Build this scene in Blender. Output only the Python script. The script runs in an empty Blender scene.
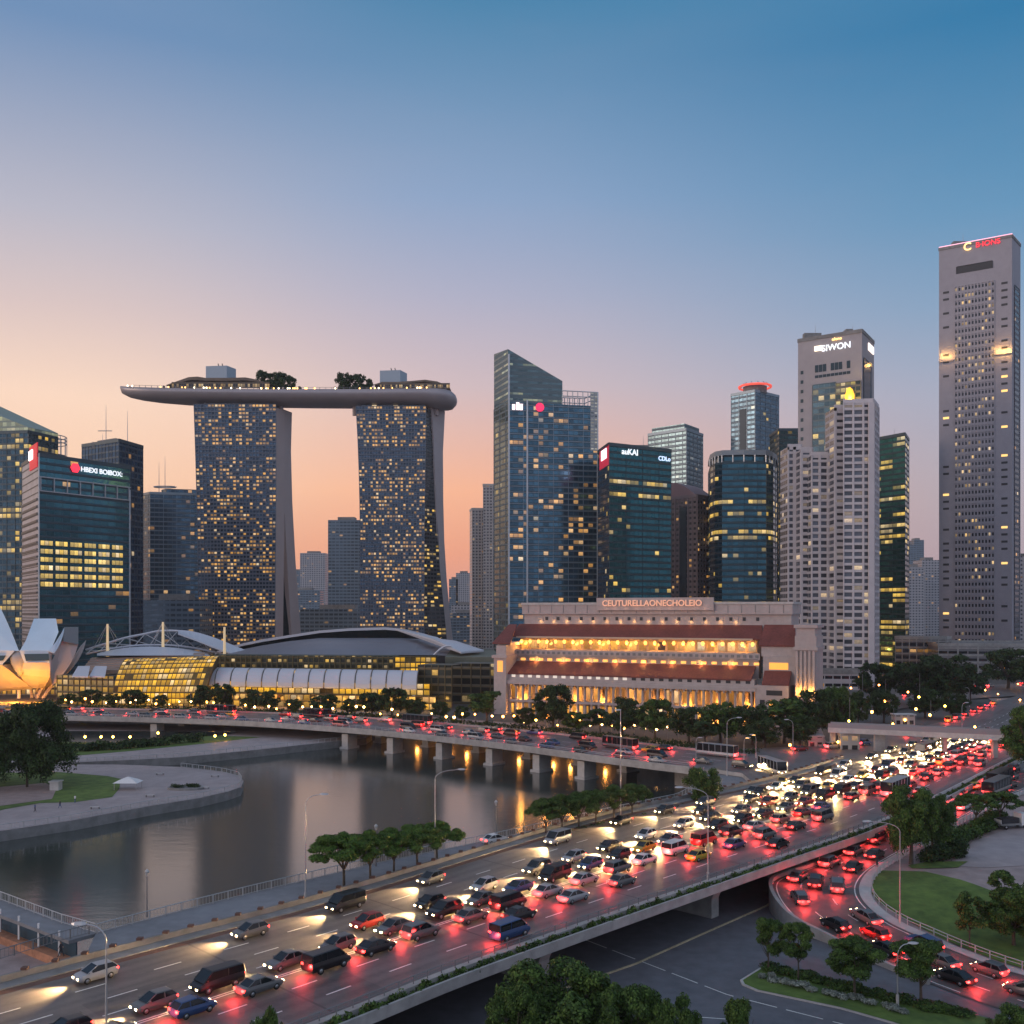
import bpy, math, random
import numpy as np
from mathutils import Vector, Matrix
sc = bpy.context.scene
col = sc.collection
R = random.Random(7)
rad = math.radians

# ---------------------------------------------------------------- camera, sky, sun, exposure
H, F, HY = 36.0, 1000.0, 612.0
cd = bpy.data.cameras.new('camera'); cam = bpy.data.objects.new('camera', cd); col.objects.link(cam)
cam.location = (0, 0, H); cam.rotation_euler = (rad(90), 0, 0)
cd.sensor_width = 36; cd.lens = 36*F/1024; cd.shift_y = (HY-512)/1024
cd.clip_start = 1; cd.clip_end = 20000
sc.camera = cam
sc.view_settings.view_transform = 'Standard'; sc.view_settings.look = 'None'
sc.view_settings.exposure = 0.08; sc.view_settings.gamma = 1
sc.cycles.use_denoising = True
sc.cycles.max_bounces = 6; sc.cycles.diffuse_bounces = 2; sc.cycles.glossy_bounces = 3
sc.cycles.transmission_bounces = 2; sc.cycles.transparent_max_bounces = 6
sc.cycles.sample_clamp_indirect = 4; sc.cycles.sample_clamp_direct = 0
sc.cycles.caustics_reflective = False; sc.cycles.caustics_refractive = False

def lin(c):
    return tuple(((x/255)/12.92 if x/255 <= .04045 else ((x/255+.055)/1.055)**2.4) for x in c)

class NT:
    "small node helper"
    def __init__(s, tree): s.t = tree; s.n = tree.nodes; s.l = tree.links
    def node(s, ty, **kw):
        n = s.n.new(ty)
        for k, v in kw.items(): setattr(n, k, v)
        return n
    def put(s, sock, v):
        if isinstance(v, bpy.types.NodeSocket): s.l.new(v, sock)
        elif isinstance(v, (tuple, list)) and len(v) == 3 and sock.type == 'RGBA': sock.default_value = (*v, 1)
        else: sock.default_value = v
    def m(s, op, a, b=0.0, c=0.0, clamp=False):
        n = s.node('ShaderNodeMath', operation=op); n.use_clamp = clamp
        s.put(n.inputs[0], a); s.put(n.inputs[1], b)
        if len(n.inputs) > 2: s.put(n.inputs[2], c)
        return n.outputs[0]
    def mix(s, f, a, b):
        n = s.node('ShaderNodeMix', data_type='RGBA'); s.put(n.inputs[0], f); s.put(n.inputs[6], a); s.put(n.inputs[7], b)
        return n.outputs[2]
    def ramp(s, f, stops):
        n = s.node('ShaderNodeValToRGB'); e = n.color_ramp.elements
        while len(e) < len(stops): e.new(.5)
        for i, (p, c) in enumerate(stops):
            e[i].position = p; e[i].color = (*c, 1)
        s.put(n.inputs[0], f); return n.outputs[0]
    def xyz(s, x, y, z):
        n = s.node('ShaderNodeCombineXYZ'); s.put(n.inputs[0], x); s.put(n.inputs[1], y); s.put(n.inputs[2], z); return n.outputs[0]
    def white(s, v):
        n = s.node('ShaderNodeTexWhiteNoise', noise_dimensions='3D'); s.put(n.inputs[0], v); return n.outputs[0]
    def noise(s, v, scale, detail=3, rough=.5):
        n = s.node('ShaderNodeTexNoise')
        if v is not None: s.put(n.inputs['Vector'], v)
        n.inputs['Scale'].default_value = scale; n.inputs['Detail'].default_value = detail; n.inputs['Roughness'].default_value = rough
        return n.outputs['Fac']

# dusk sky: colour over height above the horizon, warm in the west (left of view), blue in the east
w = bpy.data.worlds.new('World'); sc.world = w; w.use_nodes = True
N = NT(w.node_tree); N.n.clear()
tc = N.node('ShaderNodeTexCoord'); sep = N.node('ShaderNodeSeparateXYZ'); N.l.new(tc.outputs['Generated'], sep.inputs[0])
X_, Y_, Z_ = sep.outputs
hl = N.m('SQRT', N.m('ADD', N.m('MULTIPLY', X_, X_), N.m('MULTIPLY', Y_, Y_)))
s_ = N.m('DIVIDE', X_, N.m('MAXIMUM', hl, .001))
def rmp(st): return N.ramp(Z_, [(p, lin(c)) for p, c in st])
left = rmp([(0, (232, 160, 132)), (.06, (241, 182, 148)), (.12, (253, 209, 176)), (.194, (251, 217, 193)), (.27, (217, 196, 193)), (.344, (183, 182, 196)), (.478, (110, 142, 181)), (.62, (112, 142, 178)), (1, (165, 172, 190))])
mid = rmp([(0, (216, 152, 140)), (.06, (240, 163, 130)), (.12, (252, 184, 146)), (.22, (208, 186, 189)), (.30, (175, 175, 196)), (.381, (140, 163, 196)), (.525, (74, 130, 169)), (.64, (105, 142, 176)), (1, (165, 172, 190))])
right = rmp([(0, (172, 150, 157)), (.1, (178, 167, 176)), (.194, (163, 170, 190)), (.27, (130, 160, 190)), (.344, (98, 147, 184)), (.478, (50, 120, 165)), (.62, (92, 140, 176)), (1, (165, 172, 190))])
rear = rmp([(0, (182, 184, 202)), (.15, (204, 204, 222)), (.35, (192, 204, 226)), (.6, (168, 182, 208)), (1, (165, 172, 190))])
mr = N.node('ShaderNodeMapRange', interpolation_type='SMOOTHSTEP'); N.put(mr.inputs[0], s_); mr.inputs[1].default_value = -.42; mr.inputs[2].default_value = -.02
c1 = N.mix(mr.outputs[0], left, mid)
mr = N.node('ShaderNodeMapRange', interpolation_type='SMOOTHSTEP'); N.put(mr.inputs[0], s_); mr.inputs[1].default_value = -.1; mr.inputs[2].default_value = .5
c2 = N.mix(mr.outputs[0], c1, right)
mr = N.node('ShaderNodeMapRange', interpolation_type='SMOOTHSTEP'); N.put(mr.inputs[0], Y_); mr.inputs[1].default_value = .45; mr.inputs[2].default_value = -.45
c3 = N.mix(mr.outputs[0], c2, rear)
# faint uneven veil of high cloud
mp = N.node('ShaderNodeMapping'); N.l.new(tc.outputs['Generated'], mp.inputs[0]); mp.inputs['Scale'].default_value = (2.2, 2.2, 9)
veil = N.noise(mp.outputs[0], 1.6, 4, .55)
c4 = N.mix(N.m('MULTIPLY', N.m('SUBTRACT', veil, .5, clamp=True), .08), c3, lin((225, 190, 180)))
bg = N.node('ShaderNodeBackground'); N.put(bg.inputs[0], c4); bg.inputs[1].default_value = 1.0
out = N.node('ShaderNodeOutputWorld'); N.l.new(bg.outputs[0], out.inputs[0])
# the last of the sun, low in the west
sd = bpy.data.lights.new('sun', 'SUN'); sd.energy = 1.1; sd.angle = rad(25); sd.color = (1, .72, .55)
so = bpy.data.objects.new('sun', sd); col.objects.link(so)
so.rotation_euler = (rad(83), 0, rad(-68))

# ---------------------------------------------------------------- helpers
def P(px, py, z=0.0):
    Y = F*(H-z)/(py-HY); return Vector(((px-512)/F*Y, Y, z))
def Q(px, py, Y): return Vector(((px-512)/F*Y, Y, H-(py-HY)/F*Y))
def XY(px, Y): return Vector(((px-512)/F*Y, Y))
def ZZ(py, Y): return H-(py-HY)/F*Y

def tag(o, label=None, cat=None, group=None, kind=None):
    if label: o['label'] = label
    if cat: o['category'] = cat
    if group: o['group'] = group
    if kind: o['kind'] = kind
    return o
def thing(name, label, cat, loc=(0, 0, 0), group=None, rz=0):
    o = bpy.data.objects.new(name, None); col.objects.link(o)
    o.location = loc; o.rotation_euler = (0, 0, rz); o.empty_display_size = 1
    return tag(o, label, cat, group)

class MB:
    def __init__(s): s.v = []; s.f = []; s.uv = []; s.mi = []
    def face(s, pts, uv=None, m=0):
        i = len(s.v); s.v += [tuple(p) for p in pts]; s.f.append(tuple(range(i, i+len(pts))))
        s.uv.append(uv or [(0, 0)]*len(pts)); s.mi.append(m); return s
    def mesh(s, pts, faces, m=0):
        i = len(s.v); s.v += [tuple(p) for p in pts]
        for f in faces: s.f.append(tuple(i+k for k in f)); s.uv.append([(0, 0)]*len(f)); s.mi.append(m)
        return s
    def box(s, x0, y0, z0, x1, y1, z1, m=0):
        p = [(x, y, z) for z in (z0, z1) for x, y in ((x0, y0), (x1, y0), (x1, y1), (x0, y1))]
        return s.mesh(p, [(0, 3, 2, 1), (4, 5, 6, 7), (0, 1, 5, 4), (1, 2, 6, 5), (2, 3, 7, 6), (3, 0, 4, 7)], m)
    def obox(s, a, b, d, z0, z1, m=0, off=0.0):
        "box along the segment a-b (xy), thickness d towards the right-hand (outer) side starting at off"
        a = Vector(a[:2]); b = Vector(b[:2]); t = (b-a).normalized(); n = Vector((t.y, -t.x))
        q = [a+n*off, b+n*off, b+n*(off+d), a+n*(off+d)]
        p = [(*k, z) for z in (z0, z1) for k in (q[3], q[2], q[1], q[0])]
        return s.mesh(p, [(0, 3, 2, 1), (4, 5, 6, 7), (0, 1, 5, 4), (1, 2, 6, 5), (2, 3, 7, 6), (3, 0, 4, 7)], m)
    def prism(s, pts, z0, z1, cw=4, fh=4, mats=None, capm=0, u0=0, cap=True, v0=0):
        n = len(pts); tz = z1 if isinstance(z1, (list, tuple)) else [z1]*n
        for i in range(n):
            a, b = pts[i], pts[(i+1) % n]; L = (Vector(b)-Vector(a)).length; k = max(1, round(L/cw))
            za, zb = tz[i], tz[(i+1) % n]; uu = u0+i*137
            s.face([(*a, z0), (*b, z0), (*b, zb), (*a, za)],
                   [(uu, v0), (uu+k, v0), (uu+k, v0+(zb-z0)/fh), (uu, v0+(za-z0)/fh)], mats[i] if mats else 0)
        if cap: s.face([(*p, z) for p, z in zip(pts, tz)], None, capm)
        return s
    def tube(s, path, r, n=6, m=0, cap=True):
        path = [Vector(p) for p in path]; rr = r if isinstance(r, (list, tuple)) else [r]*len(path); rings = []
        for i, p in enumerate(path):
            t = (path[min(i+1, len(path)-1)]-path[max(i-1, 0)]).normalized()
            a = t.cross(Vector((0, 0, 1)) if abs(t.z) < .9 else Vector((1, 0, 0))).normalized(); b = t.cross(a)
            rings.append([p+(a*math.cos(k*2*math.pi/n)+b*math.sin(k*2*math.pi/n))*rr[i] for k in range(n)])
        v = [q for g in rings for q in g]; fc = []
        for i in range(len(path)-1):
            for k in range(n): fc.append((i*n+k, i*n+(k+1) % n, (i+1)*n+(k+1) % n, (i+1)*n+k))
        if cap: fc.append(tuple(range(n))); fc.append(tuple((len(path)-1)*n+k for k in range(n-1, -1, -1)))
        return s.mesh(v, fc, m)
    def loft(s, secs, closed=True, m=0, caps=True):
        n = len(secs[0]); v = [p for g in secs for p in g]; fc = []
        for i in range(len(secs)-1):
            for k in range(n if closed else n-1): fc.append((i*n+k, i*n+(k+1) % n, (i+1)*n+(k+1) % n, (i+1)*n+k))
        if caps and closed: fc.append(tuple(range(n-1, -1, -1))); fc.append(tuple((len(secs)-1)*n+k for k in range(n)))
        return s.mesh(v, fc, m)
    def build(s, name, mat, parent=None, smooth=False, kind=None, label=None, cat=None, group=None):
        me = bpy.data.meshes.new(name)
        o3 = parent.location if parent else Vector((0, 0, 0))
        org = Vector((0, 0, 0))
        if parent and parent.parent: org = parent.parent.location if parent.type != 'EMPTY' else org
        base = o3 if (parent and parent.type == 'EMPTY') else org
        me.from_pydata([(x-base[0], y-base[1], z-base[2]) for x, y, z in s.v], [], s.f)
        ul = me.uv_layers.new(name='UVMap')
        ul.data.foreach_set('uv', [c for f in s.uv for q in f for c in q])
        me.polygons.foreach_set('material_index', s.mi)
        if smooth: me.polygons.foreach_set('use_smooth', [True]*len(s.f))
        for mm in (mat if isinstance(mat, (list, tuple)) else [mat]): me.materials.append(mm)
        me.validate(); me.update()
        o = bpy.data.objects.new(name, me); col.objects.link(o); o.parent = parent
        return tag(o, label, cat, group, kind)

def light(name, ty, loc, energy, color, parent=None, size=.3, rot=None, spot=None, blend=.5):
    ld = bpy.data.lights.new(name, ty); ld.energy = energy; ld.color = color
    if ty == 'AREA': ld.size = size
    else: ld.shadow_soft_size = size
    if spot: ld.spot_size = spot; ld.spot_blend = blend
    o = bpy.data.objects.new(name, ld); col.objects.link(o)
    if parent: o.parent = parent; loc = Vector(loc)-parent.location
    o.location = loc
    if rot: o.rotation_euler = rot
    return o

def cr(pts, n=8):
    "Catmull-Rom through points"
    pts = [Vector(p) for p in pts]; q = [2*pts[0]-pts[1]]+pts+[2*pts[-1]-pts[-2]]; o = []
    for i in range(1, len(q)-2):
        a, b, c, d = q[i-1:i+3]
        for k in range(n):
            t = k/n; o.append(.5*((2*b)+(c-a)*t+(2*a-5*b+4*c-d)*t*t+(3*b-a-3*c+d)*t**3))
    o.append(pts[-1]); return o
def resample(path, step):
    path = [Vector(p) for p in path]; o = [path[0]]; acc = 0
    for a, b in zip(path, path[1:]):
        L = (b-a).length
        if L < 1e-6: continue
        t = step-acc
        while t <= L: o.append(a+(b-a)*(t/L)); t += step
        acc = L-(t-step)
    return o

# ---------------------------------------------------------------- materials
def mat(name, c, rough=.7, metal=0, noise=0, scale=1, emit=None, es=0, c2=None, bump=0, spec=.5, coords='Object'):
    m = bpy.data.materials.new(name); m.use_nodes = True; n = NT(m.node_tree)
    b = n.n['Principled BSDF']; b.inputs['Roughness'].default_value = rough; b.inputs['Metallic'].default_value = metal
    b.inputs['Specular IOR Level'].default_value = spec
    b.inputs['Base Color'].default_value = (*c, 1)
    if noise or c2 or bump:
        t = n.node('ShaderNodeTexCoord'); v = t.outputs[coords]
        f = n.noise(v, scale, 5, .6); f2 = n.noise(v, scale*.13, 3, .5)
        g = n.m('ADD', n.m('MULTIPLY', f, .6), n.m('MULTIPLY', f2, .4))
        k = n.node('ShaderNodeMapRange'); n.put(k.inputs[0], g); k.inputs[1].default_value = .35; k.inputs[2].default_value = .65
        lo = tuple(x*(1-noise) for x in c); hi = c2 or tuple(min(1, x*(1+noise)) for x in c)
        n.put(b.inputs['Base Color'], n.mix(k.outputs[0], lo, hi))
        if bump:
            bp = n.node('ShaderNodeBump'); bp.inputs['Strength'].default_value = bump; n.put(bp.inputs['Height'], f); n.l.new(bp.outputs[0], b.inputs['Normal'])
    if emit: b.inputs['Emission Color'].default_value = (*emit, 1); b.inputs['Emission Strength'].default_value = es
    return m

def facade(name, glass=(.02, .05, .065), frame=(.1, .11, .13), frac=.15, lit=(1, .62, .2), es=1.2, mx=.06, my=(.25, .92),
           metal=.7, rough=.12, cl=.12, clw=.5, zones=(), band=0, seed=0, var=.35, frough=.6, group=(1, 1), dim=.25, framemetal=0, fine=0):
    """curtain wall or window wall; UV is counted in bays and storeys. frac = share of lit rooms,
    zones = (storey from, storey to, share) of lit office floors"""
    m = bpy.data.materials.new(name); m.use_nodes = True; n = NT(m.node_tree); b = n.n['Principled BSDF']
    t = n.node('ShaderNodeUVMap'); sp = n.node('ShaderNodeSeparateXYZ'); n.l.new(t.outputs[0], sp.inputs[0]); u, v = sp.outputs[0], sp.outputs[1]
    iu = n.m('FLOOR', u); iv = n.m('FLOOR', v); fu = n.m('FRACT', u); fv = n.m('FRACT', v)
    gu = n.m('FLOOR', n.m('DIVIDE', u, group[0])) if group[0] != 1 else iu
    gv = n.m('FLOOR', n.m('DIVIDE', v, group[1])) if group[1] != 1 else iv
    r1 = n.white(n.xyz(gu, gv, seed+.5)); r2 = n.white(n.xyz(iu, iv, seed+7.5)); r3 = n.white(n.xyz(iu, iv, seed+13.5))
    c = n.noise(n.xyz(n.m('MULTIPLY', iu, cl), n.m('MULTIPLY', iv, cl*1.3), seed*3.1), 1.0, 2, .5)
    cm = n.node('ShaderNodeMapRange'); n.put(cm.inputs[0], c); cm.inputs[1].default_value = .5-.2*clw-.05; cm.inputs[2].default_value = .62
    cm.inputs[3].default_value = 1-clw; cm.inputs[4].default_value = 1+clw
    th = n.m('MULTIPLY', cm.outputs[0], frac)
    for z0, z1, fr in zones:
        inz = n.m('MULTIPLY', n.m('GREATER_THAN', iv, z0-.5), n.m('LESS_THAN', iv, z1+.5))
        th = n.m('ADD', n.m('MULTIPLY', th, n.m('SUBTRACT', 1, inz)), n.m('MULTIPLY', inz, fr))
    if band:
        rb = n.m('LESS_THAN', n.white(n.xyz(0.5, iv, seed+3.5)), band); th = n.m('MAXIMUM', th, n.m('MULTIPLY', rb, .7))
    on = n.m('LESS_THAN', r1, th)
    mask = n.m('MULTIPLY', n.m('MULTIPLY', n.m('GREATER_THAN', fu, mx), n.m('LESS_THAN', fu, 1-mx)), n.m('MULTIPLY', n.m('GREATER_THAN', fv, my[0]), n.m('LESS_THAN', fv, my[1])))
    gv_ = n.m('ADD', 1-var, n.m('MULTIPLY', r2, 2*var))
    gl = n.node('ShaderNodeMix', data_type='RGBA', blend_type='MULTIPLY'); gl.inputs[0].default_value = 1
    gl.inputs[6].default_value = (*glass, 1); n.put(gl.inputs[7], n.xyz(gv_, gv_, gv_))
    n.put(b.inputs['Base Color'], n.mix(mask, frame, gl.outputs[2]))
    n.put(b.inputs['Metallic'], n.m('ADD', n.m('MULTIPLY', mask, metal-framemetal), framemetal))
    n.put(b.inputs['Roughness'], n.m('ADD', n.m('MULTIPLY', mask, rough-frough), frough))
    # rooms differ in brightness; furniture and blinds break the glow up inside each window
    tex = n.noise(n.xyz(n.m('MULTIPLY', u, 5.3), n.m('MULTIPLY', v, 4.1), seed), 1.0, 2, .6)
    e = n.m('MULTIPLY', n.m('MULTIPLY', on, mask), n.m('MULTIPLY', n.m('ADD', dim, n.m('MULTIPLY', n.m('POWER', r3, 1.5), 1.1)), n.m('ADD', .35, n.m('MULTIPLY', tex, 1.3))))
    n.put(b.inputs['Emission Strength'], n.m('MULTIPLY', n.m('MULTIPLY', e, es*.6), n.m('ADD', .45, n.m('MULTIPLY', fv, .75))))
    warm = tuple(x for x in lit); cool = (min(1, lit[0]), min(1, lit[1]*1.1), min(1, lit[2]*1.4+.02))
    n.put(b.inputs['Emission Color'], n.mix(n.m('POWER', n.white(n.xyz(gu, gv, seed+21.5)), 5.0), n.mix(n.white(n.xyz(gu, gv, seed+31.5)), warm, cool), (1.0, .76, .45)))
    return m

M = {}
M['asphalt'] = mat('asphalt', (.12, .108, .106), .6, noise=.3, scale=.9, bump=.04, spec=.6)
M['asphalt_low'] = mat('asphalt_low', (.11, .112, .128), .65, noise=.25, scale=.5, bump=.05)
M['asphalt_ramp'] = mat('asphalt_ramp', (.1, .09, .09), .6, noise=.3, scale=.8, bump=.04)
M['paint'] = mat('road_paint', (.7, .7, .68), .6, noise=.2, scale=3)
M['paint_y'] = mat('road_paint_worn', (.45, .38, .25), .6, noise=.3, scale=3)
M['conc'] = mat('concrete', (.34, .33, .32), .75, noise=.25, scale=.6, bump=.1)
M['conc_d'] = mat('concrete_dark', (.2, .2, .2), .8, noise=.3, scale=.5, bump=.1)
M['conc_l'] = mat('concrete_light', (.45, .44, .43), .7, noise=.15, scale=.8)
M['pave'] = mat('paving', (.17, .18, .2), .55, noise=.2, scale=.7, bump=.05)
M['pave_w'] = mat('paving_pink', (.3, .235, .225), .6, noise=.25, scale=.5, bump=.05)
M['pave_l'] = mat('paving_pale', (.33, .28, .28), .6, noise=.2, scale=.35)
M['brick'] = mat('brick_ledge', (.36, .17, .1), .8, noise=.35, scale=1.4, bump=.1)
M['brown'] = mat('brown_kerb', (.12, .06, .045), .8, noise=.3, scale=1)
M['grass'] = mat('grass', (.065, .135, .02), .9, noise=.4, scale=.5, c2=(.125, .2, .035), bump=.3)
M['soil'] = mat('city_ground', (.09, .085, .08), .85, noise=.4, scale=.05)
M['steel'] = mat('galvanised_steel', (.42, .43, .45), .4, .6)
M['rail'] = mat('railing_paint', (.2, .2, .21), .5, .3)
M['rail_l'] = mat('railing_pale', (.42, .43, .44), .5, .3)
M['white'] = mat('white_paint', (.7, .7, .7), .4)
M['trunk'] = mat('bark', (.075, .06, .045), .9, noise=.35, scale=3, bump=.3)
M['roof_red'] = mat('red_roof_tile', (.15, .042, .034), .75, noise=.3, scale=1.5)
M['stone'] = mat('hotel_stone', (.4, .35, .34), .7, noise=.12, scale=.6)
M['dark'] = mat('dark_panel', (.02, .022, .028), .5)
M['glassd'] = mat('dark_glass', (.03, .05, .06), .1, .6)
M['glassb'] = mat('blue_glass', (.06, .12, .17), .12, .5)
def leafmat(name, a, b):
    m = mat(name, a, .65, spec=.2); n = NT(m.node_tree); bs = n.n['Principled BSDF']; g = n.node('ShaderNodeNewGeometry'); t = n.node('ShaderNodeTexCoord')
    f = n.noise(t.outputs['Object'], .7, 3, .6); k = n.m('ADD', n.m('MULTIPLY', n.m('SUBTRACT', f, .32, clamp=True), 1.7), n.m('MULTIPLY', n.m('SUBTRACT', g.outputs['Random Per Island'], .5), .8), clamp=True)
    n.put(bs.inputs['Base Color'], n.mix(k, tuple(x*.7 for x in a), tuple(x*1.25 for x in b))); bs.inputs['Transmission Weight'].default_value = 0
    return m
M['leaf'] = leafmat('foliage', (.03, .065, .014), (.09, .16, .032))
M['leaf_l'] = leafmat('foliage_bright', (.04, .095, .014), (.1, .19, .03))
M['leaf_d'] = leafmat('foliage_dark', (.02, .042, .014), (.05, .09, .024))
M['leaf_p'] = leafmat('foliage_pale', (.2, .24, .21), (.34, .38, .34))
def emat(name, c, s): return mat(name, c, .5, emit=c, es=s)
M['e_white'] = emat('sign_white', (.92, .96, 1), .95)
M['e_red'] = emat('sign_red', (1, .03, .06), 1.6)
M['e_gold'] = emat('sign_gold', (1, .62, .22), 2.0)
M['e_warm'] = emat('lamp_warm', (1, .5, .14), 5)
M['e_lampw'] = emat('lamp_white', (1, .8, .5), 7)
M['e_pink'] = emat('roof_edge_pink', (1, .5, .65), 1.1)
# ================================================================ GROUND, WATER, ROADS
def gz(Y):
    "height of the sloping ground right of the highway"
    t = [(90, -6), (117, -6), (125, -5.7), (131, -5), (136, -4.2), (142, -3.3), (150, -3.05), (165, -2.6), (183, -2), (212, -1.2), (250, -.45), (270, -.3), (9999, -.3)]
    if Y <= t[0][0]: return t[0][1]
    for (a, za), (b, zb) in zip(t, t[1:]):
        if Y <= b: return za+(zb-za)*(Y-a)/(b-a)
def Pg(px, py, dz=0):
    z = -3
    for _ in range(40): z = .5*z+.5*gz(P(px, py, z).y)
    p = P(px, py, z); p.z = gz(p.y)+dz; return p

hwL = cr([Vector((a, b, 0)) for a, b in [(-47, 53), (-16.9, 87.8), (-1.3, 105.6), (39.4, 147), (59.3, 167.4), (82.3, 194.6), (115.6, 237), (150, 281), (190, 338), (240, 415), (330, 560), (430, 720)]], 10)
hwU = cr([Vector((a, b, 0)) for a, b in [(-67, 73), (-36.5, 106.8), (-20.7, 124.6), (15, 170.5), (36, 191), (60, 215), (93, 255), (128, 297), (169, 352), (218, 428), (308, 574), (408, 734)]], 10)
def hw(u, t):
    "point on the highway: u 0..1 across from the river side, t 0..1 along"
    k = t*(len(hwL)-1); i = min(int(k), len(hwL)-2); f = k-i
    a = hwU[i].lerp(hwU[i+1], f); b = hwL[i].lerp(hwL[i+1], f); return a.lerp(b, u)
def lane_path(u, t0=0, t1=1, n=200): return [hw(u, t0+(t1-t0)*i/n) for i in range(n+1)]
def side(path, d, dz=0):
    "path offset sideways (right-hand positive)"
    o = []
    for i, p in enumerate(path):
        t = (path[min(i+1, len(path)-1)]-path[max(i-1, 0)]); t.z = 0; t.normalize()
        o.append(Vector((p.x+t.y*d, p.y-t.x*d, p.z+dz)))
    return o
def strip(name, A, B, m, kind='structure', parent=None, build=True, mb=None):
    mb = mb or MB()
    for i in range(len(A)-1): mb.face([A[i], B[i], B[i+1], A[i+1]])
    return mb.build(name, m, parent, kind=kind) if build else mb
def solid(mb, A, B, zt, zb, m=0):
    "box-section strip between two paths: zt/zb are offsets from the paths' own heights"
    secs = [[a+Vector((0, 0, zt)), b+Vector((0, 0, zt)), b+Vector((0, 0, zb)), a+Vector((0, 0, zb))] for a, b in zip(A, B)]
    return mb.loft(secs, True, m)

def slab(name, pts, z, zb, m, mside=None, kind='structure'):
    from mathutils.geometry import tessellate_polygon
    mb = MB(); v = [Vector((p[0], p[1], z)) for p in pts]
    for t in tessellate_polygon([v]):
        q = [v[i] for i in t]
        if (q[1]-q[0]).cross(q[2]-q[0]).z < 0: q.reverse()
        mb.face(q)
    if zb is not None:
        n = len(v)
        area = sum(v[i].x*v[(i+1) % n].y-v[(i+1) % n].x*v[i].y for i in range(n))
        if area < 0: v.reverse()
        for i in range(n):
            a, b = v[i], v[(i+1) % n]; mb.face([(a.x, a.y, zb), (b.x, b.y, zb), b, a], None, 1)
    return mb.build(name, [m, mside or m], kind=kind)

# base sheet reaching the horizon (river bed and far land alike)
def posts(name, pts, r, z0, z1, m, parent):
    "every post an object of its own, all sharing one mesh"
    first = None
    for p in pts:
        if first is None:
            mb = MB(); mb.box(-r, -r, z0, r, r, z1); me = bpy.data.meshes.new(name); me.from_pydata(mb.v, [], mb.f); me.materials.append(m)
            first = bpy.data.objects.new(name, me); o = first
        else: o = first.copy()
        col.objects.link(o); o.parent = parent; o.location = Vector(p)-parent.location
MB().face([(-9000, -200, -9), (9000, -200, -9), (9000, 14000, -9), (-9000, 14000, -9)]).build('ground', M['soil'], kind='structure')
# water
wm = bpy.data.materials.new('water'); wm.use_nodes = True; n = NT(wm.node_tree); b = n.n['Principled BSDF']
b.inputs['Base Color'].default_value = (.04, .05, .045, 1); b.inputs['Roughness'].default_value = .12; b.inputs['IOR'].default_value = 1.85
b.inputs['Specular IOR Level'].default_value = .9
t = n.node('ShaderNodeTexCoord'); mp = n.node('ShaderNodeMapping'); n.l.new(t.outputs['Object'], mp.inputs[0]); mp.inputs['Scale'].default_value = (.22, .75, 1); mp.inputs['Rotation'].default_value = (0, 0, .12)
bp = n.node('ShaderNodeBump'); bp.inputs['Strength'].default_value = .16; bp.inputs['Distance'].default_value = .12
n.put(bp.inputs['Height'], n.noise(mp.outputs[0], 1.0, 5, .6)); n.l.new(bp.outputs[0], b.inputs['Normal'])
MB().face([(-700, 40, -6.5), (120, 40, -6.5), (120, 460, -6.5), (-700, 460, -6.5)]).build('water', wm, kind='structure')

# bridge edges (near and far), road level z=0
brN = cr([P(-160, 713), P(0, 716), P(59, 717), P(150, 719), P(256, 723), (P(370, 731)), P(500, 744.5), P(616, 760), P(690, 769)], 8)
brF = side(brN, -27)
# far city land, shoreline just beyond the bridge
shore = [tuple(p.xy) for p in side(brN, -31)]
farland = [(-700, 385)]+[p for p in shore if p[0] > -240]+[(40, 246), tuple(P(700, 770, -1).xy), (60, 215), (95, 258), (170, 355), (262, 500)]
slab('city_ground', farland+[(9000, 3000), (9000, 13500), (-9000, 13500), (-9000, 385)], -.6, -8.9, M['soil'], M['conc_d'])
slab('city_ground_east', [(300, 40), (9000, 40), (9000, 2990), (262, 499), (190, 400), (300, 400)], -.62, -8.9, M['soil'], M['conc_d'])
# river bank strip on the far left, and the rounded peninsula
bank = [P(-260, 744, -4.4), P(-260, 764, -4.4), P(60, 763, -4.4), P(130, 760, -4.4), P(184, 757, -4.4), P(255, 750, -4.4), P(334, 741.5, -4.4), P(366, 738, -4.4), P(372, 734, -4.4), P(300, 727, -4.4), P(0, 722, -4.4)]
slab('river_bank', [p.xy for p in bank], -4.4, -8.9, M['pave_l'], M['conc_d'])
slab('bank_lawn', [P(a, b, -4.35).xy for a, b in [(-260, 742), (-260, 760), (60, 757), (130, 751), (200, 744), (262, 737), (200, 735), (60, 738)]], -4.36, None, M['grass'])
slab('bank_pond', [P(a, b, -4.3).xy for a, b in [(40, 741), (110, 743), (170, 738), (225, 735), (240, 731), (60, 731)]], -4.32, None, wm)
pen_px = [(-330, 905), (-120, 862), (0, 831), (75, 820), (150, 806), (200, 798), (228, 791.5), (241, 787), (243.5, 781), (240, 776), (226, 772.5), (212, 770.5), (182, 767), (120, 764.5), (60, 764.5), (-330, 767)]
pen = [P(a, b, -4.5).xy for a, b in pen_px]
slab('peninsula_promenade', pen, -4.5, -8.9, M['pave_l'], M['conc_d'])
slab('peninsula_lawn', [P(a, b, -4.45).xy for a, b in [(-200, 850), (-60, 828), (5, 809), (40, 803), (75, 802), (112, 797), (119, 789), (122, 779), (108, 776), (60, 772), (-200, 775)]], -4.46, None, M['grass'])
slab('peninsula_path', [P(a, b, -4.45).xy for a, b in [(-60, 792), (0, 787), (45, 783), (57, 788), (52, 799), (0, 806), (-60, 815)]], -4.42, None, M['pave_w'])

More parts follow.
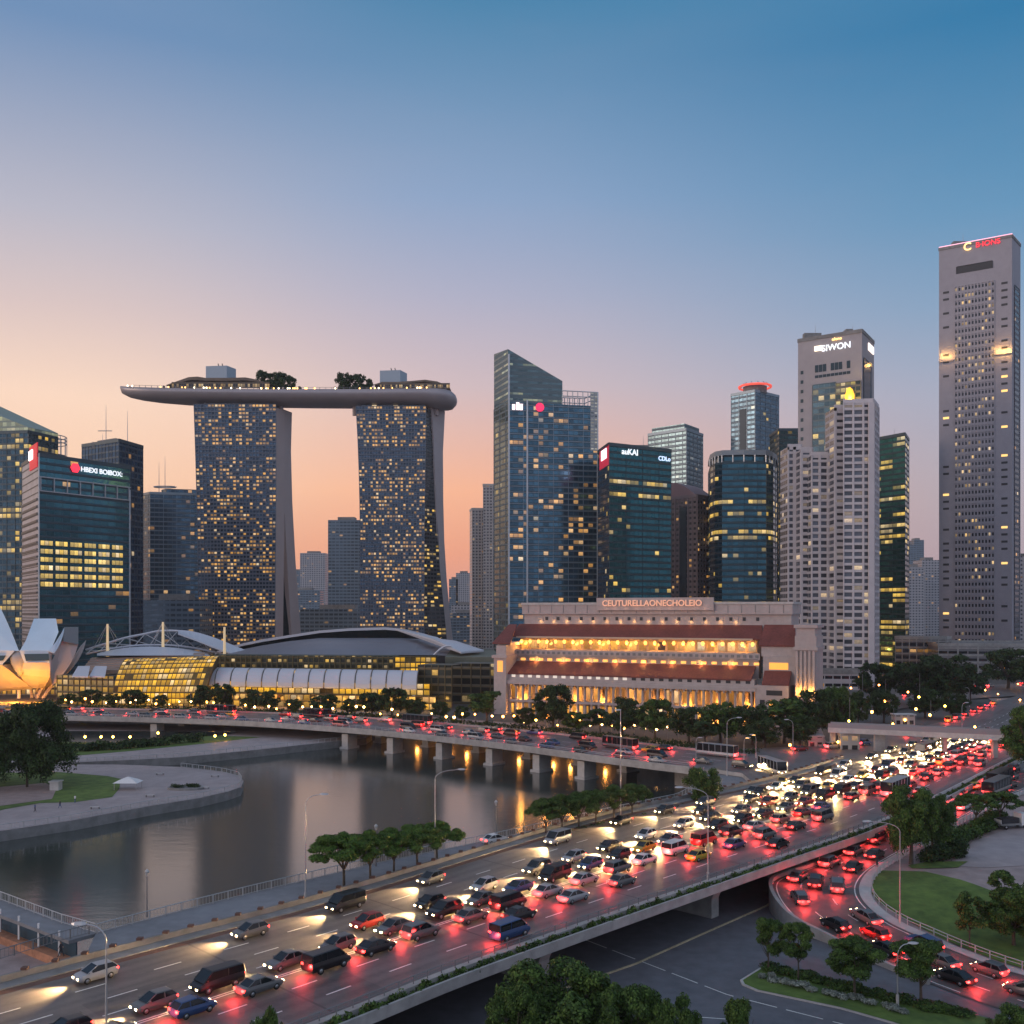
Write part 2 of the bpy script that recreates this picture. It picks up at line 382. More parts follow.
# land between river and highway (promenade level)
ww = [P(a, b, -1).xy for a, b in [(96, 933), (180, 911), (260, 891), (380, 862.5), (500, 838), (600, 815), (676, 799), (700, 786), (703, 771)]]
under = [hw(.45, i/60).xy for i in range(12, 38)]  # runs under the deck
ul = [(p.x, p.y) for p in under][::-1]
slab('promenade', [(-46, 108), *[(p.x, p.y) for p in ww], (62, 226), (88, 244), *[q for q in ul if q[1] < 232], (-50, 74), (-64, 78)], -1, -8.9, M['pave'], M['conc_d'])
# lower terrace at far left, below the raised walkway
ta = [P(96, 933, -1).xy, (-50, 103), (-74, 74), (-110, 90), P(-60, 884, -1).xy]
slab('lower_terrace', [(-45.6, 107.6), (-76, 78), (-120, 100), (-90, 140), tuple(P(0, 899, -1).xy)], -4.2, -8.9, M['pave_w'], M['conc_d'])

# low land right of / below the highway
slab('lower_street', [(-40, 40), (260, 40), (260, 122), (53, 126), (46.5, 135), (38.5, 146), (62, 176), (90, 206), (60, 206), (20, 165), (-20, 122), (-60, 78)], -6.04, -8.9, M['asphalt_low'], M['conc_d'])

# sloping ground right of the ramp
Lr = cr([Pg(a, b) for a, b in [(1035, 755), (967, 787), (908, 820), (858, 846), (815, 866), (774, 882), (786, 912), (835, 941), (900, 972), (985, 1004), (1060, 1026)]], 8)
Rr = cr([Pg(a, b) for a, b in [(1045, 782), (985, 806), (930, 836), (893, 856), (868, 872), (859, 889), (868, 907), (893, 925), (935, 944), (1000, 969), (1075, 990)]], 8)
for q in Lr+Rr: q.z = gz(q.y)+.05
strip('ramp_road', Lr, Rr, M['asphalt_ramp'])
Rs = [Vector((p.x, p.y, gz(p.y)+.10)) for p in side(Rr, -1.6)]
strip('ramp_pavement', [p+Vector((0, 0, .06)) for p in Rr], Rs, M['conc_l'])
mb = MB(); Rp = [Vector((p.x, p.y, gz(p.y))) for p in Rr]
Rp = [Vector((200, 420, -.3)), Vector((152, 280, -.3))]+Rp+[Vector((75, 105, -6)), Vector((95, 60, -6))]
for a, b_ in zip(Rp, Rp[1:]):
    for k in range(8):
        f0, f1 = (k/8)**1.5, ((k+1)/8)**1.5
        mb.face([(a.x+(300-a.x)*f0, a.y, a.z), (b_.x+(300-b_.x)*f0, b_.y, b_.z), (b_.x+(300-b_.x)*f1, b_.y, b_.z), (a.x+(300-a.x)*f1, a.y, a.z)])
mb.build('park_ground', M['pave_w'], kind='structure')
def drape(name, px, m, dz=.03, cut=3.0):
    "polygon laid on the sloping ground (refined so that it follows it)"
    import bmesh
    pts = [Pg(a, b) for a, b in px]
    bm = bmesh.new(); vs = [bm.verts.new((p.x, p.y, 0)) for p in pts]; bm.faces.new(vs)
    ys = [p.y for p in pts]; y = math.ceil(min(ys)/cut)*cut
    while y < max(ys):
        bmesh.ops.bisect_plane(bm, geom=bm.verts[:]+bm.edges[:]+bm.faces[:], plane_co=(0, y, 0), plane_no=(0, 1, 0)); y += cut
    for v in bm.verts: v.co.z = gz(v.co.y)+dz
    bmesh.ops.triangulate(bm, faces=bm.faces[:])
    for f in bm.faces:
        if f.normal.z < 0: f.normal_flip()
    me = bpy.data.meshes.new(name); bm.to_mesh(me); bm.free(); me.materials.append(m)
    o = bpy.data.objects.new(name, me); col.objects.link(o); return tag(o, kind='structure')
drape('lawn', [(868, 873), (884, 871), (925, 872), (960, 880), (996, 893), (1100, 925), (1160, 985), (1075, 983), (1000, 962), (940, 938), (902, 918), (879, 903), (866, 887)], M['grass'], .09)
drape('parking_lot', [(952, 866), (972, 842), (1012, 828), (1090, 822), (1100, 868), (1024, 866), (985, 868)], M['pave_l'], .05)
drape('planting_bed', [(908, 866), (930, 862), (968, 862), (958, 868), (930, 869), (912, 869)], M['grass'], .12)

# median island at the bottom right
isl = [P(a, b, -6).xy for a, b in [(761, 968), (775, 967), (812, 975), (870, 991), (982, 1018), (1080, 1040), (1000, 1060), (894, 1024), (841, 1009), (756, 991), (742, 985), (740, 981)]]
slab('island_kerb', [p for p in isl], -5.86, -6.2, M['conc_l'], M['conc_l'])
ic = sum((Vector(p) for p in isl), Vector((0, 0)))/len(isl)
slab('island_grass', [(ic+(Vector(p)-ic)*.972) for p in isl], -5.82, None, M['grass'])

# ---- junction and city streets at road level
junc = [P(a, b, 0).xy for a, b in [(690, 769.5), (703, 771), (728, 769), (742, 773), (752, 782), (742, 790), (716, 800)]]
jp = [P(a, b, 0).xy for a, b in [(690, 769.3), (716, 769.5), (742, 773), (752, 781.5), (744, 789), (724, 795), (702, 801)]]
jp += [hw(0, i/200).xy for i in range(74, 150)]
jp += [P(1040, 688, 0).xy, P(985, 706, 0).xy, P(940, 722, 0).xy, P(900, 732, 0).xy, P(860, 741, 0).xy, P(800, 746, 0).xy, P(740, 749, 0).xy, P(690, 746, 0).xy]
slab('junction_road', jp, -.02, -.9, M['asphalt'], M['conc'])
slab('boulevard', [P(a, b, 0).xy for a, b in [(800, 700), (860, 698), (940, 688), (1100, 678), (1100, 690), (950, 700), (880, 712), (800, 714)]], -.05, None, M['asphalt'])
slab('riverside_drive', [P(a, b, 0).xy for a, b in [(40, 703), (300, 706), (520, 722), (690, 743), (700, 748), (600, 737), (500, 726), (300, 709), (40, 706)]], -.45, None, M['pave_w'])

# ---- highway
hm2 = mat('highway_asphalt', (.12, .108, .106), .6, bump=.04); n = NT(hm2.node_tree); bs = n.n['Principled BSDF']
uvn = n.node('ShaderNodeUVMap'); sp2 = n.node('ShaderNodeSeparateXYZ'); n.l.new(uvn.outputs[0], sp2.inputs[0]); lu = n.m('FRACT', sp2.outputs[0])
trk = n.m('POWER', n.m('ABSOLUTE', n.m('SINE', n.m('MULTIPLY', lu, 2*math.pi))), 3.0)   # tyre tracks, twice per lane
tc_ = n.node('ShaderNodeTexCoord'); f1 = n.noise(tc_.outputs['Object'], 1.5, 5, .65); f2 = n.noise(tc_.outputs['Object'], .09, 3, .5)
lng = n.noise(n.xyz(n.m('MULTIPLY', sp2.outputs[0], 2.2), n.m('MULTIPLY', sp2.outputs[1], .06), 0), 1.0, 4, .6)
pt = n.m('GREATER_THAN', n.white(n.xyz(n.m('FLOOR', sp2.outputs[0]), n.m('FLOOR', n.m('DIVIDE', sp2.outputs[1], 11)), 2.0)), .88)
jn = n.m('LESS_THAN', n.m('FRACT', n.m('DIVIDE', sp2.outputs[1], 24)), .012)
kk = n.m('ADD', n.m('ADD', n.m('MULTIPLY', f1, .35), n.m('MULTIPLY', f2, .3)), n.m('ADD', n.m('MULTIPLY', trk, -.10), n.m('MULTIPLY', lng, .5)))
kk = n.m('SUBTRACT', kk, n.m('ADD', n.m('MULTIPLY', pt, .14), n.m('MULTIPLY', jn, .3)))
mr_ = n.node('ShaderNodeMapRange'); n.put(mr_.inputs[0], kk); mr_.inputs[1].default_value = .25; mr_.inputs[2].default_value = .8
n.put(bs.inputs['Base Color'], n.mix(mr_.outputs[0], (.06, .054, .055), (.185, .165, .16)))
hwm = MB(); dist = 0
for i in range(len(hwL)-1):
    a, b_, c, d = hwU[i], hwL[i], hwL[i+1], hwU[i+1]
    nd = dist+(c-b_).length
    for k in range(4): hwm.face([a.lerp(b_, k/4), a.lerp(b_, (k+1)/4), d.lerp(c, (k+1)/4), d.lerp(c, k/4)], [(k/4*7, dist), ((k+1)/4*7, dist), ((k+1)/4*7, nd), (k/4*7, nd)])
    dist = nd
hwm.build('highway', hm2, kind='structure')
deck = thing('highway_viaduct', 'grey concrete viaduct deck carrying the highway, with planters along its edge', 'viaduct', tuple(hw(1, .25)))
dm = MB(); Ln = [hw(1, i/140) for i in range(0, 96)]; Lo = side(Ln, .9); Li = side(Ln, -15)
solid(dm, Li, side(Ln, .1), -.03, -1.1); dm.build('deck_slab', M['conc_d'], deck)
fm = MB(); solid(fm, side(Ln, .1), Lo, .35, -1.35); solid(fm, side(Ln, 1.9), side(Ln, 2.2), .2, -.9)
solid(fm, side(Ln, .9), side(Ln, 1.9), -.45, -.9); fm.build('edge_parapet', M['conc'], deck)
# railing on the parapet
rm = MB(); rp = resample(side(Ln, .5), 1.9)
posts('railing_post', rp[:100], .05, .3, 1.15, M['rail'], deck)
rm.tube([p+Vector((0, 0, 1.13)) for p in rp], .05, 4); rm.tube([p+Vector((0, 0, .75)) for p in rp], .03, 4)
rm.build('deck_railing', M['rail'], deck)
# piers: wall shafts with flared heads
for t in (.198, .248, .298, .352, .405, .46):
    p1 = hw(1.0, t); p0 = hw(.35, t); d = (p1-p0).normalized(); nn = Vector((-d.y, d.x, 0))
    pr = thing('viaduct_pier', 'flared concrete wall pier under the highway, '+{.198: 'nearest one, behind the bottom treetops', .248: 'left of the two beside the lower street', .298: 'right of the two beside the lower street', .352: 'in the shade left of the curving ramp', .405: 'hidden behind the curving ramp', .46: 'farthest under the deck'}[t], 'pier', (p1.x, p1.y, -6.04), 'piers under the highway')
    m_ = MB()
    for sgn in (1,):
        top = p1-d*.3; secs = []
        for z, ex in ((-6.04, -1.6), (-3.4, -1.6), (-2.3, -1.1), (-1.75, .2), (-1.1, .35)):
            e = p1+d*ex; s0 = p0
            secs.append([(s0+nn*.9)+Vector((0, 0, z)), (e+nn*.9)+Vector((0, 0, z)), (e-nn*.9)+Vector((0, 0, z)), (s0-nn*.9)+Vector((0, 0, z))])
        m_.loft(secs)
    m_.build('pier_wall', M['conc'], pr)
mb = MB(); st = [hw(.44, i/140) for i in range(14, 70)]
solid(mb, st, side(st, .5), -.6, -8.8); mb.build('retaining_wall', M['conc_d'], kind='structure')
# river-side verge of the highway: brown gutter strip, pavement, low wall
Un = [hw(0, i/140) for i in range(6, 74)]
strip('verge_gutter', side(Un, -1.1, .02), side(Un, 0, .02), M['brown'])
mb = MB(); solid(mb, side(Un, -2.9), side(Un, -1.1), .14, -1.2); mb.build('kerb_pavement', M['conc_d'], kind='structure')
wl = thing('low_wall', 'low weathered wall with railings between the promenade and the highway', 'wall', tuple(hw(0, .2)))
mb = MB(); solid(mb, side(Un, -3.3), side(Un, -2.95), .75, -1.2); mb.build('wall', M['conc_d'], wl)
mb = MB()
for q in resample(side(Un, -3.12), 3.0): mb.box(q.x-.3, q.y-.3, .75, q.x+.3, q.y+.3, 1.0)
mb.build('wall_caps', M['brown'], wl)

# ---- lane markings
mk = MB()
def dashes(path, w, on, off, start=0, mb=None, dz=.012):
    fine = resample(path, .5); i = int(start*2); L = int(on*2); G = int(off*2)
    while i+L < len(fine):
        seg = fine[i:i+L+1:2]; A = side(seg, -w/2, dz); B = side(seg, w/2, dz)
        for j in range(len(seg)-1): mb.face([A[j], B[j], B[j+1], A[j+1]])
        i += L+G
LANES = 7
for k in range(1, LANES):
    if k == 4: continue
    dashes(lane_path(.03+.94*k/LANES, 0, .8), .2, 3, 5, (k*1.7) % 4, mk)
dashes(lane_path(.985, 0, .8), .18, 400, 1, 0, mk); dashes(lane_path(.02, 0, .52), .18, 300, 1, 0, mk)
A = lane_path(.03+.94*4/LANES, 0, .8); strip('', side(A, -.3, .012), side(A, -.12, .012), None, build=False, mb=mk); strip('', side(A, .12, .012), side(A, .3, .012), None, build=False, mb=mk)
mk.build('lane_marking', M['paint'], kind='structure')
mk = MB()
zr = lambda L: [p for p in L]
mid = [a.lerp(b, .5) for a, b in zip(Lr, Rr)]
for f in (.33, .66): dashes([a.lerp(b, f) for a, b in zip(Lr, Rr)], .16, 2, 3, f*2, mk, .02)
for f in (.05, .95): dashes([a.lerp(b, f) for a, b in zip(Lr, Rr)], .15, 60, .5, 0, mk, .02)
dashes([P(a, b, -6.02) for a, b in [(560, 930), (728, 995), (838, 1023), (950, 1052)]], .16, 4, 1.2, 0, mk)
dashes([P(a, b, -6.02) for a, b in [(600, 1010), (752, 1021), (860, 1050)]], .16, 4, 5, 0, mk)
mk.build('street_marking', M['paint'], kind='structure')
mb = MB(); kp = [P(a, b, -6.02) for a, b in [(560, 990), (635, 964), (700, 935), (766, 906), (774, 899)]]
solid(mb, kp, side(kp, .25), .14, 0); mb.build('street_kerb', M['paint_y'], kind='structure')
# retaining wall along the outer edge of the ramp
mb = MB(); Lw = [p for p in Lr if p.y > 112 and p.y < 158 and p.x < 62]
solid(mb, side(Lw, -.45) if False else side(Lw, .5), Lw, .55, -6.5); mb.build('ramp_wall', M['conc'], kind='structure')
Rw = side(Rr, -1.7); rf = thing('guard_fence', 'pale guard fence curving round the ramp along the lawn', 'fence', tuple(Rw[40]))
q = resample([Vector((p.x, p.y, gz(p.y)+.05)) for p in Rw], 2.0)
posts('fence_post', q, .06, 0, 1.05, M['rail_l'], rf)
mb = MB(); mb.tube([p+Vector((0, 0, 1.0)) for p in q], .06, 4); mb.tube([p+Vector((0, 0, .6)) for p in q], .05, 4); mb.build('fence_rails', M['rail_l'], rf)

# ---- river bridge
br = thing('river_bridge', 'long low road bridge crossing the river on paired piers', 'bridge', tuple(brN[30]))
mb = MB()
for i in range(len(brN)-1): mb.face([brF[i], brN[i], brN[i+1], brF[i+1]])
mb.build('bridge_road', M['asphalt'], br)
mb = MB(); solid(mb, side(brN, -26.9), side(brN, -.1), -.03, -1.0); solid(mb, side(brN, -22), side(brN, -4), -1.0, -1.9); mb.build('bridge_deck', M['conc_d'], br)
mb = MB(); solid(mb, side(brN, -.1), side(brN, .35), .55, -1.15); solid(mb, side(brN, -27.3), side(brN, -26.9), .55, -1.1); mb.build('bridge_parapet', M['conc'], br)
mb = MB(); q = resample(side(brN, .1), 2.6)
posts('railing_post', q[:100], .07, .5, 1.35, M['rail_l'], br)
mb.tube([p+Vector((0, 0, 1.33)) for p in q], .06, 4); mb.tube([p+Vector((0, 0, .95)) for p in q], .04, 4); mb.build('bridge_railing', M['rail_l'], br)
mk = MB()
for k in (.2, .4, .6, .8): dashes([a.lerp(b_, k) for a, b_ in zip(brN, brF)], .2, 3, 5, k*4, mk, .02)
mk.build('bridge_marking', M['paint'], br)
for px in (150, 338, 379, 433, 488, 534, 576):
    i = min(range(len(brN)), key=lambda i: abs(512+F*brN[i].x/brN[i].y-px)); p = brN[i]; t = (brN[i+1]-brN[i-1]).normalized() if i+1 < len(brN) else Vector((1, 0, 0)); nn = Vector((-t.y, t.x, 0))
    for d0, d1 in ((2.0, 6.5), (18.5, 23)):
        a = p+nn*d0; b_ = p+nn*d1; m_ = MB()
        m_.loft([[(a-t*1.2)+Vector((0, 0, z)), (a+t*1.2)+Vector((0, 0, z)), (b_+t*1.2)+Vector((0, 0, z)), (b_-t*1.2)+Vector((0, 0, z))] for z in (-8.9, -1.9)])
        m_.loft([[(a-t*1.7-nn*.5)+Vector((0, 0, z)), (a+t*1.7-nn*.5)+Vector((0, 0, z)), (b_+t*1.7+nn*.5)+Vector((0, 0, z)), (b_-t*1.7+nn*.5)+Vector((0, 0, z))] for z in (-8.9, -5.9)])
        m_.build('bridge_pier', M['conc_l'], br)

# ---- railings along the water
def railing(name, label, path, h=1.1, step=2.2, m=None, panel=False, bars=1):
    t_ = thing(name, label, 'railing', tuple(path[0])); q = resample(path, step)
    posts('railing_post', q[:100], .06, 0, h, m, t_); mb = MB()
    mb.tube([p+Vector((0, 0, h)) for p in q], .06, 4); mb.tube([p+Vector((0, 0, .15)) for p in q], .04, 4); mb.build('railing_rails', m, t_)
    mb = MB(); q = resample(path, .45 if bars == 1 else .9)
    for p in q: mb.box(p.x-.015, p.y-.015, p.z+.15, p.x+.015, p.y+.015, p.z+h)
    mb.build('railing_bars', m, t_)
wr = [Vector((x, y, -1)) for x, y in ww]
railing('water_railing', 'grey bar railing along the river edge of the promenade beside the highway', side(wr, .25), m=M['rail_l'])
railing('water_railing', 'grey bar railing along the river edge of the raised walkway at far left', [P(96, 933, -1)+Vector((0, -.1, 0)), P(60, 923, -1), P(0, 900, -1), P(-60, 878, -1)], m=M['rail_l'])
railing('terrace_railing', 'brown railing between the promenade and the sunken terrace at bottom left', [P(89, 934, -1), P(58, 942, -1), P(0, 960, -1), P(-80, 984, -1)], m=M['rail'])
pr_ = [Vector((x, y, -4.5)) for x, y in pen[1:-3]]
railing('peninsula_railing', 'low white railing following the rounded edge of the peninsula', side(pr_, -.4), m=M['rail_l'], bars=2)
railing('bank_railing', 'low railing on the far bank beside the bridge', [p+Vector((0, .5, 0)) for p in bank[2:8]], m=M['rail_l'], bars=2)
# raised walkway at far left over the sunken terrace
wk = thing('raised_walkway', 'raised walkway on white posts above an orange brick ledge at the left edge', 'walkway', tuple(P(50, 925, -4.2)))
a0, a1 = P(97, 933, -1), P(-60, 877, -1); dv = (a1-a0).normalized(); nv = Vector((-dv.y, dv.x, 0));
if nv.y > 0: nv = -nv
A = [a0, a1]; B = [a0+nv*3.4, a1+nv*3.4]
mb = MB(); solid(mb, A, B, 0.0, -.4); mb.build('walkway_deck', M['pave'], wk)
for k in range(8):
    p = B[0].lerp(B[1], .06+k*.115)-nv*.2; MB().box(p.x-.1, p.y-.1, -3.2, p.x+.1, p.y+.1, -.4).build('post', M['white'], wk)
mb = MB(); solid(mb, [A[0].lerp(B[0], .7), A[1].lerp(B[1], .7)], [A[0].lerp(B[0], .75), A[1].lerp(B[1], .75)], -.4, -2.3); mb.build('glass_screen', M['glassb'], wk)
mb = MB(); solid(mb, [A[0].lerp(B[0], .72), A[1].lerp(B[1], .72)], [B[0]+nv*.5, B[1]+nv*.5], -2.25, -3.25); mb.build('brick_ledge', M['brick'], wk)
# ================================================================ TOWERS
def chainpts(chain, depth=30):
    p = [XY(*c) for c in chain]
    if len(p) == 2:
        d = (p[1]-p[0]).normalized(); n_ = Vector((-d.y, d.x))*depth; p += [p[1]+n_, p[0]+n_]
    elif len(p) == 3: p.append(p[0]+p[2]-p[1])
    return [tuple(q) for q in p]
def grid(mb, a, b, z0, z1, cw, fh, pw=.4, sh=.5, proud=.35, eu=1, ev=1, vert=True, horz=True, m=0):
    "real relief on a wall: piers every eu bays and slab edges every ev storeys"
    a = Vector(a); b = Vector(b); L = (b-a).length; k = max(1, round(L/cw)); t = (b-a)/L
    if vert:
        for i in range(0, k+1, eu):
            c = a+t*(L*i/k); c0 = c-t*pw/2; c1 = c+t*pw/2
            if i == 0: c0 = c
            if i == k: c1 = c
            mb.obox(c0, c1, proud, z0, z1, m)
    if horz:
        nf = int((z1-z0)/fh)
        for j in range(0, nf+1, ev):
            z = z0+j*fh
            mb.obox(a+t*.02, b-t*.02, proud*.8, z-.02, min(z+sh, z1+.3), m, .004)
def sign(txt, a, b, u, z, h, m, parent, off=.6, name='sign_lettering', align='CENTER'):
    a = Vector(a); b = Vector(b); t = (b-a).normalized(); n_ = Vector((t.y, -t.x)); p = a+t*u+n_*off
    c = bpy.data.curves.new(name, 'FONT'); c.body = txt; c.size = h*1.38; c.extrude = .12; c.align_x = align; c.align_y = 'CENTER'
    c.space_character = 1.0; c.offset = h*.02
    oc = bpy.data.objects.new(name, c); col.objects.link(oc); c.materials.append(m)
    bpy.context.view_layer.update(); me = bpy.data.meshes.new_from_object(oc.evaluated_get(bpy.context.evaluated_depsgraph_get()))
    if not me.materials: me.materials.append(m)
    bpy.data.objects.remove(oc); o = bpy.data.objects.new(name, me); col.objects.link(o)
    o.rotation_euler = (rad(90), 0, math.atan2(t.y, t.x)); o.parent = parent; o.location = Vector((p.x, p.y, z))-parent.location
    return o
def tower(name, label, chain, ztop, fm, cw=3.6, fh=3.6, group=None, depth=30, gridm=None, g=None, cap=None, cat='tower', roof=True, base=-.6, body='curtain_wall', u0=None, mats=None):
    pts = chainpts(chain, depth); c = Vector((sum(p[0] for p in pts)/len(pts), sum(p[1] for p in pts)/len(pts), base))
    t = thing(name, label, cat, tuple(c), group)
    mb = MB(); mb.prism(pts, base, ztop, cw, fh, mats, capm=1, u0=R.randint(0, 900) if u0 is None else u0)
    mb.build(body, [fm, M['conc_d']] if not mats else fm, t)
    zt = min(ztop) if isinstance(ztop, (list, tuple)) else ztop
    if g:
        gm = MB()
        for i in range(len(pts)):
            n1 = pts[(i+1) % len(pts)]
            if len(chain) > 2 and i > len(chain)-1: continue
            if len(chain) == 2 and i > 1: continue
            grid(gm, pts[i], n1, base, zt, cw, fh, **g)
        gm.build('facade_ribs', gridm, t)
    if roof and not isinstance(ztop, (list, tuple)):
        pm = MB()
        for i in range(len(pts)): pm.obox(pts[i], pts[(i+1) % len(pts)], .5, zt-.8, zt+1.2, 0, -.1)
        pm.build('parapet', gridm or M['conc_d'], t)
    return t, pts, zt
def inset(pts, f, dx=0, dy=0):
    c = sum((Vector(p) for p in pts), Vector((0, 0)))/len(pts); return [tuple(c+(Vector(p)-c)*f+Vector((dx, dy))) for p in pts]
def block(t, name, pts, z0, z1, m, cw=4, fh=4):
    mb = MB(); mb.prism(pts, z0, z1, cw, fh); return mb.build(name, m, t)
def mast(t, name, x, y, z0, z1, r=.25, m=None):
    mb = MB(); mb.tube([(x, y, z0), (x, y, z0+(z1-z0)*.6), (x, y, z1)], [r, r*.7, r*.3], 5); return mb.build(name, m or M['steel'], t)
mets = M
fin = mat('mullion_metal', (.2, .26, .31), .4, .5)
fin_d = mat('mullion_dark', (.05, .075, .09), .4, .5)
fin_w = mat('mullion_pale', (.5, .54, .58), .4, .3)
yel = (1, .6, .09); amb = (1, .46, .09)

# --- A: left edge tower with a lit slanted crown
fA = facade('glass_left_edge', (.05, .1, .13), (.06, .09, .11), .16, yel, 1.1, zones=[(44, 45, .8), (38, 38, .8), (26, 27, .85), (20, 20, .6), (10, 11, .8)], clw=.9, seed=1)
t, pts, zt = tower('office_tower', 'dark glass tower cut by the left edge, with a slanted greenish lit crown', [(-60, 650), (28, 640), (58, 665)], ZZ(432, 640), fA, 3, 3.7, gridm=fin_d, g=dict(pw=.3, sh=.5, proud=.3, eu=2))
fAc = facade('lit_crown_glass', (.25, .3, .22), (.25, .3, .25), .9, (.75, .7, .3), .42, mx=.04, my=(.1, .8), metal=.2, rough=.3, seed=2)
mb = MB(); a, b_, c_, d_ = pts; zt2 = ZZ(388, 650)
mb.prism([a, b_, c_, d_], zt, [ZZ(392, 650), ZZ(427, 640), ZZ(432, 660), ZZ(392, 670)], 3, 3.7); mb.build('slanted_crown', fAc, t)
# --- behind it a lower drum with a roof ring
t = thing('office_tower', 'dark round-topped tower with a roof ring, behind the left edge tower', 'tower', (XY(48, 720).x, 720, -.6))
fA2 = facade('glass_drum', (.03, .06, .09), (.04, .06, .08), .08, amb, 1, seed=3)
c = XY(46, 735); cp = [(c.x+14*math.cos(k*math.pi/8), c.y+14*math.sin(k*math.pi/8)) for k in range(16)]
block(t, 'curtain_wall', cp, -.6, ZZ(452, 720), fA2, 3, 3.7)
mb = MB(); z = ZZ(440, 720)
for zz in (z, z+2.5, z+5): mb.tube([(p[0], p[1], zz) for p in cp+[cp[0]]], .35, 4)
for p in cp: mb.tube([(p[0], p[1], ZZ(452, 720)), (p[0], p[1], z+5)], .3, 4)
mb.build('roof_ring', M['steel'], t)

# --- B: bank tower with red and white sign
fB = facade('glass_bank', (.035, .14, .19), (.035, .075, .1), .012, amb, .9, mx=.02, my=(.3, .9), zones=[(8, 10, .04), (17, 22, 0)], metal=.75, seed=5, var=.2)
fBy = facade('glass_bank_lit_floors', (.04, .08, .1), (.02, .03, .035), .97, (.95, .6, .12), 1.35, mx=.05, my=(.3, .85), metal=.6, clw=.05, seed=6, dim=.55)
fBs = mat('bank_side_cladding', (.4, .42, .47), .4, .3, noise=.2, scale=.2)
bt, pts, zt = tower('bank_tower', 'dark teal bank tower with a white lit sign beside a red emblem', [(22, 537), (38, 500), (130, 545)], ZZ(455, 500), [fB, M['conc_d'], fBs], 4.4, 3.7, gridm=fin_d, g=dict(pw=.3, sh=.45, proud=.25, eu=20), mats=[2, 0, 0, 0], body='glass_wall')
A_, B_, C_, D_ = [Vector(p) for p in pts]; tt = (C_-B_).normalized(); LL = (C_-B_).length; nn = Vector((tt.y, -tt.x))
mb = MB(); nb = 7
for j in range(6):
    z1 = ZZ(541+j*8.2, 505); z0 = ZZ(545.5+j*8.2, 505)
    for k in range(6):
        u0 = LL*(.02+.153*k); u1 = u0+LL*.128
        a = B_+tt*u0; b2 = B_+tt*u1
        w_ = MB(); q = nn*.32
        w_.face([(*(a+q), z0), (*(b2+q), z0), (*(b2+q), z1), (*(a+q), z1)], [(k*5+j*31, .32), (k*5+3+j*31, .32), (k*5+3+j*31, .84), (k*5+j*31, .84)])
        w_.obox(a, b2, .3, z0-.15, z0-.002); w_.build('lit_office_window', fBy, bt)
mb = MB(); za, zb = ZZ(490, 500), ZZ(477, 500)
for k in range(8):
    c = B_+tt*LL*(.02+.96*k/7); mb.obox(c-tt*.25, c+tt*.25, .8, za, zb)
mb.obox(B_, C_, .85, za-.5, za); mb.obox(B_, C_, .85, zb, zb+.5); mb.build('sky_terrace_frame', M['steel'], bt)
mb = MB()
for k in range(26): # curved ribs on the pale side wall
    z = 2+k*3.6; mb.obox(A_+(B_-A_)*.02, B_-(B_-A_)*.02, .5, z, z+1.1)
mb.build('side_fins', fin_d, bt)
mb = MB(); mb.obox(B_-tt*0, B_+tt*.6, .5, -.6, zt+1); mb.obox(C_-tt*.7, C_, .5, -.6, zt-12); mb.build('corner_column', fin_w, bt)
sign('HBEXI BOIBOX:', B_, C_, LL*.67, ZZ(469.3, 520), 2.6, M['e_white'], bt)
mb = MB(); c = B_+tt*LL*.375+nn*.5; z = ZZ(467.5, 515)
mb.mesh([(*(c+tt*2.6*math.cos(k*math.pi/3)), z+2.6*math.sin(k*math.pi/3)) for k in range(6)]+[(*(c+nn*.5+tt*2.6*math.cos(k*math.pi/3)), z+2.6*math.sin(k*math.pi/3)) for k in range(6)], [(5, 4, 3, 2, 1, 0), (6, 7, 8, 9, 10, 11)]+[(k, (k+1) % 6, 6+(k+1) % 6, 6+k) for k in range(6)])
mb.build('red_emblem', M['e_red'], bt)
ts = (B_-A_).normalized(); ns = Vector((ts.y, -ts.x)); Ls = (B_-A_).length
mb = MB(); mb.obox(A_+ts*Ls*.55, B_, .5, ZZ(468, 505), ZZ(444, 505)); mb.build('red_sign_panel', mat('sign_red_dim', (.5, .02, .03), .5, emit=(1, .03, .05), es=.35), bt)
mb = MB(); mb.obox(A_+ts*Ls*.56, A_+ts*Ls*.76, .5, ZZ(460, 512), ZZ(450.5, 512), 0, .5); mb.build('white_sign_panel', emat('sign_white_panel', (1, .85, .82), 2.2), bt)
# the taller slab behind
fB2 = facade('glass_blue_slab', (.03, .08, .15), (.05, .08, .12), .02, amb, 1, seed=8, metal=.6)
t, pts, zt = tower('office_tower', 'plain dark blue slab tower with two antennas behind the bank tower', [(82, 620), (119, 600), (143, 625)], ZZ(442, 605), fB2, 3.4, 3.7, gridm=fin_d, g=dict(pw=.25, sh=.4, proud=.25, eu=1))
p = XY(106, 612); mast(t, 'antenna', p.x, p.y, zt, ZZ(405, 612)); p = XY(127.5, 612); mast(t, 'antenna', p.x, p.y, zt-4, ZZ(411, 612))
block(t, 'plant_room', inset(pts, .5), zt, zt+3.5, M['conc_d'])
mb = MB(); mb.tube([(XY(98, 612).x, 612, zt+8), (XY(112, 612).x, 612, zt+8)], .25, 4); mb.build('antenna_arm', M['steel'], t)
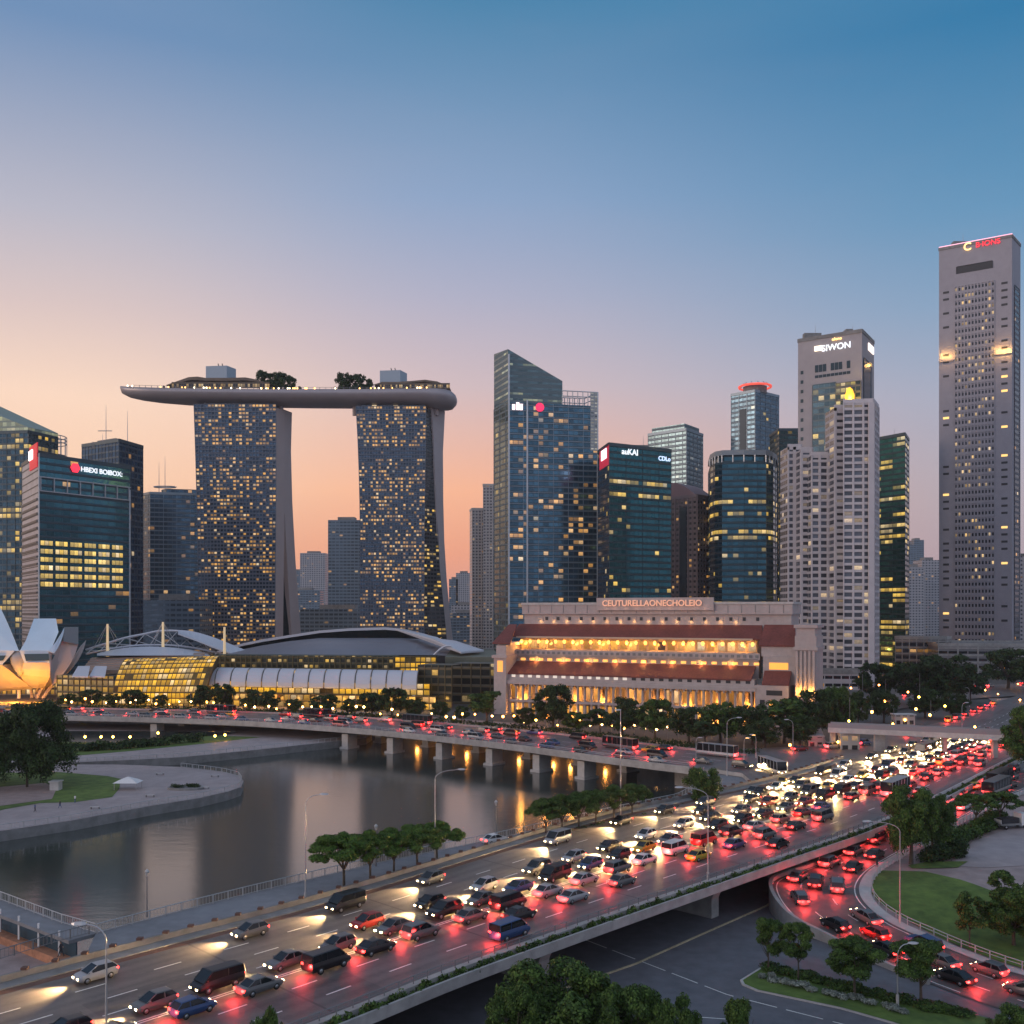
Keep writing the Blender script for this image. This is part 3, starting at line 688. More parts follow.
# --- C
fC = facade('glass_c', (.04, .10, .16), (.07, .1, .13), .06, amb, .8, seed=9, zones=[(14, 14, .35)], metal=.6)
t, pts, zt = tower('office_tower', 'dim blue glass tower with a twin mast left of the hotel towers', [(143, 800), (150, 790), (199, 800)], ZZ(494, 795), fC, 3.3, 3.6, gridm=fin, g=dict(pw=.3, sh=.35, proud=.25, eu=3))
block(t, 'penthouse', inset(pts, .7, 8), zt, ZZ(489, 795), fC, 3.3, 3.6)
for x, y in ((159, 462), (165, 456)): p = XY(x, 800); mast(t, 'antenna', p.x, p.y, zt, ZZ(y, 800), .3)
mb = MB(); c = XY(165, 800); q = [(c.x+9*math.cos(k*.6), c.y+5*math.sin(k*.6), ZZ(487, 800)) for k in range(11)]; mb.tube(q, .5, 4); mb.build('roof_ring', M['steel'], t)

# --- residential slim towers D
fD = facade('flats_pale', (.05, .06, .08), (.42, .4, .42), .06, amb, .7, mx=.22, my=(.3, .75), metal=.4, seed=11)
tower('residential_tower', 'pale slim block of flats left of the slanted-crown glass tower', [(483, 1000), (499, 1000)], ZZ(485, 1000), fD, 3.2, 3.1, gridm=M['conc_l'], g=dict(pw=.7, sh=.7, proud=.5), depth=20)
tower('residential_tower', 'shorter grey block of flats right of the second hotel tower', [(472, 1010), (484.5, 1012)], ZZ(509, 1010), fD, 3.2, 3.1, gridm=M['conc_l'], g=dict(pw=.7, sh=.7, proud=.5), depth=20)

# --- E: large glass tower with slanted crown
fE = facade('glass_e', (.045, .12, .18), (.05, .08, .1), .075, amb, 1.15, mx=.05, my=(.28, .9), cl=.2, clw=1.0, zones=[(23, 31, .22)], metal=.7, seed=14)
fE2 = facade('glass_e_side', (.13, .18, .17), (.12, .16, .16), .05, yel, .7, mx=.04, my=(.25, .9), metal=.5, seed=15)
et, pts, zt = tower('glass_tower', 'big blue glass tower with a slanted crown and an open roof frame', [(494, 622), (508, 600), (598, 612)], ZZ(402, 600), [fE, M['conc_d'], fE2], 3.2, 3.5, gridm=fin, g=dict(pw=.28, sh=.4, proud=.3, eu=3), mats=[2, 0, 0, 0], body='glass_wall', roof=False)
A_, B_, C_, D_ = [Vector(p) for p in pts]; tt = (C_-B_).normalized(); LL = (C_-B_).length; nn = Vector((tt.y, -tt.x))
fEc = facade('glass_e_crown', (.08, .14, .16), (.1, .15, .17), .3, (.8, .75, .35), .5, mx=.03, my=(.35, .7), metal=.5, seed=16, group=(4, 1))
m_ = B_+tt*LL*.6; mb = MB(); bk = (A_-B_)
mb.prism([tuple(A_), tuple(B_), tuple(m_), tuple(m_+bk)], zt, [ZZ(350, 612), ZZ(350, 602), ZZ(381, 607), ZZ(381, 625)], 3.2, 3.5); mb.build('slanted_crown', fEc, et)
mb = MB(); z0, z1 = zt, ZZ(391, 608)
for k in range(8):
    for q in (m_+(C_-m_)*k/7, m_+bk*.8+(C_-m_)*k/7): mb.tube([(*q, z0), (*q, z1)], .3, 4)
for z in (z1, (z0+z1)/2+1):
    mb.tube([(*m_, z), (*C_, z), (*(C_+bk*.8), z), (*(m_+bk*.8), z), (*m_, z)], .32, 4)
mb.build('roof_frame', fin_w, et)
mb = MB()
for f in (.0, .2): c = B_+tt*LL*f; mb.obox(c, c+tt*.9, .9, -.6, ZZ(355 if f == 0 else 400, 602))
mb.obox(C_-tt*.7, C_, .8, -.6, z1); mb.build('corner_column', fin_w, et)
fEw = facade('glass_e_edge_lit', (.1, .14, .15), (.3, .33, .35), .8, (1, .85, .6), .5, mx=.15, my=(.4, .8), metal=.4, seed=18)
z_a, z_b = ZZ(450, 608), z1
mb = MB(); cc = C_-tt*5; mb.face([(*(cc+nn*.4), z_a), (*(C_+nn*.4), z_a), (*(C_+nn*.4), z_b), (*(cc+nn*.4), z_b)], [(0, 0), (2, 0), (2, 18), (0, 18)]); mb.build('lit_edge_strip', fEw, et)
mb = MB(); c = B_+tt*LL*.10+nn*.6; z = ZZ(406, 602)
for k, (du, hgt) in enumerate(((-2.3, 3.2), (.2, 4.4), (2.3, 3.6))): mb.obox(c+tt*(du-.9), c+tt*(du+.9), .4, z-2.6, z-2.6+hgt)
mb.build('white_emblem', emat('emblem_pinkwhite', (1, .72, .72), 2), et)
mb = MB(); c = B_+tt*LL*.345+nn*.7; mb.tube([(*c, z-.5), (*(c+nn*.5), z-.5)], 2.7, 10); mb.build('red_emblem', emat('emblem_red', (.95, .03, .12), .9), et)

# --- F: teal tower with signs
fF = facade('glass_f', (.015, .10, .125), (.015, .05, .06), .035, yel, 1.2, mx=.03, my=(.3, .9), zones=[(30, 30, .85), (28, 28, .6), (9, 9, .8), (6, 7, .25), (13, 13, .2)], metal=.7, seed=22, var=.2)
fF2 = facade('glass_f_side', (.02, .035, .06), (.015, .025, .045), .05, yel, .9, seed=23, metal=.6)
ft, pts, zt = tower('office_tower', 'teal glass tower with a red corner sign and two small white signs', [(598, 588), (609, 560), (671, 583)], ZZ(444.5, 560), [fF, M['conc_d'], fF2], 3.0, 3.6, gridm=fin_d, g=dict(pw=.2, sh=.35, proud=.2, eu=4), mats=[2, 0, 0, 0], body='glass_wall')
A_, B_, C_, D_ = [Vector(p) for p in pts]; tt = (C_-B_).normalized(); LL = (C_-B_).length; nn = Vector((tt.y, -tt.x)); ts = (B_-A_).normalized(); Ls = (B_-A_).length
sign('auKAI', B_, C_, LL*.32, ZZ(452, 566), 3.4, M['e_white'], ft)
sign('CDLo', B_, C_, LL*.88, ZZ(459, 580), 2.6, emat('sign_bluewhite', (.6, .75, 1), 1.3), ft)
mb = MB(); mb.obox(A_+ts*Ls*.2, B_, .4, ZZ(466, 565), zt); mb.build('red_sign_panel', mat('sign_red_dim2', (.4, .02, .05), .5, emit=(1, .04, .1), es=.25), ft)
mb = MB(); mb.obox(A_+ts*Ls*.4, A_+ts*Ls*.85, .3, ZZ(459, 568), ZZ(449, 568), 0, .42); mb.build('white_sign_panel', emat('sign_panel2', (1, .75, .85), 1.8), ft)

# --- G, G2
fG = facade('glass_g', (.1, .17, .2), (.12, .17, .19), .06, (.75, .85, .9), .5, mx=.05, my=(.3, .8), seed=25, metal=.55)
t, pts, zt = tower('office_tower', 'light blue tapering glass tower with a rim of lights, behind the teal tower', [(648, 774), (686, 750), (703, 775)], ZZ(430, 752), fG, 3.3, 3.6, gridm=fin, g=dict(pw=.3, sh=.4, proud=.3, eu=2))
block(t, 'crown', inset(pts, .86), zt, ZZ(423, 752), fG, 3.3, 3.6)
fG2 = facade('brown_masonry_windows', (.03, .035, .045), (.2, .165, .17), .1, amb, 1.1, mx=.25, my=(.3, .75), metal=.4, seed=27, zones=[(2, 8, .45)])
t, pts, zt = tower('office_tower', 'brownish masonry tower with a dark central strip and curved shoulder', [(671, 655), (697, 640), (714, 655)], ZZ(497, 645), fG2, 3.2, 3.4, gridm=mat('brown_ribs', (.2, .16, .165), .8), g=dict(pw=.8, sh=.6, proud=.5, eu=1))
mb = MB(); A_, B_, C_, D_ = [Vector(p) for p in pts]; secs = []
for k in range(9):
    f = k/8; zz = zt+(ZZ(481, 645)-zt)*math.cos(f*math.pi/2)
    secs.append([(*(A_.lerp(B_, f)), zt), (*(A_.lerp(B_, f)), zz+.1), (*(D_.lerp(C_, f)), zz+.1), (*(D_.lerp(C_, f)), zt)])
mb.loft(secs); mb.build('curved_shoulder', mat('shoulder', (.25, .16, .17), .6), t)
mb = MB(); mb.obox(A_.lerp(B_, .35), A_.lerp(B_, .62), .7, 0, zt-6); mb.build('glass_strip', M['glassd'], t)
# --- H tall with red crown and H2 curved front
fH = facade('glass_h', (.07, .14, .2), (.1, .15, .19), .03, yel, .9, mx=.06, my=(.3, .85), seed=30, metal=.55)
t, pts, zt = tower('office_tower', 'tall slate-blue tower crowned by a red-lit roof ring', [(731, 760), (755, 745), (779, 765)], ZZ(392.5, 750), fH, 3.3, 3.6, gridm=fin, g=dict(pw=.4, sh=.25, proud=.35, eu=2))
c = XY(755, 757); cp = lambda r, n=12: [(c.x+r*math.cos(k*2*math.pi/n), c.y+r*math.sin(k*2*math.pi/n)) for k in range(n)]
block(t, 'crown_drum', cp(9), zt, ZZ(385, 750), M['conc_d'])
mb = MB(); mb.tube([(x, y, ZZ(385, 750)) for x, y in cp(12)+[cp(12)[0]]], .9, 5); mb.build('red_roof_ring', emat('ring_red', (1, .12, .08), .75), t)
mb = MB()
for x, y in cp(12): mb.tube([(x, y, ZZ(385, 750)), (c.x+(x-c.x)*.7, c.y+(y-c.y)*.7, ZZ(381.5, 750))], .35, 4)
mb.build('crown_struts', M['steel'], t)
mb = MB(); A_, B_, C_, D_ = [Vector(p) for p in pts]; mb.obox(A_.lerp(B_, .38), A_.lerp(B_, .64), .5, 20, zt-12); mb.build('glass_strip', facade('strip_h', (.02, .04, .05), (.08, .1, .11), .1, seed=32, my=(.35, .8)), t)
fH2 = facade('glass_h2', (.025, .10, .14), (.03, .07, .09), .05, yel, 1.25, mx=.03, my=(.3, .9), zones=[(28, 28, .5), (26, 26, .5), (22, 23, .7), (10, 11, .6), (8, 8, .6)], seed=34, metal=.7, var=.2)
t = thing('office_tower', 'dark teal tower with a bowed front and bands of yellow floors', 'tower', (XY(743, 620).x, 620, -.6))
cv = [XY(710, 620), XY(715, 608), XY(722, 603), XY(744, 600.5), XY(766, 602), XY(773, 609), XY(777, 622)]; poly = [tuple(q) for q in cv]+[tuple(XY(778, 650)), tuple(XY(708, 650))]
zt = ZZ(462, 602); block(t, 'curtain_wall', poly, -.6, zt, fH2, 3, 3.6)
block(t, 'terrace_floor', inset(poly, .9), zt, ZZ(455, 602), fH2, 3, 3.6); block(t, 'roof_band', poly, ZZ(455, 602), ZZ(450, 602), mat('roof_band_h2', (.22, .26, .29), .5), 3, 3.6)
mb = MB()
for i in range(len(poly)-3):
    for j in range(2): q = Vector(poly[i]).lerp(Vector(poly[i+1]), j/2); mb.tube([(*q, zt), (*q, ZZ(455, 602))], .4, 4)
mb.build('terrace_frame', fin_w, t)
gm = MB()
for i in range(len(poly)-2): grid(gm, poly[i], poly[i+1], -.6, zt, 3, 3.6, pw=.2, sh=.4, proud=.2, eu=3)
gm.build('facade_ribs', fin_d, t)
# --- I
fI = facade('glass_i', (.02, .05, .055), (.03, .05, .05), .14, yel, .9, mx=.06, my=(.3, .85), seed=36)
tower('office_tower', 'narrow dark green glass tower between the blue tower and the pale flats', [(779, 690), (801, 690)], ZZ(430, 690), fI, 3.2, 3.6, gridm=fin_d, g=dict(pw=.3, sh=.4, proud=.25, eu=2), depth=25)
# --- small stepped block in the gap
tower('office_tower', 'small stepped dark office block in the gap right of the teal tower', [(697, 700), (716, 690)], ZZ(512, 690), facade('glass_gap', (.03, .06, .075), (.05, .07, .08), .12, amb, 1, seed=38), 3.2, 3.6, gridm=fin, g=dict(pw=.3, sh=.4, proud=.3), depth=20)

# --- J: grey bank tower and the pale residential tower before it
gry = mat('grey_granite', (.33, .31, .33), .7, noise=.08, scale=.3)
fJ = facade('granite_slit_windows', (.02, .03, .04), (.27, .255, .28), .06, amb, 1, mx=.3, my=(.4, .75), metal=.3, seed=40, zones=[(-5, 60, .03)])
t, pts, zt = tower('bank_tower', 'grey stone tower with a lit white sign and a rounded corner, right of centre', [(798, 581), (862, 560), (874, 585)], ZZ(331, 560), gry, 3.2, 3.6, body='stone_wall')
A_, B_, C_, D_ = [Vector(p) for p in pts]; tt = (B_-A_).normalized(); LL = (B_-A_).length; nn = Vector((tt.y, -tt.x))
sign('SIWON', A_, B_, LL*.61, ZZ(346.5, 567), 3.6, M['e_white'], t)
mb = MB(); c = A_+tt*LL*.33; mb.obox(c-tt*2.2, c+tt*2.2, .6, ZZ(349, 570), ZZ(344.2, 570)); mb.build('sign_emblem', emat('sign_cream', (1, .85, .65), 2), t)
sign('oIono', A_, B_, LL*.62, ZZ(338, 566), 1.7, M['e_gold'], t)
ts = (C_-B_).normalized(); Ls = (C_-B_).length; mb = MB(); mb.obox(B_+ts*Ls*.5, C_-ts*Ls*.08, .5, ZZ(351, 575), ZZ(344, 575)); mb.build('side_sign', emat('sign_side', (1, .85, .75), 2), t)
for r_ in range(3):
    for k in range(9 if r_ < 2 else 0):
        if r_ == 0 and k in (3, 7): continue
        u = LL*(.3+.062*k); z = ZZ(366 if r_ == 0 else 374, 568); hh = 2.1 if r_ == 0 else .8
        mb = MB(); mb.obox(A_+tt*(u-1), A_+tt*(u+1), .12, z-hh, z+hh); mb.build('window', M['glassd'], t)
for k in range(22):
    mb = MB(); u = LL*.065; z = ZZ(372+k*9.5, 578); mb.obox(A_+tt*(u-.8), A_+tt*(u+.8), .12, z-1, z+1); mb.build('window', M['glassd'], t)
fJg = facade('atrium_glass', (.07, .13, .16), (.1, .14, .16), .07, yel, 1.1, mx=.04, my=(.2, .9), seed=42, metal=.5, zones=[(36, 44, .2)])
def panel(t, a, b, u0, u1, z0, z1, m, off=.3, cw=3, fh=3.6, name='glass_panel'):
    a = Vector(a); b = Vector(b); d = (b-a).normalized(); n_ = Vector((d.y, -d.x)); L = (b-a).length; p = a+d*L*u0+n_*off; q = a+d*L*u1+n_*off; k = max(1, round((q-p).length/cw)); h_ = (z1-z0)/fh
    mb = MB(); mb.face([(*p, z0), (*q, z0), (*q, z1), (*p, z1)], [(0, 0), (k, 0), (k, h_), (0, h_)])
    mb.obox(p, q, .25, z1, z1+.3); mb.obox(p-d*.3, p, .25, z0, z1); mb.obox(q, q+d*.3, .25, z0, z1); return mb.build(name, m, t)
panel(t, A_, B_, .24, .60, ZZ(470, 570), ZZ(383, 570), fJg)
panel(t, A_, B_, .60, .98, ZZ(470, 566), ZZ(383, 566), facade('atrium_lit', (.04, .06, .06), (.1, .1, .1), .55, (1, .7, .15), 1.3, seed=43, my=(.2, .85), mx=.06), name='lit_glass_panel')
panel(t, B_, C_, .1, .7, ZZ(420, 572), ZZ(362, 572), M['glassb'], name='side_glass_panel')
light('crown_glow', 'POINT', (*(A_+tt*LL*.86+nn*5), ZZ(398, 560)), 9000, (1, .6, .12), t, 2)
mb = MB(); c = A_+tt*LL*.83+nn*2.2; mb.loft([[(*(c+tt*r_*math.cos(k*math.pi/4)+nn*r_*math.sin(k*math.pi/4)), z) for k in range(8)] for r_, z in ((2.6, ZZ(402, 560)), (2.6, ZZ(394, 560)), (1.7, ZZ(389, 560)), (.3, ZZ(386.5, 560)))]); mb.build('golden_lantern', emat('lantern', (1, .55, .05), 1.1), t)
mb = MB(); q = inset(pts, .8); mb.box(q[0][0]+2, q[0][1], zt, q[0][0]+10, q[0][1]+6, zt+3); mb.box(q[1][0]-6, q[1][1], zt, q[1][0]-2, q[1][1]+6, zt+2.5); mb.build('roof_plant', M['conc_d'], t)

wht = mat('render_white', (.52, .49, .51), .75, noise=.08, scale=.3)
fK = facade('flats_front', (.08, .09, .11), (.36, .35, .38), .09, (1, .68, .36), .8, mx=.04, my=(.32, .95), metal=.35, rough=.25, seed=45, var=.6)
rt = thing('residential_tower', 'pale residential tower with stacked balconies in front of the grey stone tower', 'tower', (XY(840, 500).x, 500, -.6))
def wing(chain, zt, name, cw, fh, g, f=fK, depth=14):
    pts = chainpts(chain, depth); mb = MB(); mb.prism(pts, -.6, zt, cw, fh, capm=1, u0=R.randint(0, 500)); o = mb.build(name+'_wall', [f, wht], rt)
    gm = MB()
    for i in range(2 if len(chain) == 2 else len(chain)-1): grid(gm, pts[i], pts[i+1], -.6, zt, cw, fh, **g)
    gm.obox(pts[0], pts[1], .6, zt-1.5, zt+1.5); gm.obox(pts[1], pts[2], .6, zt-1.5, zt+1.5); gm.build(name+'_frame', wht, rt); return pts
G1 = dict(pw=1.1, sh=1.25, proud=.9)
wing([(787.5, 520), (801, 520)], ZZ(447, 520), 'left_wing', 3.6, 3.3, dict(pw=1.5, sh=1.2, proud=.6))
wing([(800, 512), (812, 512)], ZZ(450, 512), 'slab', 6, 3.3, dict(pw=2.6, sh=1.6, proud=.8))
wing([(811, 505), (836, 505)], ZZ(455, 505), 'middle_wing', 4.2, 3.3, G1)
wing([(834, 496), (846, 496)], ZZ(408, 496), 'shaft', 6, 3.3, dict(pw=2.4, sh=1.9, proud=.6))
wing([(843, 490), (873, 488), (877.5, 502)], ZZ(402.5, 490), 'right_wing', 5, 3.3, dict(pw=.9, sh=1.2, proud=1.0))
mb = MB(); a = XY(868, 487); b_ = XY(873.5, 487); mb.obox(a, b_, 1.3, -.6, ZZ(404, 490)); mb.build('corner_pier', wht, rt)
# podium of the residential tower
pt, pts, zt = tower('podium_building', 'low grey podium with dark strip windows at the foot of the pale residential tower', [(808, 470), (858, 468), (864, 480)], ZZ(672, 470), facade('podium', (.03, .04, .05), (.36, .35, .37), .1, amb, .8, my=(.45, .85), seed=47), 4, 3.6, cat='building')
# --- K green tower
fKg = facade('glass_k', (.012, .09, .085), (.015, .05, .05), .1, yel, 1.2, mx=.03, my=(.3, .9), seed=49, band=.16, metal=.7, var=.25, group=(3, 1))
tower('office_tower', 'dark green glass tower with scattered yellow floors right of the pale flats', [(877, 664), (905, 645), (909, 668)], ZZ(435, 648), fKg, 3.1, 3.5, gridm=fin_d, g=dict(pw=.2, sh=.35, proud=.2, eu=4))

# --- L: tall pale tower at the right
gryL = mat('grey_concrete_tower', (.3, .29, .33), .7, noise=.08, scale=.25)
fL = facade('tower_small_windows', (.03, .035, .045), (.3, .29, .33), .17, (1, .62, .22), 1.3, mx=.2, my=(.25, .8), metal=.2, seed=52, cl=.16, clw=1.0, zones=[(-5, 8, .1)])
lt, pts, zt = tower('concrete_tower', 'tallest grey concrete tower at far right, small square windows and a red sign', [(939, 662), (1012, 638), (1020.5, 655)], ZZ(236, 638), gryL, 3.3, 3.6, body='concrete_wall')
A_, B_, C_, D_ = [Vector(p) for p in pts]; tt = (B_-A_).normalized(); LL = (B_-A_).length; nn = Vector((tt.y, -tt.x))
def wz(pu, py): # height at relative position across the front
    Yv = (A_+tt*LL*pu).y; return ZZ(py, Yv)
gl = MB(); z0, z1 = wz(.5, 652), wz(.5, 277); fh = 4.6; cw = LL*.55/12; k = 12; nf = int((z1-z0)/fh)
p = A_+tt*LL*.22+nn*.05; q = A_+tt*LL*.77+nn*.05
gl.face([(*p, z0), (*q, z0), (*q, z0+nf*fh), (*p, z0+nf*fh)], [(0, 0), (k, 0), (k, nf), (0, nf)]); gl.build('window_field', fL, lt)
gm = MB(); grid(gm, p, q, z0, z0+nf*fh, cw, fh, pw=cw*.42, sh=1.7, proud=.5, m=0); gm.build('window_frames', gryL, lt)
panel(lt, A_, B_, .25, .74, wz(.5, 271), wz(.5, 264), M['dark'], .15, name='dark_recess_band')
wlit = emat('window_lit', (1, .6, .18), 1.2)
fLs = facade('tower_side_windows', (.01, .013, .018), (.2, .195, .225), .1, (1, .62, .22), 1.3, mx=.1, my=(.3, .7), metal=.2, seed=53)
for j in range(3, nf):
    for u in (.1, .9):
        if R.random() < .35: continue
        z = z0+j*fh; on = R.random() < (.3 if wz(.5, 540) > z > wz(.5, 560) or wz(.5, 420) < z < wz(.5, 372) or wz(.5, 520) > z > wz(.5, 530) or 440 > 0 and R.random() < .2 else .04)
        c = A_+tt*LL*u; mb = MB(); mb.obox(c-tt*1.8, c+tt*1.8, .12, z+1.4, z+2.8); mb.build('window', wlit if on else M['dark'], lt)
mb = MB()
for u0, u1 in ((0, .21), (.78, 1)): mb.obox(A_+tt*LL*u0, A_+tt*LL*u1, .9, wz(.5, 358), wz(.5, 356.5))
mb.build('setback_ledge', gryL, lt)
sign('C', A_, B_, LL*.40, wz(.44, 246.7), 5.0, M['e_gold'], lt); sign('B·IONS', A_, B_, LL*.68, wz(.67, 243.5), 3.4, emat('sign_crimson', (.9, .04, .06), 1.1), lt)
mb = MB(); z = zt+1.3
mb.tube([(*(A_+nn*.3), z), (*(B_+nn*.3), z)], .35, 4); mb.tube([(*(B_+nn*.3), z), (*C_, z)], .35, 4); mb.build('roof_edge_light', M['e_pink'], lt)
for u, zz in ((.06, 357), (.15, 357), (.82, 352), (.9, 352), (.97, 352)):
    light('ledge_lamp', 'POINT', (*(A_+tt*LL*u+nn*2.5), wz(u, zz-1)), 1500, (1, .5, .12), lt, .6)
sw = facade('tower_side', (.03, .06, .08), (.12, .12, .14), .06, amb, 1, seed=55, my=(.3, .8)); panel(lt, B_, C_, .25, .8, 10, zt-30, sw, name='side_glazing')
# foot buildings
tower('podium_building', 'low grey podium with a warm lit upper row left of the tallest tower', [(895, 600), (946, 590), (951, 600)], ZZ(638, 600), facade('pod_l', (.05, .05, .06), (.15, .145, .15), .03, amb, 1, seed=57, zones=[(3, 3, .9)], my=(.3, .8)), 4, 3.8, cat='building', gridm=M['conc'], g=dict(pw=.6, sh=.7, proud=.4))
tower('podium_building', 'long low grey podium under the tallest tower at far right', [(938, 560), (1060, 545)], ZZ(645, 560), facade('pod_r', (.03, .035, .04), (.2, .2, .21), .05, amb, .9, seed=58, my=(.35, .7)), 5, 4, cat='building', depth=60, gridm=M['conc'], g=dict(pw=.8, sh=1, proud=.4, eu=2))
tower('residential_tower', 'dark tower cut by the right edge beside the tallest tower', [(1019, 800), (1060, 790)], ZZ(555, 800), fD, 3.4, 3.3, depth=20)

# --- distant background blocks
fX = facade('far_flats', (.07, .09, .12), (.33, .34, .37), .03, amb, .6, mx=.2, my=(.3, .8), metal=.3, seed=60)
fX2 = facade('far_office', (.08, .12, .16), (.12, .17, .22), .05, amb, .7, mx=.1, my=(.3, .8), metal=.4, seed=61)
far = [(300, 325, 553, 1900, fX, 'pale far block of flats between the hotel towers, tallest of its cluster'), (288, 305, 571, 2100, fX2, 'low far bluish block beside the first hotel tower leg'),
       (322, 334, 583, 2000, fX2, 'small far bluish block in front of the pale far flats'), (283, 320, 590, 1500, fX2, 'broad low far block at the foot of the first hotel tower leg'), (328, 362, 520, 1100, fX2, 'dim blue office tower between the two hotel towers'),
       (300, 372, 609, 900, fX2, 'wide dark low block between the feet of the hotel towers'), (449, 458, 579, 1900, fX2, 'narrow far bluish block right of the second hotel tower'), (456, 471, 573, 1900, fX, 'pale far block beside the shorter grey flats'),
       (446, 484, 613, 1200, fX2, 'low far office block behind the white roof wing'), (451, 476, 605, 1300, fX, 'flat-topped far block in front of the pale far flats at centre left'), (908, 916, 545, 1700, fX2, 'slim far bluish tower right of the green tower'),
       (914, 924, 540, 1800, fX2, 'far bluish tower with a raised top right of the green tower'), (909, 924, 567, 1300, fX, 'pale far flats in front of the bluish far towers'), (922, 940, 560, 1350, fX, 'wider pale far flats left of the tallest tower'), (1019, 1030, 560, 1500, fX, 'pale far block at the right edge'),
       (-20, 20, 590, 900, fX2, 'low office block behind the petal museum'), (140, 200, 600, 700, fX2, 'low dark block behind the tent roof'), (590, 700, 560, 900, fX2, 'wide dim block hidden behind the teal tower'), (700, 800, 560, 950, fX2, 'wide dim block behind the bowed tower')]
for a, b_, y, Y, f, lab in far:
    t, pts, zt = tower('distant_building', lab, [(a, Y), (b_, Y)], ZZ(y, Y), f, 4.2, 3.6, cat='building', depth=30, group='buildings far behind the bay', roof=False)
    block(t, 'plant_room', inset(pts, .5), zt, zt+4, M['conc_d'])

# roof-top plant and masts on the big towers
for (px, Y, py, dx) in ((812, 590, 331, 5), (850, 590, 331, 4), (960, 665, 238, 5), (995, 660, 237, 4), (545, 625, 403, 5), (640, 590, 445, 5), (690, 775, 431, 3), (100, 615, 442, 4), (745, 635, 451, 4), (892, 665, 436, 4)):
    c = XY(px, Y); z = ZZ(py, Y-12)-1.5; t = thing('roof_unit', 'grey plant unit with a thin mast, on the tower %s' % {812: 'with the cream sign, left side', 850: 'with the cream sign, right side', 960: 'at far right, left half', 995: 'at far right, right half', 545: 'with the slanted crown', 640: 'with the red corner sign', 690: 'that is light blue and tapering', 100: 'with two antennas at left', 745: 'with the bowed front', 892: 'of dark green glass'}[px], 'roof unit', (c.x, c.y, z))
    mb = MB(); mb.box(c.x-dx, c.y-2, z-1, c.x+dx, c.y+2, z+3.2); mb.build('housing', M['conc_d'], t); mast(t, 'mast', c.x+dx*.4, c.y, z+3.2, z+9, .15)
# ================================================================ THE TWO LEANING HOTEL TOWERS AND THE ROOF PARK
slabm = mat('tower_end_concrete', (.43, .37, .37), .6, noise=.06, scale=.1)
hullm = mat('hull_cladding', (.36, .33, .35), .42, .3, noise=.08, scale=.08)
fM = facade('hotel_rooms', (.055, .10, .155), (.10, .125, .165), .34, (1, .47, .07), 1.25, mx=.12, my=(.3, .88), metal=.6, rough=.2, cl=.17, clw=.85, seed=70, var=.5, zones=[(54, 56, .02), (19, 20, .04)])
fM2 = facade('hotel_atrium', (.03, .04, .05), (.05, .055, .06), .22, (1, .58, .1), 1.4, mx=.1, my=(.35, .85), metal=.5, seed=72, cl=.3, clw=1, zones=[(38, 70, .01)])
fMr = mat('hotel_ribs', (.13, .155, .2), .5, .3)
def htower(label, rows, Yf, dk):
    """rows: (py, px left, px right of the glass) at depth Yf; dk: end-wall outline rows (py, [px,Y]...)"""
    c = XY((rows[0][1]+rows[0][2])/2, Yf+12); t = thing('hotel_tower', label, 'hotel', (c.x, c.y, -.6), 'twin hotel towers under the roof park')
    nb = 24; zs = [ZZ(r[0], Yf) for r in rows]
    def lr(z):
        for i in range(len(rows)-1):
            if zs[i] >= z >= zs[i+1]:
                f = (zs[i]-z)/(zs[i]-zs[i+1]); return [XY(rows[i][k]+(rows[i+1][k]-rows[i][k])*f, Yf).x for k in (1, 2)]
        return [XY(rows[-1][k], Yf).x for k in (1, 2)]
    nf = 68; z0, z1 = -.6, zs[0]; mb = MB(); rib = MB(); top = None
    for j in range(nf):
        za, zb = z0+(z1-z0)*j/nf, z0+(z1-z0)*(j+1)/nf; (a, b_), (c_, d_) = lr(za), lr(zb)
        mb.face([(a, Yf, za), (b_, Yf, za), (d_, Yf, zb), (c_, Yf, zb)], [(0, j), (nb, j), (nb, j+1), (0, j+1)])
        mb.face([(a, Yf+26, za), (a, Yf, za), (c_, Yf, zb), (c_, Yf+26, zb)], [(50, j), (56, j), (56, j+1), (50, j+1)])
        rib.mesh([(a, Yf-.7, zb-.5), (b_, Yf-.7, zb-.5), (b_, Yf-.02, zb-.5), (a, Yf-.02, zb-.5), (a, Yf-.7, zb), (b_, Yf-.7, zb), (b_, Yf-.02, zb), (a, Yf-.02, zb)], [(0, 1, 5, 4), (4, 5, 6, 7), (1, 2, 6, 5), (3, 2, 1, 0), (3, 0, 4, 7)])
    a, b_ = lr(z1); mb.face([(a, Yf, z1), (b_, Yf, z1), (b_, Yf+26, z1), (a, Yf+26, z1)])
    mb.build('room_facade', fM, t)
    for k in range(nb+1):
        f = k/nb; pts = []
        for j in range(0, 9):
            z = z0+(z1-z0)*j/8; a, b_ = lr(z); x = a+(b_-a)*f; pts.append([(x-.22, Yf-.5, z), (x+.22, Yf-.5, z), (x+.22, Yf-.01, z), (x-.22, Yf-.01, z)])
        rib.loft(pts)
    rib.build('balcony_grid', fMr, t)
    return t, z1
def endwall(t, name, rows, m, th=3.5):
    "curved concrete slab seen from its end; rows (py, pxa, Ya, pxb, Yb)"
    secs = []
    for py, pa, Ya, pb, Yb in rows:
        z = ZZ(py, (Ya+Yb)/2); A = XY(pa, Ya); B = XY(pb, Yb); d = (B-A).normalized(); n_ = Vector((-d.y, d.x))*th
        secs.append([(*A, z), (*B, z), (*(B+n_), z), (*(A+n_), z)])
    mb = MB(); mb.loft(secs); return mb.build(name, m, t)
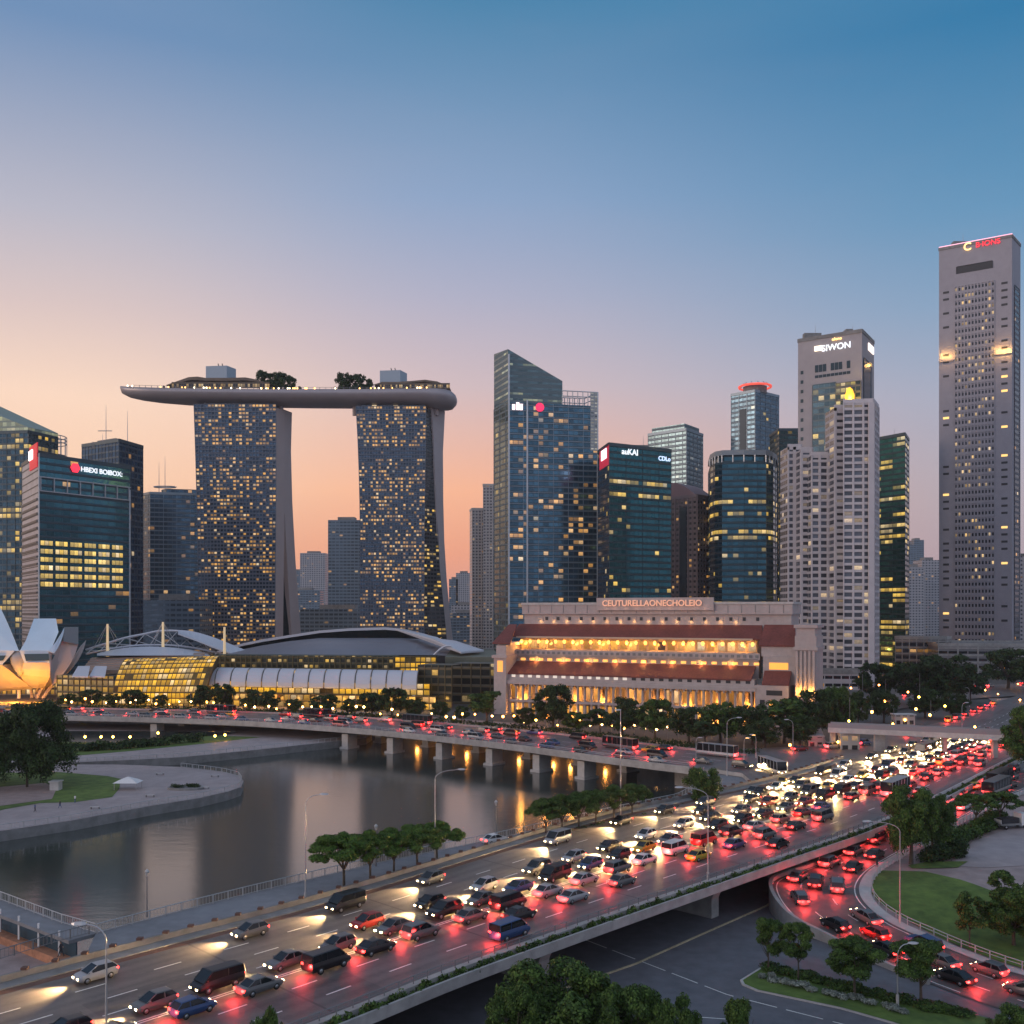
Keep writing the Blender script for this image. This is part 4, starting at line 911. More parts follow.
t1, zt1 = htower('left hotel tower with a gently curved glass front under the boat-shaped roof park', [(404, 194, 276), (450, 195.6, 276), (500, 197, 276), (560, 198, 275.5), (640, 199, 275), (672, 199, 275)], 750, 1)
def il(rows, n=4):
    o = []
    for a, b_ in zip(rows, rows[1:]):
        for k in range(n): f = k/n; f = f; o.append(tuple(a[i]+(b_[i]-a[i])*f for i in range(5)))
    return o+[rows[-1]]
endwall(t1, 'end_slab', il([(409, 275.5, 750, 285, 762), (450, 275.7, 750, 285, 762), (520, 275.7, 750, 284.5, 761), (560, 275.5, 750, 284, 760), (640, 275, 750, 283, 759), (668, 275, 750, 283, 759)]), slabm)
endwall(t1, 'end_slab', il([(411, 284, 762, 292, 774), (450, 284, 762, 291, 774), (500, 283.8, 763, 292.3, 774), (520, 285, 763, 293.3, 775), (560, 287, 766, 295.5, 779), (600, 289.3, 770, 298.3, 783), (640, 291.8, 772, 301.3, 786), (668, 293.5, 774, 303, 788)]), slabm)
mb = MB(); mb.loft([[(*XY(a, 765), z), (*XY(b_, 772), z), (*XY(b_, 790), z), (*XY(a-2, 790), z)] for a, b_, z in ((277, 290, -.6), (277, 287, 60), (278, 285, 110))]); mb.build('atrium_glass', M['glassd'], t1)
t2, zt2 = htower('right hotel tower with a dark atrium strip and a sickle-shaped end wall', [(406, 356, 426), (450, 358.5, 425.5), (520, 360.3, 424.5), (629, 360, 424), (672, 360, 424)], 750, 1)
secs = []
for py, a, b_ in ((408, 425, 433), (450, 425.5, 435), (520, 424.5, 437.5), (570, 424, 440), (629, 424, 446), (672, 424, 449)): secs.append((py, a, b_))
mb = MB()
for (p0, a0_, b0_), (p1, a1_, b1_) in zip(secs, secs[1:]):
    n_ = round(abs(ZZ(p0, 752)-ZZ(p1, 752))/3); zA, zB = ZZ(p0, 752), ZZ(p1, 752)
    mb.face([(*XY(a1_, 750.2), zB), (*XY(b1_, 762), zB), (*XY(b0_, 762), zA), (*XY(a0_, 750.2), zA)], [(0, zB/3), (5, zB/3), (5, zA/3), (0, zA/3)])
mb.build('atrium_strip', fM2, t2)
endwall(t2, 'end_slab', il([(409, 432, 758, 445, 774), (450, 434, 759, 443, 774), (500, 436, 760, 443.3, 774), (540, 437.3, 761, 444.3, 775), (580, 440, 763, 446.8, 777), (620, 444, 765, 450.5, 781), (645, 446, 767, 453.5, 784), (668, 448, 768, 456, 786)]), slabm)
# link necks between towers and hull
for (a, b_, tt_) in ((204, 270, t1), (361, 425, t2)):
    mb = MB(); z = ZZ(405, 752); pa, pb = XY(a, 754), XY(b_, 754); mb.prism([tuple(pa), tuple(pb), (pb.x, 778), (pa.x, 778)], z-2, z+9, 4, 4); mb.build('neck', facade('neck_glass', (.03, .04, .05), (.05, .05, .06), .3, (1, .65, .25), 1.2, seed=77, my=(.3, .6)), tt_)
    for q in (a-6, b_+12):
        p = XY(q, 764); m_ = MB(); m_.tube([(p.x, 762, z-6), (p.x, 762, z+6)], 1.6, 8); m_.build('support_column', slabm, tt_)
# roof park hull
sp = thing('roof_park', 'long boat-shaped roof terrace resting across both hotel towers', 'roof terrace', (XY(288, 765).x, 765, ZZ(395, 760)))
st = [(120.5, 386.5, 389, 1), (123, 386, 394, 4.5), (130, 386.5, 397.5, 8), (142, 387, 400, 11.5), (160, 387.5, 402.2, 14.5), (185, 388, 404, 17), (215, 388.5, 405, 18.5), (260, 389, 406, 19), (310, 389, 406.8, 19), (360, 389, 407.2, 19), (400, 388.5, 407.4, 19), (425, 388.2, 408, 18.5), (436, 388.2, 409.5, 17.5), (447, 389.2, 409.8, 15), (452, 391, 409, 12), (456, 395, 405, 8), (457, 398, 402, 5)]
secs = []
for px, pt_, pb, wd in st:
    x = XY(px, 762).x; zt_ = ZZ(pt_, 762-wd); zb = ZZ(pb, 762); sec = []
    for k in range(13):
        a = math.pi*k/12; ca, sa = math.cos(a), math.sin(a)
        sec.append((x, 762-wd*(abs(ca)**.75)*(1 if ca > 0 else -1), zt_-(zt_-zb)*(sa**.8)))
    secs.append(sec[::-1])
mb = MB(); mb.loft(secs); mb.build('hull', hullm, sp, smooth=True)
hull_z = ZZ(388.5, 745)
def hz(px):
    for (a, pa, *_), (b_, pb, *_) in zip(st, st[1:]):
        if a <= px <= b_: return ZZ(pa+(pb-pa)*(px-a)/(b_-a), 745)
    return hull_z
# deck structures
bx = mat('roof_box', (.3, .36, .42), .4, .3)
for a, b_, y0, nm in ((205, 232, 365.5, 'box'), (379.5, 405.5, 370, 'box')):
    mb = MB(); x0, x1 = XY(a, 755).x, XY(b_, 755).x; zt_ = ZZ(y0, 755); z = hull_z
    mb.prism([(x0, 757), (x1-4, 755), (x1, 766), (x0+4, 768)], z, zt_, 4, 4); mb.build('lift_housing', bx, sp)
    mb = MB()
    for f in (.45, .6): mb.tube([(x0+(x1-x0)*f, 760, zt_), (x0+(x1-x0)*f-.8, 760, zt_+2.6)], .35, 4)
    mb.build('vent_pipe', M['dark'], sp)
rfm = mat('terrace_roof', (.13, .09, .06), .6, noise=.2, scale=.3)
def lowroof(rows, Y0, Y1, m, nm):
    mb = MB(); secs = []
    for px, pt_, h_ in rows:
        x = XY(px, Y0).x; z = ZZ(pt_, Y0); secs.append([(x, Y0, z-h_), (x, Y0+1, z), (x, (Y0+Y1)/2, z+1.2), (x, Y1, z), (x, Y1, z-h_)])
    mb.loft(secs); return mb.build(nm, m, sp)
lowroof([(166, 384.5, .6), (176, 381, 2), (188, 376.8, 2.6), (197, 376.2, 2.6), (205, 377.5, 2.4), (228, 377.5, 2.4), (245, 377, 2.4), (253, 378.5, 2), (262, 381, 1), (272, 384, .6)], 750, 774, rfm, 'curved_roof')
lowroof([(374, 384, .6), (382, 381.5, 1.5), (398, 381.5, 1.5), (412, 380.5, 1.5), (425, 379.3, 1.6), (437, 381, 1.6), (444, 384, 1.4), (450, 388, 1)], 750, 774, rfm, 'curved_roof')
fT = facade('terrace_windows', (.03, .03, .035), (.1, .08, .06), .5, (1, .6, .2), 1.0, mx=.1, my=(.2, .8), metal=.3, seed=79)
for a, b_, y0, y1 in ((172, 270, 383, 388.5), (380, 450, 384, 389)):
    mb = MB(); x0, x1 = XY(a, 750).x, XY(b_, 750).x; mb.face([(x0, 749, ZZ(y1, 750)), (x1, 749, ZZ(y1, 750)), (x1, 749, ZZ(y0, 750)), (x0, 749, ZZ(y0, 750))], [(0, 0), (40, 0), (40, 1), (0, 1)]); mb.obox((x0, 749.2), (x1, 749.2), .3, ZZ(y0, 750), ZZ(y0, 750)+.5); mb.build('terrace_glazing', fT, sp)
mb = MB(); q = [(XY(px, 747).x, 746+max(0, (135-px)*.7), hz(px)+1.5) for px in range(122, 452, 6)]; mb.tube(q, .12, 4)
for p in q: mb.box(p[0]-.15, p[1]-.15, p[2]-1.7, p[0]+.15, p[1]+.15, p[2])
mb.build('edge_railing', M['rail'], sp)
for k in range(46):
    px = R.uniform(126, 448); m_ = MB(); x = XY(px, 747).x; m_.loft([[(x+.45*math.cos(i*math.pi/3), 747.6+.45*math.sin(i*math.pi/3), hz(px)+z) for i in range(6)] for z in (.6, 1.5)]); m_.build('deck_light', M['e_warm'] if k % 3 else M['e_lampw'], sp)

# ================================================================ PETAL MUSEUM
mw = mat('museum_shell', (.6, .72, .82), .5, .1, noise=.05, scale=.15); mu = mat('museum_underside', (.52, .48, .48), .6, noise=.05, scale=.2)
mus = thing('petal_museum', 'white flower-shaped museum of upturned petals with a glowing orange underside', 'museum', tuple(XY(28, 425))+(-.6,))
def petal(name, outer, inner, m, m2=None, seg=8):
    "closed wedge through two matching outlines (front, back) of (px,py,Y)"
    f = [Q(*p) for p in outer]; b_ = [Q(*p) for p in inner]; n_ = len(f); mb = MB()
    mb.mesh(f+b_, [tuple(range(n_))[::-1] if False else tuple(range(n_)), tuple(range(2*n_-1, n_-1, -1))]+[(i, n_+i, n_+(i+1) % n_, (i+1) % n_) for i in range(n_)])
    return mb.build(name, m, mus)
def bez(a, b_, c, n=6): # quadratic curve in (px,py,Y)
    return [tuple((1-t)**2*a[i]+2*t*(1-t)*b_[i]+t*t*c[i] for i in range(3)) for t in [k/n for k in range(n+1)]]
# far left big petal (cut by the frame)
petal('petal', [(-45, 651, 412), (-40, 600, 424), (-2, 603, 426)]+bez((-2, 603, 426), (8, 622, 418), (19, 651, 410), 5)[1:], [(-40, 651, 440), (-40, 600, 450), (-2, 604, 450)]+bez((-2, 604, 450), (8, 622, 445), (19, 651, 440), 5)[1:], mw)
# middle petal: upper roof
petal('petal', [(20, 650.5, 410), (26, 640, 415), (34, 618.5, 428), (56, 618.5, 428), (58.5, 632, 420), (50.5, 651, 410)], [(22, 651, 440), (26, 640, 444), (34, 619, 452), (56, 619, 452), (58.5, 632, 448), (50.5, 651, 440)], mw)
# right petal: bright left flank, grey box end, purple-grey lower flank
petal('petal', bez((48.5, 651.5, 409), (59, 641, 412), (65, 627, 420), 5)+[(78, 627.5, 426), (78, 645, 424)]+bez((78, 645, 424), (72, 668, 420), (52, 686, 416), 6)[1:]+[(50.3, 672, 409)], bez((50, 653, 436), (60, 643, 438), (65, 628, 446), 5)+[(78, 628, 450), (78, 645, 450)]+bez((78, 645, 450), (72, 668, 440), (53, 686, 432), 6)[1:]+[(51, 672, 436)], mu)
petal('petal_tip', [(64, 627, 418), (78.4, 627.3, 425), (78.4, 644.6, 423), (63, 641.5, 416)], [(64, 627, 430), (78.4, 627, 440), (78.4, 644.5, 440), (63, 641, 430)], mat('petal_end', (.2, .23, .25), .5))
petal('petal_edge', bez((48, 651, 408.4), (58, 641, 411), (64.4, 627, 418.4), 5)+bez((64.4, 627, 418.4), (63.5, 640, 414), (54, 653.5, 408.6), 5)[1:], bez((48, 652, 412), (58, 642, 414), (65, 628, 422), 5)+bez((65, 628, 422), (64, 641, 420), (54, 654, 412), 5)[1:], mw)
petal('petal', bez((51, 684, 424), (70, 667, 428), (79, 648, 432), 5)+[(86, 640, 434)]+bez((86, 640, 434), (82, 664, 432), (56, 683, 428), 6)[1:], bez((51, 684, 440), (70, 667, 445), (80, 649, 448), 5)+[(86, 641, 450)]+bez((86, 641, 450), (82, 664, 448), (56, 683, 440), 6)[1:], mu)
# skylight bands
for pts_, nm in (([(24, 654, 409.4), (49.5, 653.6, 409.4), (49.3, 660.5, 409.6), (26, 661, 409.6)], 'skylight_band'), ([(-20, 655.5, 409.4), (6, 655.5, 409.4), (3, 660.5, 409.6), (-20, 661.5, 409.6)], 'skylight_band'), ([(51.6, 655, 408.6), (55, 654.6, 408.8), (52.3, 660, 408.8)], 'skylight_band')):
    petal(nm, pts_, [(a, b_, c+3) for a, b_, c in pts_], M['glassb'])
petal('petal_lip', [(19, 650.5, 409.8), (50.7, 650.5, 409.8), (50.5, 663, 410), (24.5, 663, 410)], [(22, 651, 432), (50.5, 651, 432), (50.3, 663, 432), (25, 663, 432)], mw)
petal('petal_lip', [(-25, 650.8, 409.8), (15, 650.5, 409.8), (2, 665, 410), (-25, 665, 410)], [(-25, 651, 432), (15, 651, 432), (3, 665, 432), (-25, 665, 432)], mw)
# orange undersides, curving down to the foot
def under(rows):
    mb = MB(); secs = []
    for (l, lp, r_, rp, Y, dp) in rows: a, b_ = Q(l, lp, Y), Q(r_, rp, Y); secs.append([a, a.lerp(b_, .33)-Vector((0, .8, 0)), a.lerp(b_, .67)-Vector((0, .8, 0)), b_, b_+Vector((0, dp, 0)), a+Vector((0, dp, 0))])
    mb.loft(secs); return mb.build('petal_underside', mu, mus, smooth=False)
under([(24.5, 662.5, 50.4, 662.2, 410.2, 20), (22, 669, 50.2, 670, 411.5, 18), (20, 675, 49.5, 677, 414, 15), (22, 679, 47.5, 682, 417, 12), (27, 684, 45.5, 685.5, 420, 8), (33, 688, 43, 688, 423, 4)])
under([(-25, 664.5, 2, 664.5, 410.2, 20), (-22, 672, 10, 671, 413, 16), (-16, 681, 21, 680, 417, 12), (-8, 689, 30, 686.5, 421, 8), (0, 691, 33, 689, 424, 4)])
# grey cone between the petals
mb = MB(); secs = []
for py, hw_ in ((651, 7), (656, 10), (664, 9), (671, 5), (677, 1.2)):
    c = Q(15.5, py, 409); rr = hw_*.409; secs.append([(c.x+rr*math.cos(k*math.pi/6), c.y+4+rr*.8*math.sin(k*math.pi/6), c.z) for k in range(12)])
mb.loft(secs[::-1]); mb.build('centre_cone', mat('cone_grey', (.33, .36, .4), .5), mus, smooth=True)
for k, (px, top, dx) in enumerate(((19, 688, 0), (31, 688, 1), (38, 687, -3), (43, 686, -6), (47, 684, -9), (52, 682, -12), (55, 681, -12))):
    a = Q(px, top, 424+k % 3*3); b_ = XY(px+dx, a.y); m_ = MB(); m_.tube([a, (b_.x, b_.y, -.6)], .7, 6); m_.build('leg', slabm if k else M['white'], mus)
for px, py, e in ((-6, 699, 9000), (14, 699, 12000), (38, 699, 10000)):
    p = Q(px, py, 404); light('uplight', 'POINT', p, e, (1, .36, .03), mus, 1.0)
# lit hall under the museum
fW = facade('waterfront_shops', (.05, .035, .02), (.07, .05, .03), .75, (1, .48, .06), 1.7, mx=.12, my=(.15, .8), metal=.2, seed=82, cl=.4, clw=.5)
tower('waterfront_hall', 'low lit glass hall on the shore under the petal museum', [(-60, 445), (60, 440)], 5.5, fW, 2.2, 3, cat='building', depth=10, gridm=M['conc_d'], g=dict(pw=.3, sh=.4, proud=.5))

# ================================================================ WATERFRONT MALL AND CONVENTION ROOF
gold = facade('gold_glass', (.12, .08, .01), (.09, .065, .02), 1.0, (1, .5, .02), 1.25, mx=.09, my=(.1, .86), metal=.2, rough=.3, clw=.3, seed=84, dim=.55, cl=.25)
gold_d = facade('gold_glass_dim', (.06, .05, .02), (.06, .05, .03), .8, (1, .5, .03), .7, mx=.1, my=(.1, .8), metal=.3, rough=.3, clw=.9, seed=85, dim=.35, cl=.2)
goldf = mat('gold_frames', (.14, .11, .05), .5, .3)
canopy = mat('canopy_white', (.52, .54, .6), .45, .1, noise=.05, scale=.1)
gridd = dict(pw=.25, sh=.3, proud=.3)
mall = thing('waterfront_mall', 'long low shopping mall with amber lit glass and a white barrel canopy', 'mall', tuple(XY(300, 395))+(-.6,))
def lp(pts, Y): return [tuple(XY(p, Y)) for p in pts]
def wallp(t, a, b_, z0, z1, m, cw=3, fh=3, name='glass_wall', frames=None, off=0):
    a = Vector(a); b_ = Vector(b_); k = max(1, round((b_-a).length/cw)); v = (z1-z0)/fh; mb = MB()
    mb.face([(*a, z0), (*b_, z0), (*b_, z1), (*a, z1)], [(0, 0), (k, 0), (k, v), (0, v)]); d = (b_-a).normalized(); n_ = Vector((-d.y, d.x))
    mb.face([(*a, z1), (*b_, z1), (*(b_+n_*12), z1), (*(a+n_*12), z1)], [(0, 0)]*4); o = mb.build(name, m, t)
    if frames: gm = MB(); grid(gm, a, b_, z0, z1, cw, fh, pw=.25, sh=.3, proud=.3); gm.build('frames', frames, t)
    return o
fG1 = facade('mall_lit_front', (.06, .045, .02), (.08, .06, .03), .93, (1, .48, .05), 1.5, mx=.07, my=(.12, .86), metal=.2, clw=.4, seed=86, dim=.3, cl=.4)
wallp(mall, XY(190, 392), XY(436, 372), -.6, 4.6, fG1, 2.6, 2.6, 'shop_front', goldf)
wallp(mall, XY(197, 393.5), XY(430, 374), 4.6, 9, gold, 2.6, 2.4, 'upper_glass', goldf)
wallp(mall, XY(418, 379), XY(452, 375), -.6, 16, facade('dim_glass_end', (.05, .06, .05), (.1, .09, .06), .25, (1, .55, .1), .8, seed=88, mx=.08, metal=.4), 3, 3, 'end_glass', goldf)
# barrel canopy in bays
A, B = Q(199, 680, 389), Q(417, 684, 371)
for k in range(14):
    f0, f1 = k/14, (k+1)/14; mb = MB(); secs = []
    for f in (f0+.003, f1-.003):
        s = []
        for j in range(8):
            a = rad(-5+100*j/7); c = XY(199+(417-199)*f, 389-18*f); zc = 8.1-.2*f; s.append((c.x+(0), c.y+7-7*math.cos(a), zc+6.0*math.sin(a)))
        s += [(p[0], p[1]+.3, p[2]-.4) for p in s[::-1]]; secs.append(s)
    mb.loft(secs); mb.build('canopy_bay', canopy, mall, smooth=False)
mb = MB()
for k in range(15):
    f = k/14; c = XY(199+(417-199)*f, 389-18*f); mb.tube([(c.x, c.y+7-7.2*math.cos(rad(-5+100*j/7)), 8.0+6.15*math.sin(rad(-5+100*j/7))) for j in range(8)], .1, 4)
mb.build('canopy_ribs', M['rail'], mall)
for k in range(16): light('shop_light', 'POINT', (*XY(196+15.5*k, 387-1.3*k), 2.5), 500, (1, .5, .1), mall, .8)
# terraced planting strip with lights, behind the canopy
ter = thing('roof_terrace', 'planted terrace strip with rows of small lights between canopy and grey roof', 'terrace', tuple(XY(330, 410))+(8,))
wallp(ter, XY(210, 412), XY(437, 400), 6, 18.2, facade('terrace_lit', (.03, .03, .02), (.04, .05, .025), .35, (1, .58, .1), 1.1, mx=.2, my=(.2, .7), metal=.1, seed=90, cl=.4), 2.2, 2.3, 'terrace_face', goldf)
wallp(ter, XY(395, 400), XY(436, 399), 11.5, 18.2, gold, 2.2, 2.2, 'lit_box', goldf)
# convention hall roof
ch = thing('convention_hall', 'convention hall under a broad grey curved roof with white ribbon edges', 'convention hall', tuple(XY(350, 450))+(-.6,))
grf = mat('zinc_roof', (.2, .2, .235), .45, .4, noise=.1, scale=.08)
arc = [(215, 652), (235, 645), (262, 639.5), (290, 635), (320, 630.5), (350, 628.3), (385, 627.3), (400, 628.5), (420, 633), (440, 639), (456, 645)]
mb = MB(); n_ = len(arc)
for (p0, y0), (p1, y1) in zip(arc, arc[1:]):
    q0, q1 = 232+(p0-215)*(447-232)/(456-215), 232+(p1-215)*(447-232)/(456-215)
    for j in range(4):
        def pt(px, py, qx, f):
            a = Q(qx, 655.5, 425); b_ = Q(px, max(py+6, 638), 470); r_ = a.lerp(b_, f); r_.z += 1.2*math.sin(math.pi*f); return r_
        mb.face([pt(p0, y0, q0, j/4), pt(p1, y1, q1, j/4), pt(p1, y1, q1, (j+1)/4), pt(p0, y0, q0, (j+1)/4)])
mb.build('grey_roof', grf, ch)
mb = MB(); a_ = [Q(p, y+1.2, 474) for p, y in arc]; b2 = [p+Vector((0, 16, -.5)) for p in a_]; solid(mb, a_, b2, .6, -.6); mb.build('ribbon_edge', canopy, ch)
mb = MB(); lo = [Q(p, max(y+9, 640), 476) for p, y in arc]
for i in range(n_-1): mb.face([lo[i], lo[i+1], a_[i+1], a_[i]])
mb.build('clerestory', M['glassd'], ch)
mb = MB()
for (p0, y0, Y0), (p1, y1, Y1), (p2, y2, Y2), (p3, y3, Y3) in (((395, 628.5, 473), (437, 637, 455), (460, 651.5, 420), (432, 638.5, 440)), ((432, 638, 441), (455, 640.5, 455), (484, 650, 430), (461, 652, 419))):
    q = [Q(p0, y0, Y0), Q(p1, y1, Y1), Q(p2, y2, Y2), Q(p3, y3, Y3)]; mb.mesh(q+[p-Vector((0, 0, .7)) for p in q], [(0, 3, 2, 1), (4, 5, 6, 7), (0, 1, 5, 4), (1, 2, 6, 5), (2, 3, 7, 6), (3, 0, 4, 7)])
mb.build('white_wing', canopy, ch)
wallp(ch, XY(232, 428), XY(450, 424), -.6, 17.4, M['dark'], 4, 4, 'hall_wall')
mb = MB(); q = [Q(445, 657, 418), Q(500, 657, 412), Q(494, 650, 450), Q(452, 648, 450)]; mb.mesh(q+[Vector((p.x, p.y, -.6)) for p in q], [(0, 1, 2, 3), (4, 5, 1, 0), (5, 6, 2, 1), (7, 4, 0, 3)]); mb.build('side_hall', mat('olive_roof', (.12, .13, .1), .7, noise=.3, scale=.1), ch)
mb = MB(); arc2 = [Q(434+k*2.2, 655-9*math.sin(math.pi*min(1, k/8)*.62), 418) for k in range(9)]; mb.tube(arc2, .5, 5); mb.build('rib_arch', canopy, ch)
wallp(ch, XY(452, 400), XY(500, 395), -.6, 15.5, facade('dim_hall', (.045, .05, .045), (.12, .115, .09), .1, (1, .6, .15), .7, seed=92, mx=.06, metal=.4), 4, 3.5, 'side_glass', goldf)
# golden barrel-glass hall on the left
gh = thing('golden_glass_hall', 'amber glowing hall with a curved gridded glass front', 'hall', tuple(XY(160, 392))+(-.6,))
mb = MB(); secs = []; nb = 22
def ghp(f, j, J=8):
    a = rad(90*j/J); px = 113+92*f; c = XY(px, 385); top = 17.5+1.2*f; return (c.x+ (3*math.sin(a)*(1 if f > .5 else .6)), c.y+9*(1-math.cos(a)), 5+(top-5)*math.sin(a))
for i in range(nb):
    for j in range(8):
        mb.face([ghp(i/nb, j), ghp((i+1)/nb, j), ghp((i+1)/nb, j+1), ghp(i/nb, j+1)], [(i, j), (i+1, j), (i+1, j+1), (i, j+1)])
c0, c1 = XY(113, 385), XY(205, 385); mb.face([(*c0, .6), (*c1, .6), (*c1, 5), (*c0, 5)], [(0, 20), (22, 20), (22, 22), (0, 22)])
mb.face([ghp(1, j) for j in range(9)]+[(c1.x, c1.y+9, 5)], [(0, 0)]*10); mb.build('curved_glass', gold, gh)
mb = MB()
for i in range(0, nb+1, 2): mb.tube([ghp(i/nb, j) for j in range(9)], .16, 4)
for j in range(0, 9, 2): mb.tube([ghp(i/nb, j) for i in range(0, nb+1, 2)], .14, 4)
mb.build('glazing_bars', goldf, gh)
wallp(gh, XY(57, 396), XY(114, 388), -.6, 11, gold_d, 2.6, 2.6, 'left_wing_glass', goldf)
wallp(gh, XY(57, 394), XY(205, 384.5), -.6, 2.6, fW, 2.2, 2.8, 'ground_floor', goldf)
pk = mat('terrace_roof_pink', (.3, .22, .18), .7, noise=.2, scale=.2)
mb = MB()
for k in range(6):
    q = [Q(70+k*2+10, 671-k*2.4, 400+k*5), Q(205, 667-k*2.6, 398+k*6), Q(205, 665.4-k*2.6, 403+k*6), Q(72+k*2+10, 669.4-k*2.4, 405+k*5)]
    mb.mesh(q+[p-Vector((0, 0, 1.5)) for p in q], [(0, 1, 2, 3), (0, 4, 5, 1), (1, 5, 6, 2), (3, 7, 4, 0)])
mb.build('stepped_roof', pk, gh)
for k, (a, b_) in enumerate(((72, 88), (89, 105))):
    q = [Q(a, 676, 388), Q(b_, 676.3, 386), Q(b_-1+3, 666, 396), Q(a+6, 666, 398)]; mb = MB(); mb.mesh(q+[p-Vector((0, 0, .5)) for p in q], [(0, 1, 2, 3), (7, 6, 5, 4), (0, 4, 5, 1), (1, 5, 6, 2), (2, 6, 7, 3), (3, 7, 4, 0)]); mb.build('white_canopy', canopy, gh)
for k in range(7): light('hall_light', 'POINT', (*XY(62+22*k, 382), 2), 450, (1, .5, .08), gh, .8)
# tent roof
te = thing('tent_roof', 'flat white lens-shaped tent roof behind the golden hall', 'roof', tuple(XY(148, 430))+(10,))
mb = MB(); secs = []
for k in range(13):
    f = k/12; px = 97+104*f; h_ = math.sin(math.pi*min(max(f, .02), .98))**.6; yb = 655.5; yt = 655-8.5*h_
    a = Q(px, yb, 425); b_ = Q(px, yt, 436); secs.append([a, b_, b_+Vector((0, 10, -.5)), a+Vector((0, 14, -1))])
mb.loft(secs); mb.build('membrane', canopy, te)
for px in (105, 148, 192): p = XY(px, 430); m_ = MB(); m_.tube([(p.x, p.y, -.6), (p.x, p.y, ZZ(654, 430))], .4, 6); m_.build('post', M['white'], te)
# trussed arch bridge with masts
hb = thing('arch_footbridge', 'white trussed arch bridge hung from bright masts behind the tent roof', 'bridge', tuple(XY(165, 450))+(0,))
top = [(86, 650), (95, 647), (107, 643.5), (125, 638), (145, 634), (160, 631), (178, 631), (195, 633), (215, 639), (235, 647), (250, 653)]
bot = [(86, 654), (100, 651), (115, 648), (135, 645.5), (150, 645), (165, 645), (180, 646), (195, 648), (210, 651), (228, 655), (245, 658)]
T = [Q(a, b_, 450) for a, b_ in top]; Bt = [Q(a, b_, 446) for a, b_ in bot]
mb = MB(); mb.tube(cr(T, 3), .55, 5); mb.build('arch', canopy, hb); mb = MB(); mb.tube(cr(Bt, 3), .4, 5); mb.build('deck_edge', canopy, hb)
mb = MB()
for i in range(len(T)-1): mb.tube([T[i], Bt[i+1]], .22, 4); mb.tube([T[i+1], Bt[i]], .22, 4)
mb.build('truss_bars', M['steel'], hb)
mb = MB(); A = [Q(a, b_-.3, 449) for a, b_ in top[6:]]; A = cr(A, 3); Bq = [Q(a, b_, 442) for a, b_ in [(178, 634), (195, 640), (215, 648), (235, 655), (250, 658)]]; Bq = cr(Bq, 3); solid(mb, A, Bq, .3, -.3); mb.build('white_ribbon', canopy, hb)
for px, y0, y1 in ((107.5, 624, 662), (163, 622, 662), (224.5, 627, 666)):
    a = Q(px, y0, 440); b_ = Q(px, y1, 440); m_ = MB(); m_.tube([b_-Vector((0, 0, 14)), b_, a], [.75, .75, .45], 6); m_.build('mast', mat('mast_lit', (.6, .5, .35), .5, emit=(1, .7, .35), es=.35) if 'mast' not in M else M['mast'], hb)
    m_ = MB()
    if px < 200:
        for d in (-14, -9, 9, 16): m_.tube([a, Q(px+d, 648 if abs(d) > 10 else 645, 444)], .14, 3)
        m_.build('stay_cables', M['rail_l'], hb)

# ================================================================ THE OLD HOTEL WITH RED ROOFS
HA = XY(499, 360); HB = XY(771, 320); hx = (HB-HA).normalized(); hy = Vector((-hx.y, hx.x)); HLn = (HB-HA).length
ho = thing('grand_hotel', 'wide floodlit stone hotel with two tiers of red roofs and a rooftop sign', 'hotel', (*(HA+hx*48), -.6))
def hp(u, d, z): p = HA+hx*u+hy*d; return (p.x, p.y, z)
def hz_(py, d=0): return 36-(py-HY)*(360+d)/1000
def hbox(name, u0, u1, d0, d1, z0, z1, m, t=None):
    mb = MB(); p = [hp(u, d, z) for z in (z0, z1) for u, d in ((u0, d0), (u1, d0), (u1, d1), (u0, d1))]
    mb.mesh(p, [(0, 3, 2, 1), (4, 5, 6, 7), (0, 1, 5, 4), (1, 2, 6, 5), (2, 3, 7, 6), (3, 0, 4, 7)]); return mb.build(name, m, t or ho)
def hface(name, u0, u1, d, z0, z1, m, cw=2.4, fh=3, t=None):
    mb = MB(); k = round((u1-u0)/cw); v = (z1-z0)/fh; mb.face([hp(u0, d, z0), hp(u1, d, z0), hp(u1, d, z1), hp(u0, d, z1)], [(0, 0), (k, 0), (k, v), (0, v)]); return mb.build(name, m, t or ho)
hot = facade('hotel_lit_bays', (.05, .04, .03), (.3, .22, .14), .85, (1, .4, .06), 1.5, mx=.22, my=(.12, .85), metal=.2, seed=94, cl=.5, clw=.6)
hot2 = facade('hotel_gallery', (.05, .04, .03), (.3, .22, .14), .95, (1, .42, .05), 1.7, mx=.14, my=(.1, .8), metal=.2, seed=95, cl=.5, clw=.4, dim=.4)
hotd = facade('hotel_windows', (.04, .045, .05), (.45, .42, .41), .25, (1, .6, .2), 1, mx=.25, my=(.3, .75), metal=.3, seed=96)
UL, UR = 3, 91
hface('ground_gallery', UL, UR, 2.0, -.6, 4.4, hot2, 2.2, 4.8)
hbox('floor_band', UL-.5, UR+.5, -.3, 4, 4.0, 4.8, M['stone'])
hface('colonnade_wall', UL, UR, 3.0, 4.8, 10.4, hot, 3.2, 5.6)
for k in range(34):
    u = UL+1+(UR-UL-2)*k/33; mb = MB(); secs = []
    for z, r_ in ((-.6, .62), (4.0, .55), (4.1, .6), (4.9, .6), (5.0, .5), (9.9, .42), (10.0, .6), (10.4, .65)): c = hp(u, .6, z); secs.append([(c[0]+r_*math.cos(i*math.pi/4), c[1]+r_*math.sin(i*math.pi/4), z) for i in range(8)])
    mb.loft(secs[::1]); mb.build('column', M['stone'], ho, smooth=False)
